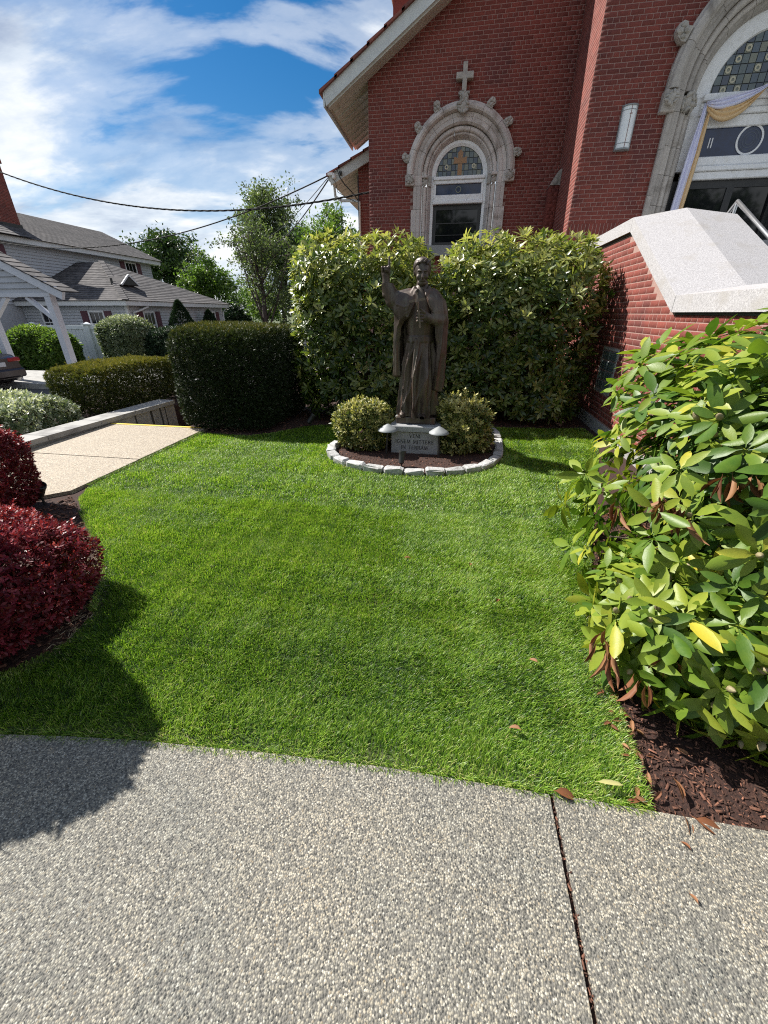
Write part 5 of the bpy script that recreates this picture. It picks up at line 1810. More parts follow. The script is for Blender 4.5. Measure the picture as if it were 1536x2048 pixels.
# ------------------------------------------------------------------ bark mulch chips and fallen leaves
def chips(name, pts, n, z, smin, smax, excl=None, near=None):
    xs = np.array(pts)
    lo, hi = xs.min(0), xs.max(0)
    P = RNG.uniform(lo, hi, (n, 2))
    k = inside(pts, P[:, 0], P[:, 1])
    if excl is not None:
        k &= ~inside(excl, P[:, 0], P[:, 1])
    P = P[k]
    m = len(P)
    V = np.array([(-.5, -.16, 0), (.5, -.12, 0), (.45, .15, 0), (-.42, .17, 0), (-.48, -.12, .12), (.44, -.1, .1), (.42, .1, .13), (-.4, .12, .1)], float)
    F = np.array([(4, 5, 6, 7), (0, 1, 5, 4), (1, 2, 6, 5), (2, 3, 7, 6), (3, 0, 4, 7)])
    d = np.stack([RNG.normal(size=m), RNG.normal(size=m), RNG.normal(0, 0.22, m)], 1)
    nn = np.stack([RNG.normal(0, 0.3, m), RNG.normal(0, 0.3, m), np.ones(m)], 1)
    P3 = np.concatenate([P, (z + RNG.uniform(0, 0.008, m))[:, None]], 1)
    o = link(name, scatter_mesh(name, V, [F], frames(d, nn), P3, RNG.uniform(smin, smax, m) * RNG.choice([0.6, 1.0, 1.5], m, p=[.4, .45, .15]), np.clip(RNG.beta(0.9, 3.2, m) + (RNG.random(m) < 0.09) * 0.6, 0, 1), MAT['chip'], False))
    o['kind'] = 'stuff'
    return o


chips('bark_chips', inner, 9000, -0.012, 0.007, 0.022)
RB = [(0.74, 0.865), (2.6, 0.865), (2.6, 3.1), (1.35, 3.45), (0.97, 2.25), (0.82, 1.7), (0.79, 1.45), (0.77, 1.2)]
chips('bark_chips', RB, 30000, -0.034, 0.006, 0.021)
LBED = [(-1.86, 1.16), (-1.92, 1.42), (-2.10, 1.70), (-2.38, 1.98), (-2.75, 2.26), (-3.05, 2.5), (-3.46, 2.8), (-3.46, 1.0), (-2.0, 0.98)]
JD = [(0.441, -0.3), (0.459, -0.3), (0.461, 0.86), (0.440, 0.86)]
chips('joint_debris', JD, 420, -0.012, 0.006, 0.014)
chips('bark_chips', LBED, 4200, -0.034, 0.02, 0.04)
chips('bark_chips', [(-3.4, 5.0), (-2.75, 4.95), (-2.07, 5.62), (-0.9, 5.85), (0.75, 5.95), (1.98, 6.1), (2.0, 6.5), (-3.4, 6.5)], 3000, -0.034, 0.02, 0.04)

# old brown leaves lying among the bark, and straw coloured clippings along the barberry bed
def litter(name, pts, n, L, mat, tmpl, z=-0.015):
    xs = np.array(pts)
    P = RNG.uniform(xs.min(0), xs.max(0), (n, 2))
    P = P[inside(pts, P[:, 0], P[:, 1])]
    m = len(P)
    d = np.stack([RNG.normal(size=m), RNG.normal(size=m), RNG.normal(0, 0.12, m)], 1)
    nn = np.stack([RNG.normal(0, 0.35, m), RNG.normal(0, 0.35, m), np.ones(m)], 1)
    o = link(name, scatter_mesh(name, tmpl[0], tmpl[1], frames(d, nn), np.concatenate([P, np.full((m, 1), z) + RNG.uniform(0, .012, (m, 1))], 1), RNG.uniform(L[0], L[1], m), RNG.random(m), mat))
    o['kind'] = 'stuff'


litter('leaf_litter', RB, 150, (0.035, 0.085), MAT['dead_leaf'], leaf_template(0.2, 0.6, 0.14))
litter('leaf_litter', [(0.70, 0.87), (0.84, 0.87), (0.86, 1.35), (0.88, 1.7), (0.78, 1.5)], 70, (0.02, 0.06), MAT['dead_leaf'], leaf_template(0.2, 0.6, 0.14), -0.008)
MAT['straw'] = LM('straw_clippings', [(0, (0.22, 0.17, 0.10)), (.5, (0.40, 0.33, 0.21)), (1, (0.52, 0.45, 0.32))], 0.7, 0.2, 0.2)
litter('dry_clippings', [(-1.84, 1.12), (-1.89, 1.42), (-2.06, 1.68), (-2.36, 1.97), (-2.62, 2.14), (-2.70, 2.06), (-2.42, 1.86), (-2.16, 1.60), (-2.02, 1.38), (-1.96, 1.15)], 2600, (0.02, 0.05), MAT['straw'], leaf_template(0.1, 0.1, 0.03))

CURL = [np_mesh('fallen_leaf', *leaf_template(0.25, 0.5, 0.2), MAT['dead_leaf'], np.full(18, 0.5 + 0.2 * k), True) for k in range(3)]
for lab, x, y, s, a, z in (
        ('tan curled leaf lying on the middle of the lawn', -0.235, 2.19, 0.055, 0.5, 0.03),
        ('small pale dry leaf on the lawn toward the right side', 0.20, 2.17, 0.05, 1.4, 0.03),
        ('brown leaf on the lawn close to the nearest rhododendron', 0.34, 1.83, 0.05, 1.2, 0.03),
        ('small tan leaf on the lawn near the bark mulch edge', 0.50, 1.42, 0.045, 2.6, 0.03),
        ('curled brown leaf at the front of the lawn near the sidewalk', 0.375, 1.06, 0.05, 2.9, 0.03),
        ('long orange leaf lying at the top of the sidewalk joint', 0.455, 0.862, 0.075, -0.15, 0.012),
        ('pale leaf lying on the grey sidewalk slab', 0.845, 0.755, 0.03, 2.2, 0.008),
        ('long brown leaf on the mulch edge at the sidewalk', 0.90, 0.862, 0.09, -0.5, 0.0),
        ('thin tan leaf on the sidewalk slab far from the joint', 0.80, 0.62, 0.028, 2.0, 0.008)):
    m4 = Matrix.Translation((x, y, z)) @ Matrix.Rotation(a, 4, 'Z') @ Matrix.Rotation(random.uniform(-.3, .3), 4, 'X') @ Matrix.Diagonal((s, s, s, 1))
    tag(link('fallen_leaf', random.choice(CURL), None, m4), lab, 'leaf', 'fallen leaves on the ground')
yl = np_mesh('yellow_leaf', *leaf_template(0.1, 0.3, 0.09), MAT['euonymus'], np.full(18, 0.95), True)
tag(link('fallen_leaf', yl, None, Matrix.Translation((0.60, 0.905, 0.03)) @ Matrix.Rotation(0.1, 4, 'Z') @ Matrix.Diagonal((.1, .1, .1, 1))), 'narrow yellow leaf lying on the grass edge by the mulch', 'leaf', 'fallen leaves on the ground')

# ------------------------------------------------------------------ grass blades
MAT['grass'] = LM('grass_blade', [(0.0, (0.014, 0.046, 0.005)), (0.28, (0.060, 0.150, 0.009)), (0.52, (0.22, 0.37, 0.030)), (0.75, (0.37, 0.48, 0.085)), (0.9, (0.42, 0.46, 0.14)), (1.0, (0.50, 0.44, 0.22))], 0.40, 0.38, 0.5, 1.45)


def blades(n, y0, y1, hmin, hmax, wid):
    x = RNG.uniform(-3.5, 2.05, n)
    y = RNG.uniform(y0, y1, n)
    k = inside(LAWN, x, y) & ~inside(RING + [(0.4, 5.95), (-1.2, 5.75)], x, y)
    x, y = x[k], y[k]
    # only what the frame or a step aside from it can show
    k = x > -1.9 * y - 0.9
    x, y = x[k], y[k]
    ed = edge_dist(LAWN, x, y)
    P0 = np.stack([x, y, np.zeros(len(x))], 1)
    patch = noise3(P0, 3.1, 3) * 0.25 + noise3(P0, 9.5, 8) * 0.35 + noise3(P0, 27, 5) * 0.35 + noise3(P0, 61, 7) * 0.25
    thin = np.clip(0.55 + 0.45 * np.clip(ed / 0.10, 0, 1) + 0.35 * patch, 0.3, 1)
    k = RNG.random(len(x)) < thin
    x, y, ed, patch = x[k], y[k], ed[k], patch[k]
    m = len(x)
    h = RNG.uniform(hmin, hmax, m) * (0.82 + 0.28 * patch) * np.clip(0.55 + ed / 0.16, 0.55, 1)
    flow = 2.2 * noise3(np.stack([x, y, 0 * x], 1), 1.9, 4) + 1.6 * noise3(np.stack([x, y, 0 * x], 1), 11, 2)
    az = flow + RNG.normal(0, 1.05, m)
    lean = np.abs(RNG.normal(0.62, 0.32, m))
    dx_, dy_ = np.cos(az), np.sin(az)
    wv = wid * RNG.uniform(0.7, 1.3, m)
    px_, py_ = -dy_ * wv, dx_ * wv
    z0 = np.full(m, -0.022)
    h1, h2 = h * 0.55, h
    l1, l2 = h * np.sin(lean) * 0.40, h * np.sin(lean) * 1.05
    z1, z2 = h1 * np.cos(lean * 0.6), h2 * np.cos(lean * 0.9)
    V = np.zeros((m, 5, 3), np.float32)
    V[:, 0] = np.stack([x - px_, y - py_, z0], 1)
    V[:, 1] = np.stack([x + px_, y + py_, z0], 1)
    V[:, 2] = np.stack([x + dx_ * l1 + px_ * .8, y + dy_ * l1 + py_ * .8, z0 + z1], 1)
    V[:, 3] = np.stack([x + dx_ * l1 - px_ * .8, y + dy_ * l1 - py_ * .8, z0 + z1], 1)
    V[:, 4] = np.stack([x + dx_ * l2, y + dy_ * l2, z0 + z2], 1)
    base = 0.43 + 0.24 * patch - 0.09 * np.clip((1.9 - y) / 0.9, 0, 1) + RNG.normal(0, 0.20, m)  # near blades tinted darker for the shade seen looking down between them
    dry = np.clip(1 - ed / 0.11, 0, 1)
    base += 0.30 * dry * (RNG.random(m) < 0.6) * (y < 1.3)
    base += 0.10 * np.clip(1 - (y - 0.86) / 0.35, 0, 1) * (0.5 + 0.5 * noise3(P0[k], 4.0, 9))
    base += (RNG.random(m) < 0.05) * 0.4
    tint = np.repeat(np.clip(base, 0, 1)[:, None], 5, 1)
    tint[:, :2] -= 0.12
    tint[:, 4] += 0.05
    idx = (np.arange(m) * 5)[:, None]
    Q = np.array([[0, 1, 2, 3]]) + idx
    T = np.array([[3, 2, 4]]) + idx
    return V.reshape(-1, 3), Q, T, np.clip(tint, 0, 1).ravel()


def edge_blades(n):
    """longer, dryer blades along the clipped edges that lean out over the sidewalk and the mulch"""
    segs = [((-1.68, 0.722), (-1.13, 0.791)), ((-1.13, 0.791), (-0.14, 0.854)), ((-0.14, 0.854), (0.775, 0.866)), ((0.775, 0.866), (0.81, 1.5)), ((0.81, 1.5), (0.98, 2.25)), ((-1.92, 1.42), (-2.10, 1.70)), ((-2.10, 1.70), (-2.38, 1.98)), ((-2.38, 1.98), (-3.05, 2.5)), ((-3.46, 3.0), (-3.46, 4.97))]
    ln = np.array([math.dist(a, b) for a, b in segs])
    si = RNG.choice(len(segs), n, p=ln / ln.sum())
    A = np.array([s[0] for s in segs])[si]; B = np.array([s[1] for s in segs])[si]
    t = RNG.random(n)[:, None]
    P = A + (B - A) * t
    d = (B - A) / np.linalg.norm(B - A, axis=1, keepdims=True)
    out_ = np.stack([d[:, 1], -d[:, 0]], 1)
    fl = (si >= 5)
    out_[fl] *= -1
    wob = 0.5 + 0.5 * noise3(np.concatenate([P, np.zeros((n, 1))], 1), 17, 6)
    P = P - out_ * RNG.uniform(-0.012, 0.02, n)[:, None]
    m = n
    h = RNG.uniform(0.012, 0.042, m) * (0.4 + 0.8 * wob)
    az = np.arctan2(out_[:, 1], out_[:, 0]) + RNG.normal(0, 0.9, m)
    lean = np.abs(RNG.normal(1.0, 0.35, m))
    dx_, dy_ = np.cos(az), np.sin(az)
    wv = 0.0012 * RNG.uniform(0.7, 1.3, m)
    px_, py_ = -dy_ * wv, dx_ * wv
    x, y = P[:, 0], P[:, 1]
    z0 = np.full(m, -0.012)
    l1, l2 = h * np.sin(lean) * 0.45, h * np.sin(lean) * 1.0
    z1, z2 = h * .5 * np.cos(lean * 0.5), np.maximum(h * np.cos(lean * 0.85), 0.016)
    V = np.stack([np.stack([x - px_, y - py_, z0], 1), np.stack([x + px_, y + py_, z0], 1), np.stack([x + dx_ * l1 + px_ * .8, y + dy_ * l1 + py_ * .8, z0 + z1], 1), np.stack([x + dx_ * l1 - px_ * .8, y + dy_ * l1 - py_ * .8, z0 + z1], 1), np.stack([x + dx_ * l2, y + dy_ * l2, z0 + z2], 1)], 1)
    tint = np.repeat(np.clip(RNG.normal(0.36, 0.2, m) + (RNG.random(m) < 0.28) * 0.45, 0, 1)[:, None], 5, 1)
    idx = (np.arange(m) * 5)[:, None]
    return V.reshape(-1, 3), np.array([[0, 1, 2, 3]]) + idx, np.array([[3, 2, 4]]) + idx, tint.ravel()


Vs, Qs, Ts_, tt, off = [], [], [], [], 0
V, Q, T, ti = edge_blades(10000)
Vs.append(V); Qs.append(Q); Ts_.append(T); tt.append(ti); off = len(V)
for args in ((360000, 0.62, 1.75, 0.026, 0.048, 0.0011), (330000, 1.75, 3.0, 0.026, 0.048, 0.0013), (260000, 3.0, 6.1, 0.028, 0.048, 0.0020)):
    V, Q, T, ti = blades(*args)
    Vs.append(V); Qs.append(Q + off); Ts_.append(T + off); tt.append(ti)
    off += len(V)
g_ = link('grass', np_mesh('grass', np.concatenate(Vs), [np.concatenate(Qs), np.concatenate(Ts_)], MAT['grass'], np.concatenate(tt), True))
g_['kind'] = 'stuff'
print('grass blades', sum(len(q) for q in Qs))

# ------------------------------------------------------------------ garden lights
def path_light(x, y, label, lean):
    t = thing('path_light', label, 'garden light', (x, y, -0.02), 'mushroom path lights beside the pedestal')
    MB().tube([(x, y, -0.03), (x + lean, y, 0.27)], 0.011, 10).build('stake', MAT['dark_metal'], t, smooth=40)
    MB().lathe([(0.004, 0.357), (0.016, 0.352), (0.045, 0.335), (0.085, 0.308), (0.113, 0.288), (0.115, 0.280), (0.108, 0.281), (0.06, 0.30), (0.02, 0.31)], (x + lean, y, 0), 28, cap=False).build('cap', MAT['grey_metal'], t, smooth=50)
    MB().tube([(x + lean, y, 0.25), (x + lean, y, 0.31)], 0.02, 10).build('lamp_socket', MAT['dark_metal'], t, smooth=40)


path_light(-0.725, 4.44, 'grey mushroom cap path light in front of the greener round bush', 0.018)
path_light(-0.095, 4.42, 'grey mushroom cap path light in front of the golden bush', -0.016)


def spot_light(p, aim, label, s=1.0):
    p, a = Vector(p), Vector(aim).normalized()
    t = thing('spot_light', label, 'garden light', tuple(p), 'small black garden spotlights')
    MB().tube([p + Vector((0, 0, -0.05)), p + Vector((0, 0, 0.055 * s))], 0.008 * s, 8).build('stake', MAT['dark_metal'], t)
    c = p + Vector((0, 0, 0.085 * s))
    ax = a.to_track_quat('Z', 'Y').to_matrix().to_4x4()
    MB().lathe([(0.012 * s, -0.055 * s), (0.026 * s, -0.045 * s), (0.030 * s, 0.0), (0.033 * s, 0.05 * s), (0.036 * s, 0.055 * s), (0.036 * s, 0.075 * s), (0.031 * s, 0.075 * s), (0.029 * s, 0.05 * s)], tuple(c), 16, ax, cap=True).build('housing', MAT['dark_metal'], t, smooth=40)


spot_light((-0.487, 4.04, -0.01), (0.05, 0.35, 1), 'black spotlight standing in the mulch in front of the pedestal', 1.1)
spot_light((-3.53, 2.60, -0.02), (0.6, -0.15, 0.8), 'black spotlight tilted at the path edge beside the red barberry', 1.3)
spot_light((-2.05, 5.55, -0.02), (0.5, 0.3, 0.7), 'small dark spotlight on the mulch in the shade of the yew hedge', 1.2)

# white handrail post by the steps
rp = thing('handrail', 'white metal handrail post and rail beside the steps in the yew hedge', 'handrail', (-4.0, 5.9, -0.3))
MB().tube([(-4.05, 5.75, -0.6), (-4.06, 5.72, 0.52)], 0.024, 8).build('post', MAT['white_paint'], rp)
MB().tube([(-4.32, 6.0, 0.60), (-4.0, 5.7, 0.60), (-3.7, 5.5, 0.61)], 0.022, 8).build('rail', MAT['white_paint'], rp)

# ------------------------------------------------------------------ grey house beyond the parking lot
SID = M('grey_siding', (0.40, 0.415, 0.445), (0.36, 0.375, 0.405), 3, 0.6, 0.05, 40)
SHG = None


def shingle_mat():
    m, nt = new_mat('roof_shingle')
    at = nt.n('ShaderNodeAttribute', attribute_name='tint')
    geo = nt.n('ShaderNodeNewGeometry')
    v = nt.n('ShaderNodeTexVoronoi', feature='F1')
    v.inputs['Scale'].default_value = 5.5
    nt.l(geo.outputs['Position'], v.inputs['Vector'])
    sp = nt.n('ShaderNodeSeparateColor')
    nt.l(v.outputs['Color'], sp.inputs[0])
    no = nt.noise(geo.outputs['Position'], 14, 5, 0.7)
    f = nt.math('ADD', nt.math('MULTIPLY', sp.outputs[0], 0.55), nt.math('MULTIPLY', no.outputs[0], 0.5))
    f = nt.math('ADD', f, nt.math('MULTIPLY', nt.math('SUBTRACT', at.outputs['Fac'], 0.5), 0.25))
    col = nt.ramp(f, [(0.2, (0.030, 0.028, 0.030)), (0.55, (0.066, 0.061, 0.063)), (0.95, (0.115, 0.106, 0.104))])
    b = pbsdf(nt, Roughness=0.95)
    nt.l(col, b.inputs['Base Color'])
    o = nt.n('ShaderNodeOutputMaterial')
    nt.l(b.outputs[0], o.inputs[0])
    return m


SHG = shingle_mat()
MAR = M('maroon_shutter', (0.085, 0.022, 0.035), (0.07, 0.018, 0.03), 5, 0.6)
TRIM = M('house_trim', (0.62, 0.63, 0.65), (0.54, 0.55, 0.57), 4, 0.6)
VINYL = M('white_vinyl', (0.66, 0.69, 0.72), (0.60, 0.63, 0.66), 4, 0.45)
HS = thing('house', 'grey clapboard house with maroon shutters and dark shingle roof across the parking lot', 'house', (-19, 22, -0.65))


def clapboards(parent, axis, plane, u0, u1, z0, z1, top=None, pitch=0.135, hide=(), name='siding_board'):
    """lapped boards; axis 'x': faces -Y at y=plane, axis 'y': faces +X at x=plane"""
    z = z0
    while z < z1:
        a, b = u0, u1
        if top:
            a, b = top(z + pitch)
        if b - a > 0.1:
            segs = [(a, b)]
            for (h0, h1, hz0, hz1) in hide:
                if hz0 < z + pitch / 2 < hz1:
                    segs = [s for q in segs for s in ((q[0], min(q[1], h0)), (max(q[0], h1), q[1])) if s[1] - s[0] > 0.05]
            for a_, b_ in segs:
                zt = min(z + pitch, z1)
                if axis == 'x':
                    P = [(a_, plane, z), (a_, plane - 0.045, z), (a_, plane - 0.006, zt), (a_, plane, zt)]
                    MB().prism(P, (b_ - a_, 0, 0)).build(name, SID, parent)
                else:
                    P = [(plane, a_, z), (plane + 0.045, a_, z), (plane + 0.006, a_, zt), (plane, a_, zt)]
                    MB().prism(P, (0, b_ - a_, 0)).build(name, SID, parent)
        z += pitch


def shingle_roof(parent, corners, n=16, name='roof'):
    """corners: eave a, eave b, top b, top a; lapped courses"""
    a, b, c, d = (Vector(p) for p in corners)
    nrm = (b - a).cross(d - a).normalized()
    if nrm.z < 0:
        nrm = -nrm
    mb = MB()
    for i in range(n):
        s0, s1 = i / n, (i + 1.15) / n
        s1 = min(s1, 1.0)
        p, q = a.lerp(d, s0), b.lerp(c, s0)
        r_, s_ = b.lerp(c, s1), a.lerp(d, s1)
        mb.prism([p + nrm * 0.03, q + nrm * 0.03, r_ + nrm * 0.012, s_ + nrm * 0.012], -nrm * 0.03, random.random())
    return mb.build(name, SHG, parent)


def house_window(parent, axis, plane, u0, u1, z0, z1, shut=(True, True), rows=2, cols=3, sw=0.42):
    f = thing('window', None, None, (0, 0, 0))
    f.parent = parent
    f.location = -WO[parent]
    WO[f] = Vector((0, 0, 0))

    def bx(lo_u, hi_u, lo_z, hi_z, d0, d1, nm, mt, par):
        if axis == 'x':
            MB().box((lo_u, plane - d1, lo_z), (hi_u, plane - d0, hi_z)).build(nm, mt, par)
        else:
            MB().box((plane + d0, lo_u, lo_z), (plane + d1, hi_u, hi_z)).build(nm, mt, par)
    w_ = 0.09
    bx(u0, u1, z0, z0 + w_, 0.0, 0.07, 'sill', TRIM, f)
    bx(u0, u1, z1 - w_, z1, 0.0, 0.06, 'frame', TRIM, f)
    bx(u0, u0 + w_, z0 + w_, z1 - w_, 0.0, 0.06, 'frame', TRIM, f)
    bx(u1 - w_, u1, z0 + w_, z1 - w_, 0.0, 0.06, 'frame', TRIM, f)
    bx(u0 + w_, u1 - w_, z0 + w_, z1 - w_, 0.0, 0.02, 'pane', MAT['dark_glass'], f)
    zm = (z0 + z1) / 2
    bx(u0 + w_, u1 - w_, zm - 0.03, zm + 0.03, 0.02, 0.045, 'sash_bar', TRIM, f)
    for k in range(1, cols):
        uu = u0 + w_ + (u1 - u0 - 2 * w_) * k / cols
        bx(uu - 0.012, uu + 0.012, z0 + w_, zm - 0.03, 0.02, 0.034, 'muntin', TRIM, f)
        bx(uu - 0.012, uu + 0.012, zm + 0.03, z1 - w_, 0.02, 0.034, 'muntin', TRIM, f)
    for k, s in enumerate(shut):
        if s:
            a, b = (u0 - sw - 0.01, u0 - 0.01) if k == 0 else (u1 + 0.01, u1 + sw + 0.01)
            bx(a, b, z0 + 0.02, z1 - 0.02, 0.03, 0.065, 'shutter', MAR, f)
            for j in range(2):
                za, zb = z0 + 0.08 + j * (z1 - z0 - 0.1) / 2, z0 + (j + 1) * (z1 - z0 - 0.1) / 2
                bx(a + 0.06, b - 0.06, za, zb, 0.065, 0.075, 'louvre_panel', MAR, f)


# single storey wing
MB().box((-23.0, 20.0, -0.7), (-16.72, 29.0, 1.95)).build('wall', SID, HS)
hide = [(-19.06, -18.08, 0.15, 1.63), (-21.95, -20.9, 0.2, 1.75)]
clapboards(HS, 'x', 20.0, -23.0, -16.80, -0.5, 1.86, hide=hide)
clapboards(HS, 'y', -16.72, 20.1, 29.0, -0.5, 1.86, hide=[(20.98, 21.92, 0.4, 1.6), (27.2, 28.1, 0.4, 1.6)])
house_window(HS, 'x', 20.0, -19.05, -18.1, 0.35, 1.62)
house_window(HS, 'x', 20.0, -21.95, -20.9, 0.35, 1.74, (False, False))
house_window(HS, 'y', -16.72, 21.0, 21.92, 0.2, 1.60)
house_window(HS, 'y', -16.72, 27.2, 28.1, 0.2, 1.60)
MB().box((-16.82, 19.965, -0.6), (-16.68, 20.1, 1.86)).build('corner_board', TRIM, HS)
MB().box((-16.76, 28.9, -0.6), (-16.66, 29.05, 1.86)).build('corner_board', TRIM, HS)
mb = MB()
mb.box((-23.0, 19.62, 1.84), (-16.38, 19.70, 2.06)).box((-16.44, 19.70, 1.84), (-16.36, 29.5, 2.06)).box((-23, 19.70, 1.83), (-16.44, 20.0, 1.87)).box((-16.72, 20.0, 1.83), (-16.44, 29.5, 1.87))
mb.build('eave_trim', TRIM, HS)
AP = (-21.3, 24.4, 4.22)
shingle_roof(HS, [(-23.0, 19.56, 2.05), (-16.32, 19.56, 2.05), AP, (-23.0, 24.4, 4.22)], 22)
shingle_roof(HS, [(-16.32, 19.56, 2.05), (-16.32, 29.6, 2.05), (AP[0] + .01, AP[1] + .05, AP[2]), AP], 22)
shingle_roof(HS, [(-16.32, 29.6, 2.05), (-23, 29.6, 2.05), (-23, 24.4, 4.22), AP], 12)
hp = thing('hip_ridge', None, None, (0, 0, 0)); hp.parent = HS; hp.location = -HS.location; WO[hp] = Vector((0, 0, 0))
e0, e1 = Vector((-16.30, 19.54, 2.07)), Vector((AP[0], AP[1], AP[2] + 0.04))
for k in range(22):
    p, q = e0.lerp(e1, k / 22), e0.lerp(e1, (k + 1.1) / 22)
    MB().beam(p + Vector((0, 0, 0.03)), q + Vector((0, 0, 0.01)), 0.28, 0.03, (0, 0, 1), random.random()).build('ridge_shingle', SHG, hp)
vt = Vector((-18.3, 22.0, 3.05))
MB().prism([vt + Vector((0.5, -0.62, -0.2)), vt + Vector((0.5, 0.62, -0.2)), vt + Vector((0.5, 0, 0.26))], (-1.1, 0, 0.0)).build('roof_vent', SHG, HS)
MB().beam(vt + Vector((0.52, -0.66, -0.2)), vt + Vector((0.52, 0, 0.29)), 0.06, 0.08).beam(vt + Vector((0.52, 0.66, -0.2)), vt + Vector((0.52, 0, 0.29)), 0.06, 0.08).build('vent_trim', TRIM, HS)
MB().prism([vt + Vector((0.515, -0.5, -0.18)), vt + Vector((0.515, 0.5, -0.18)), vt + Vector((0.515, 0, 0.18))], (-0.01, 0, 0)).build('vent_louvre', MAT['flashing_and_shade'], HS)
MB().tube([(-18.3, 21.3, 2.6), (-18.3, 21.3, 3.15)], 0.06, 8).build('vent_pipe', MAT['flashing_and_shade'], HS)
mb = MB()
mb.tube([(-16.42, 21.2, 1.95), (-16.42, 21.2, 1.80), (-16.55, 20.7, 1.62), (-16.64, 20.3, 1.52), (-16.64, 20.25, 1.2), (-16.64, 20.25, -0.6)], 0.05, 8)
mb.tube([(-16.42, 29.3, 1.95), (-16.42, 29.3, 1.80), (-16.6, 29.0, 1.6), (-16.62, 28.98, -0.6)], 0.05, 8)
mb.build('downspout', TRIM, HS, smooth=40)
# two storey main block
MB().box((-31.0, 17.0, -0.7), (-23.02, 31.0, 4.9)).build('wall', SID, HS)
clapboards(HS, 'y', -23.02, 17.0, 31.0, 1.9, 4.8, hide=[(28.2, 29.6, 3.4, 4.7)], pitch=0.15)
house_window(HS, 'y', -23.02, 28.35, 29.45, 3.3, 4.68)
house_window(HS, 'y', -23.02, 18.6, 19.75, 3.2, 4.62)
MB().box((-23.1, 16.6, 4.72), (-22.55, 31.6, 4.98)).build('eave_trim', TRIM, HS)
shingle_roof(HS, [(-22.45, 16.5, 4.96), (-22.45, 31.7, 4.96), (-27, 31.7, 6.95), (-27, 16.5, 6.95)], 26)
shingle_roof(HS, [(-31.6, 31.7, 4.96), (-31.6, 16.5, 4.96), (-27, 16.5, 6.95), (-27, 31.7, 6.95)], 10)
MB().prism([(-23.02, 31.0, 4.85), (-31, 31.0, 4.85), (-27, 31.0, 6.85)], (0, -0.1, 0)).build('gable_end', SID, HS)
shingle_roof(HS, [(-22.3, 18.2, 4.99), (-22.3, 21.4, 4.99), (-25.2, 20.4, 6.15), (-25.2, 19.2, 6.15)], 8)
# brick chimney of the house
CM = thing('chimney', 'tall red brick chimney rising from the grey house roof', 'chimney', (-22.4, 20.8, 5.0))
CM.parent = HS
CM.location = Vector((-22.4, 20.8, 5.0)) - HS.location
del CM['category']
del CM['label']
MB().box((-25.0, 21.5, 4.8), (-24.0, 22.5, 8.5)).build('chimney_core', MAT['mortar'], CM)
bricks(CM, MAT['brick'], bond(-25.0, -24.0, 5.2, 8.4, lambda *a: True, 0), 'x', 21.495, 0)
R_ = bond(21.5, 22.5, 5.2, 8.4, lambda *a: True, 3)
n_ = len(R_)
A_ = np.array(R_)
Vb = BV[None] * np.stack([(A_[:, 1] - A_[:, 0]) / 2, np.full(n_, .006), (A_[:, 3] - A_[:, 2]) / 2], 1)[:, None, :]
Vb = np.stack([-Vb[:, :, 1] - 24.0, Vb[:, :, 0] + ((A_[:, 0] + A_[:, 1]) / 2)[:, None], Vb[:, :, 2] + ((A_[:, 2] + A_[:, 3]) / 2)[:, None]], 2)
o = link('brick_courses', np_mesh('brick_courses', Vb.reshape(-1, 3), (BF[None] + (np.arange(n_) * 8)[:, None, None]).reshape(-1, 4), MAT['brick'], np.repeat(RNG.random(n_), 8)), CM)
o['kind'] = 'stuff'
MB().box((-25.06, 21.43, 8.4), (-23.93, 22.57, 8.62)).build('chimney_cap', MAT['brick'], CM)
MB().box((-25.05, 21.46, 5.2), (-23.95, 22.54, 5.78)).build('flashing_and_shade', MAT['flashing_and_shade'], CM)

# ------------------------------------------------------------------ white fence
FN = thing('vinyl_fence', 'white vinyl privacy fence with capped posts in front of the grey house', 'fence', (-18, 18, -0.65))
fx = [-20.55, -17.45, -14.6]
for k, x in enumerate(fx):
    pt = MB().box((x - 0.13, 17.9, -0.7), (x + 0.13, 18.16, 1.0)).build('post', VINYL, FN)
    MB().box((x - 0.18, 17.85, 1.0), (x + 0.18, 18.21, 1.05)).lathe([(0.2, 1.05), (0.02, 1.12)], (x, 18.03, 0), 4).build('post_cap', VINYL, pt)
for a, b in zip(fx[:-1], fx[1:]):
    MB().box((a + 0.13, 17.97, 0.80), (b - 0.13, 18.09, 0.98)).build('rail', VINYL, FN)
    MB().box((a + 0.13, 17.97, -0.62), (b - 0.13, 18.09, -0.45)).build('rail', VINYL, FN)
    n = 14
    for i in range(n):
        u0, u1 = a + 0.13 + (b - a - 0.26) * i / n, a + 0.13 + (b - a - 0.26) * (i + 1) / n
        MB().rbox((u0 + 0.004, 18.0, -0.45), (u1 - 0.004, 18.06, 0.80), 0.012).build('panel_board', VINYL, FN)
    
pg = MB().box((-20.5, 18.1, -0.6), (-20.4, 20.0, 0.95)).build('side_panel', VINYL, FN)

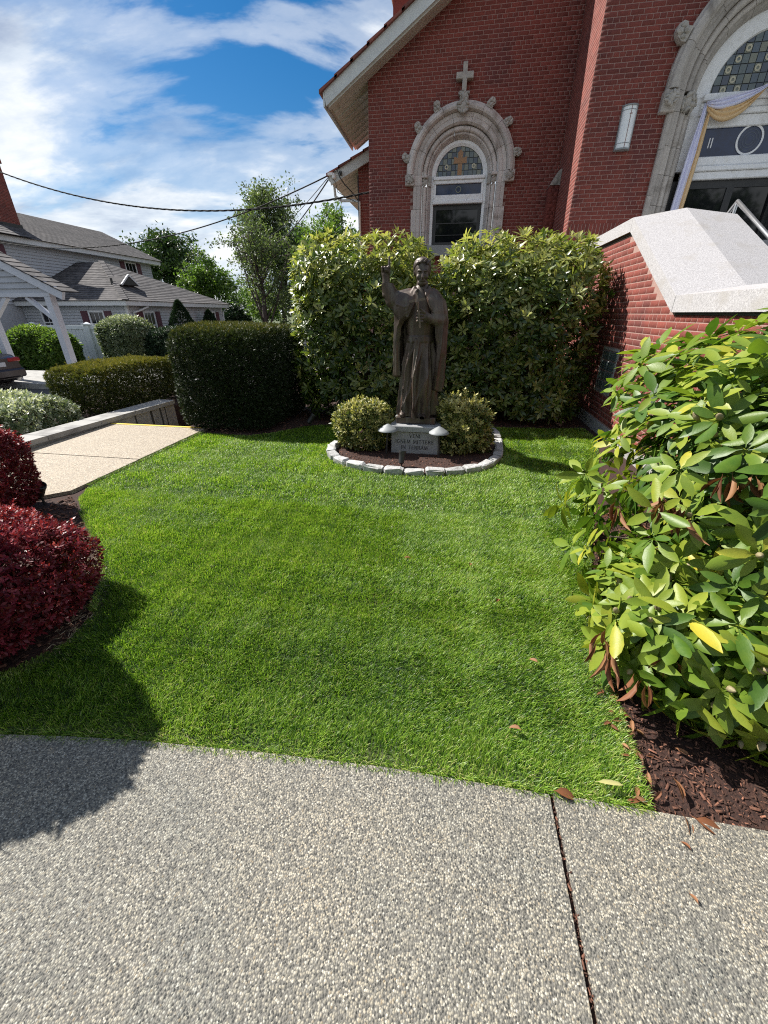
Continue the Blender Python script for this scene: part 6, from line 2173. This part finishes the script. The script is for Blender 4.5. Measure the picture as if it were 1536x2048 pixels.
# ------------------------------------------------------------------ carport with white posts
CP = thing('carport', 'white posted carport with grey siding gable at the edge of the parking lot', 'carport', (-13.5, 12.5, -0.6))
cy = 11.5
PW = M('carport_paint', (0.56, 0.58, 0.63), (0.50, 0.52, 0.57), 4, 0.6)
for x in (-14.45, -12.12):
    MB().box((x - 0.10, cy - 0.1, -0.66), (x + 0.10, cy + 0.1, 1.93)).build('post', PW, CP)
for y in (cy,):
    MB().beam((-12.92, y, 1.93), (-12.16, y, 1.30), 0.10, 0.13, (0, 1, 0)).build('brace', PW, CP)
    MB().beam((-13.65, y, 1.93), (-14.41, y, 1.30), 0.10, 0.13, (0, 1, 0)).build('brace', PW, CP)
    MB().beam((-15.24, y, 1.93), (-14.48, y, 1.30), 0.10, 0.13, (0, 1, 0)).build('brace', PW, CP)
MB().box((-19.0, cy - 0.11, 1.935), (-12.0, cy + 0.11, 2.03)).build('beam', PW, CP)
axz = lambda x: 2.03 + 0.47 * (-11.75 - x) if x > -15.3 else 2.03 + 0.47 * 3.55 - 0.47 * (-15.3 - x)
clapboards(CP, 'x', cy - 0.05, -18.6, -12.0, 2.0, 3.6, top=lambda z: (-15.3 - max(0, (axz(-15.3) - z)) / 0.47, -15.3 + max(0, (axz(-15.3) - z)) / 0.47), pitch=0.155)
MB().prism([(-12.0, cy - 0.04, 2.0), (-18.6, cy - 0.04, 2.0), (-15.3, cy - 0.04, 3.6)], (0, 0.1, 0)).build('gable', SID, CP)
MB().beam((-11.5, cy - 0.12, 1.96), (-15.35, cy - 0.12, 3.77), 0.10, 0.24, (0, 0, 1)).beam((-19.1, cy - 0.12, 1.96), (-15.25, cy - 0.12, 3.77), 0.10, 0.24, (0, 0, 1)).build('rake_board', PW, CP)
shingle_roof(CP, [(-11.45, cy - 0.2, 2.05), (-11.45, cy + 0.4, 2.05), (-15.3, cy + 0.4, 3.87), (-15.3, cy - 0.2, 3.87)], 14)
shingle_roof(CP, [(-19.15, cy + 0.4, 2.05), (-19.15, cy - 0.2, 2.05), (-15.3, cy - 0.2, 3.87), (-15.3, cy + 0.4, 3.87)], 14)
kw = sheet('pavement', [(-16.5, 11.0), (-9.9, 11.0), (-9.9, 13.6), (-16.5, 13.6)], -0.50, MAT['concrete'], depth=0.2)
kb2 = MB().box((-16.5, 10.84, -0.7), (-9.9, 11.0, -0.495)).build('kerb', MAT['concrete'])
kb2['kind'] = 'structure'

# ------------------------------------------------------------------ parked car
def car(x, y, z, rz):
    t = thing('parked_car', 'dark brown sedan parked under the carport with its tail light in view', 'car', (x, y, z))
    t.rotation_euler = (0, 0, rz)
    PA = M('car_paint', (0.045, 0.036, 0.036), (0.05, 0.04, 0.04), 2, 0.25, metal=0.4)
    # body: cross sections along the length (local +x is the tail)
    secs = [(-2.35, .62, .30, .62), (-2.2, .80, .22, .74), (-1.6, .90, .20, .86), (-0.8, .92, .20, .95), (0.4, .92, .20, .97), (1.5, .91, .20, 1.02), (2.1, .86, .24, 1.02), (2.33, .74, .34, .92)]
    V, F = [], []
    ring_ = lambda hw, z0, z1: [(-hw * .92, z0), (-hw, z0 + .14), (-hw, z0 + (z1 - z0) * .62), (-hw * .93, z1 - .04), (-hw * .78, z1), (hw * .78, z1), (hw * .93, z1 - .04), (hw, z0 + (z1 - z0) * .62), (hw, z0 + .14), (hw * .92, z0)]
    for (xx, hw, z0, z1) in secs:
        V += [(xx, a, b) for a, b in ring_(hw, z0, z1)]
    for i in range(len(secs) - 1):
        for j in range(10):
            F.append((i * 10 + j, i * 10 + (j + 1) % 10, i * 10 + 10 + (j + 1) % 10, i * 10 + 10 + j))
    F += [tuple(range(10)), tuple((len(secs) - 1) * 10 + j for j in range(10))]

    def put(mb, nm, mt, sm=False):
        o_ = link(nm, mb.mesh(nm, mt, sm), None)
        o_.parent = t
        o_.location = (0, 0, 0)
        return o_
    put(MB().add(V, F), 'body', PA, 40)
    cab = [(-1.15, .80, .93, .96), (-0.35, .70, .95, 1.40), (0.75, .70, .96, 1.42), (1.65, .78, .98, 1.04)]
    V, F = [], []
    for (xx, hw, z0, z1) in cab:
        V += [(xx, -.84, z0), (xx, -hw, z1), (xx, hw, z1), (xx, .84, z0)]
    for i in range(3):
        for j in range(4):
            F.append((i * 4 + j, i * 4 + (j + 1) % 4, i * 4 + 4 + (j + 1) % 4, i * 4 + 4 + j))
    F += [(0, 1, 2, 3), (12, 13, 14, 15)]
    put(MB().add(V, F), 'cabin', PA, 20)
    put(MB().quad((0.83, -.62, 1.37), (0.83, .62, 1.37), (1.62, .68, 1.06), (1.62, -.68, 1.06)), 'rear_window', MAT['dark_glass'])
    for s in (-1, 1):
        put(MB().add([(-.3, s * .735, 1.34), (.7, s * .735, 1.36), (1.2, s * .80, 1.04), (-.95, s * .84, 1.0)], [(0, 1, 2, 3)]), 'side_window', MAT['dark_glass'])
        put(MB().rbox((2.05, s * .58 - .2, .80), (2.345, s * .58 + .22, .93), .03), 'taillight', M('red_lens', (0.28, 0.012, 0.012), None, 3, 0.2))
        for xx in (-1.45, 1.4):
            w_ = put(MB().lathe([(.2, -.1), (.32, -.1), (.335, -.06), (.335, .06), (.32, .1), (.2, .1)], (xx, s * .80, .335), 22, Matrix.Rotation(rad(90), 4, 'X')), 'wheel', MAT['dark_metal'], 40)
            put(MB().lathe([(.02, -.08), (.2, -.09), (.215, -.05), (.215, .05), (.2, .09), (.02, .08)], (xx, s * .81, .335), 14, Matrix.Rotation(rad(90), 4, 'X')), 'rim', MAT['steel'], 40)
    put(MB().rbox((2.2, -.80, .36), (2.42, .80, .62), .05), 'bumper', PA)
    put(MB().box((2.34, -.26, .70), (2.372, .26, .82)), 'licence_plate', TRIM)
    put(MB().tube([(2.3, -.5, .3), (2.44, -.5, .3)], .035, 8), 'exhaust_pipe', MAT['steel'])


car(-15.85, 10.2, -0.655, rad(2))

# ------------------------------------------------------------------ wires
def wire(name, label, p, q, sag, r, cat='cable', twist=0, n=40):
    p, q = Vector(p), Vector(q)
    mb = MB()
    base = [p.lerp(q, i / n) + Vector((0, 0, -sag * 4 * (i / n) * (1 - i / n))) for i in range(n + 1)]
    if twist:
        N = n * 6
        base = [p.lerp(q, i / N) + Vector((0, 0, -sag * 4 * (i / N) * (1 - i / N))) for i in range(N + 1)]
        for k in range(3):
            pts = []
            for i, b in enumerate(base):
                a = 2 * math.pi * (i / 14.0 + k / 3)
                pts.append(b + Vector((0, math.cos(a), math.sin(a))) * r * 0.8)
            mb.tube(pts, r * 0.62, 5)
    else:
        mb.tube(base, r, 5)
    o = mb.build(name, MAT['cable'], None, smooth=True)
    tag(o, label, cat)


wire('power_cable', 'thick twisted black power cable sagging across the sky to the church corner', (-2.42, 12.6, 4.32), (-17.5, 15.8, 6.3), 0.80, 0.018, twist=1)
wire('overhead_wire', 'single wire running from the church eave down to the grey house', (-3.95, 14.0, 5.06), (-22.4, 17.4, 4.75), 1.15, 0.018)
wire('overhead_wire', 'thicker one of the paired wires dropping behind the tall tree', (-3.95, 14.05, 5.04), (-14.5, 34.0, 6.2), 0.35, 0.02)
wire('overhead_wire', 'thinner one of the paired wires dropping behind the tall tree', (-3.95, 14.1, 5.10), (-15.5, 34.5, 6.6), 0.3, 0.011)
wire('hanging_wire', 'thin wire hanging straight down from the aisle gutter', (-3.72, 14.2, 4.55), (-3.62, 14.2, 3.2), 0.0, 0.006, n=4)
ins = thing('service_bracket', 'white cable bracket with drooping black leads on the aisle eave corner', 'bracket', (-3.9, 13.85, 5.0))
MB().lathe([(0.03, 0), (0.06, 0.02), (0.06, 0.10), (0.03, 0.12)], (-3.80, 13.86, 4.92), 12).box((-3.97, 13.8, 5.0), (-3.82, 13.9, 5.06)).build('insulator', MAT['white_paint'], ins)
MB().tube([(-3.78, 13.85, 5.08), (-3.68, 13.82, 5.10), (-3.62, 13.82, 4.95), (-3.5, 13.85, 4.80), (-3.3, 13.95, 4.62), (-3.14, 14.0, 4.45)], 0.014, 6).tube([(-3.86, 13.85, 4.95), (-3.75, 13.83, 4.85), (-3.7, 13.83, 4.62), (-3.5, 13.9, 4.52), (-3.2, 13.98, 4.4)], 0.008, 5).build('drip_loop', MAT['dark_metal'], ins, smooth=True)

# ------------------------------------------------------------------ trees
LEAFM = {
    'dense': LM('maple_leaf', [(0, (0.012, 0.032, 0.008)), (.5, (0.030, 0.066, 0.014)), (1, (0.075, 0.12, 0.024))], 0.5, 0.2, 0.4),
    'mid': LM('birch_leaf', [(0, (0.022, 0.05, 0.010)), (.5, (0.075, 0.14, 0.024)), (1, (0.16, 0.23, 0.045))], 0.5, 0.36, 0.4),
    'grey': LM('poplar_leaf', [(0, (0.035, 0.055, 0.022)), (.5, (0.08, 0.115, 0.045)), (1, (0.17, 0.21, 0.09))], 0.5, 0.35, 0.4),
    'spruce': LM('spruce_needles', [(0, (0.006, 0.018, 0.008)), (.5, (0.014, 0.034, 0.012)), (1, (0.03, 0.06, 0.02))], 0.6, 0.1, 0.3)}
BARK = M('tree_bark', (0.06, 0.05, 0.042), (0.035, 0.03, 0.026), 8, 0.95, 0.4, 30)
RBARK = M('reddish_bark', (0.085, 0.062, 0.055), (0.05, 0.038, 0.034), 8, 0.95, 0.4, 30)


def tree(name, label, base, height, crown, trunk_r, nleaf, lsize, mat, seed, nlimb=14, ntwig=9, fork=0.28, nclump=60, bark=BARK, vase=False, clump_r=0.16, cat='tree', group='trees behind the grey house'):
    """base (x,y,z); crown (cz above base, rx, ry, rz); limbs grow to points in the crown, twigs off the limbs, leaves round the twig ends"""
    rr = random.Random(seed)
    g = np.random.default_rng(seed)
    t = thing(name, label, cat, base, group)
    b = Vector(base)
    cz0, rx, ry, rz_ = crown
    cc = b + Vector((0, 0, cz0))
    mb = MB()
    top = cc + Vector((rr.uniform(-.1, .1) * rx, rr.uniform(-.1, .1) * ry, rz_ * 0.55))
    tp = [b + Vector((0, 0, -0.3)), b.lerp(top, 0.25) + Vector((rr.uniform(-.15, .15), 0, 0)), b.lerp(top, 0.5) + Vector((rr.uniform(-.25, .25), 0, 0)), b.lerp(top, 0.75), top]
    mb.tube(tp, [trunk_r * 1.25, trunk_r, trunk_r * .75, trunk_r * .45, trunk_r * .15], 8)
    mb.build('trunk', bark, t, smooth=True)
    mb = MB()
    ends = []
    for k in range(nlimb):
        s = fork + (0.95 - fork) * k / nlimb
        i = min(int(s * 4), 3)
        st = tp[i].lerp(tp[i + 1], s * 4 - i)
        a = k * 2.4 + rr.uniform(-.5, .5)
        u = rr.uniform(-0.35, 0.95) if not vase else rr.uniform(0.2, 1.0)
        rad_ = math.sqrt(max(0.05, 1 - u * u)) * rr.uniform(0.72, 1.0)
        en = cc + Vector((rx * rad_ * math.cos(a), ry * rad_ * math.sin(a), rz_ * u * rr.uniform(0.8, 1.0)))
        md = st.lerp(en, 0.5) + Vector((rr.uniform(-.2, .2), rr.uniform(-.2, .2), 0.10 * (en - st).length if not vase else -0.06 * (en - st).length))
        r0 = trunk_r * (0.5 - 0.3 * s)
        mb.tube([st, st.lerp(md, 0.5) + Vector((0, 0, 0.03)), md, md.lerp(en, 0.5), en], [r0, r0 * .8, r0 * .6, r0 * .35, r0 * .1], 5)
        for j in range(ntwig):
            s2 = rr.uniform(0.3, 1.0)
            p = st.lerp(md, s2 * 2) if s2 < .5 else md.lerp(en, s2 * 2 - 1)
            d = Vector((rr.gauss(0, 1), rr.gauss(0, 1), rr.gauss(0.35, .7))).normalized() * rr.uniform(.12, .3) * (rx + rz_) * 0.5
            q = p + d
            mb.tube([p, p.lerp(q, .5) + Vector((0, 0, .04)), q], [r0 * .25 + .008, r0 * .15 + .006, .004], 3, cap=False)
            ends.append(q[:])
    mb.build('limb', bark, t, smooth=True)
    # leaf clumps: on the twig ends and spread through the crown
    D = g.normal(size=(nclump, 3)); D /= np.linalg.norm(D, axis=1, keepdims=True)
    Q = D * (g.random((nclump, 1)) ** 0.38) * np.array((rx, ry, rz_)) * (1 + 0.16 * g.normal(size=(nclump, 1))) + np.array(cc)
    C = np.concatenate([Q, np.array(ends)])
    ci = g.integers(0, len(C), nleaf)
    cr = clump_r * (rx + rz_) * 0.5 * g.uniform(0.55, 1.3, len(C))
    P = C[ci] + g.normal(size=(nleaf, 3)) * cr[ci][:, None] * np.array((0.62, .62, .5))
    P = P[P[:, 2] > b.z + 0.15]
    n = len(P)
    ct = g.normal(0.5, 0.16, len(C))
    tint = np.clip(ct[ci[:n]] + g.normal(0, .14, n), 0, 1)
    d = g.normal(size=(n, 3)); d[:, 2] -= 0.2
    nn = g.normal(size=(n, 3)) + np.array([0, 0, 0.8])
    o = link('crown', scatter_mesh('crown', SMALL[0], SMALL[1], frames(d, nn), P, lsize * g.uniform(.6, 1.3, n), tint, mat, False), t)
    o['kind'] = 'stuff'
    return t


gz_ = -0.7
tree('maple_tree', 'round dense dark green tree rising behind the grey house roof', (-34.6, 49.0, gz_), 10, (7.6, 4.3, 4.3, 3.2), 0.3, 15000, 0.34, LEAFM['dense'], 1, nclump=150)
tree('birch_tree', 'lighter green rounded tree in front of the dark round tree', (-25.7, 43.0, gz_), 7, (4.3, 3.0, 3.0, 3.2), 0.18, 9000, 0.28, LEAFM['mid'], 2, nclump=90)
tree('poplar_tree', 'small grey leaved tree showing between the two green trees', (-29.5, 47.5, gz_), 8, (5.6, 2.2, 2.2, 3.2), 0.14, 2600, 0.25, LEAFM['grey'], 3, nclump=40)
tree('ash_tree', 'sparse upright tree with bare dark limbs above the yew hedge', (-14.6, 31.5, gz_), 9, (5.2, 3.3, 3.0, 3.2), 0.18, 5600, 0.20, LEAFM['grey'], 14, nlimb=20, ntwig=14, nclump=10, bark=RBARK, vase=True, fork=0.10, clump_r=0.10)
tree('elm_tree', 'tallest open crowned tree under the crossing wires', (-15.6, 37.5, gz_), 12.5, (7.0, 3.5, 3.0, 4.7), 0.2, 21000, 0.23, LEAFM['grey'], 5, nlimb=20, ntwig=14, nclump=120, bark=RBARK, fork=0.2, clump_r=0.12)
tree('oak_tree', 'bright green tree between the tallest tree and the church', (-9.9, 32.5, gz_), 9, (5.9, 2.5, 2.5, 3.1), 0.2, 8600, 0.23, LEAFM['mid'], 6, nclump=80)
tree('oak_tree', 'low bright green tree showing beside the church above the rhododendron', (-7.0, 31.0, gz_), 8, (4.7, 2.2, 2.2, 2.6), 0.18, 6500, 0.22, LEAFM['mid'], 16, nclump=60)
tree('cherry_tree', 'small light green tree beyond the yew hedge near the house corner', (-17.6, 38.0, gz_), 5, (2.4, 2.2, 2.2, 1.9), 0.1, 5200, 0.22, LEAFM['mid'], 7, nclump=50)
tree('cedar_tree', 'dark low evergreen tree just beyond the house corner', (-18.3, 33.5, gz_), 4, (1.3, 1.6, 1.6, 1.7), 0.12, 5200, 0.22, LEAFM['spruce'], 8, nclump=50)
tree('cherry_tree', 'grey green bushy tree beyond the yew hedge behind the rhododendron', (-11.2, 34.0, gz_), 6, (2.9, 3.6, 2.6, 2.6), 0.14, 9000, 0.22, LEAFM['grey'], 17, nclump=80)
FARL = ['the leftmost one', 'second from the left', 'behind the maple', 'behind the house corner', 'behind the bare ash', 'behind the tall elm', 'nearest the church']
for k, (x, y, s) in enumerate([(-60, 90, 1.3), (-48, 95, 1.1), (-38, 92, 1.25), (-27, 88, 1.0), (-17, 84, 1.15), (-7, 90, 1.2), (4, 95, 1.1)]):
    tree('distant_tree', 'distant green tree in the far row, ' + FARL[k], (x, y, gz_), 8 * s, (3.6 * s, 5.2 * s, 3 * s, 3.6 * s), 0.25, 3600, 0.5, LEAFM['mid' if k % 2 else 'dense'], 30 + k, nlimb=8, ntwig=4, nclump=60, group='far row of trees')


for k, (x, y, h, lab) in enumerate(((-13, -17, 11, 'leafy street tree across the road opposite the red barberries'), (-3, -20, 12, 'leafy street tree across the road opposite the statue'), (7, -18, 11, 'leafy street tree across the road opposite the doorway'), (17, -21, 12, 'leafy street tree across the road opposite the far side of the church'))):
    tree('street_tree', lab, (x, y, -0.15), h, (h * 0.6, 4.8, 4.2, h * 0.36), 0.25, 7000, 0.42, LEAFM['dense' if k % 2 else 'mid'], 60 + k, nlimb=10, ntwig=6, nclump=110, group='street trees across the road')


def conifer(name, label, base, h, r, n, seed):
    g = np.random.default_rng(seed)
    t = thing(name, label, 'tree', base, 'dwarf spruces against the house wall')
    MB().tube([base, (base[0], base[1], base[2] + h * .8)], [.06, .02], 6).build('trunk', BARK, t)
    z = g.random(n) ** 1.3
    a = g.uniform(0, 6.283, n)
    rr_ = r * (1 - z) ** 0.8 * g.uniform(.82, 1.05, n)
    P = np.stack([base[0] + rr_ * np.cos(a), base[1] + rr_ * np.sin(a), base[2] + z * h], 1)
    d = np.stack([np.cos(a), np.sin(a), np.full(n, .6)], 1) + g.normal(0, .3, (n, 3))
    o = link('crown', scatter_mesh('crown', SPRIG[0], SPRIG[1], frames(d, g.normal(size=(n, 3))), P, .12 * g.uniform(.7, 1.3, n), np.clip(g.normal(.5, .2, n), 0, 1), LEAFM['spruce'], False), t)
    o['kind'] = 'stuff'


conifer('dwarf_spruce', 'pointed dark dwarf spruce under the side windows of the grey house', (-15.1, 21.9, -0.65), 2.75, 1.25, 5200, 1)
conifer('dwarf_spruce', 'second smaller dwarf spruce nearer the far corner of the house', (-15.9, 26.0, -0.65), 2.3, 1.1, 4200, 2)


def house_shrub(label, c, r, n, size, seed, mat=None, tmpl=TUFT, top=0.35, base=0.5):
    hedge('garden_shrub', label, c, r, n, size, mat or LEAFM['mid'], tmpl, p=2.4, bump=0.18, bs=2.2, seed=seed, cat='shrub', zmin=-0.6, top=top, base=base, axis_z=(tmpl is TUFT), nstem=14, tsd=0.2, group='shrubs in front of the house')


house_shrub('light green leafy shrub behind the carport post by the white fence', (-17.9, 15.6, -0.05), (1.45, 0.9, 0.85), 3000, 0.13, 21)
house_shrub('smaller light green shrub just right of the carport post', (-16.9, 15.5, -0.1), (0.75, 0.7, 0.85), 1800, 0.13, 22)
house_shrub('tall twiggy flowering shrub in front of the white fence end', (-14.85, 17.3, 0.2), (1.25, 0.9, 1.1), 3000, 0.10, 23, MAT['silver'], TUFT, 0.35, 0.28)
house_shrub('dark rounded shrub between the twiggy shrub and the yew hedge', (-12.9, 17.8, -0.05), (1.2, 0.9, 0.85), 2600, 0.10, 24, LEAFM['spruce'])
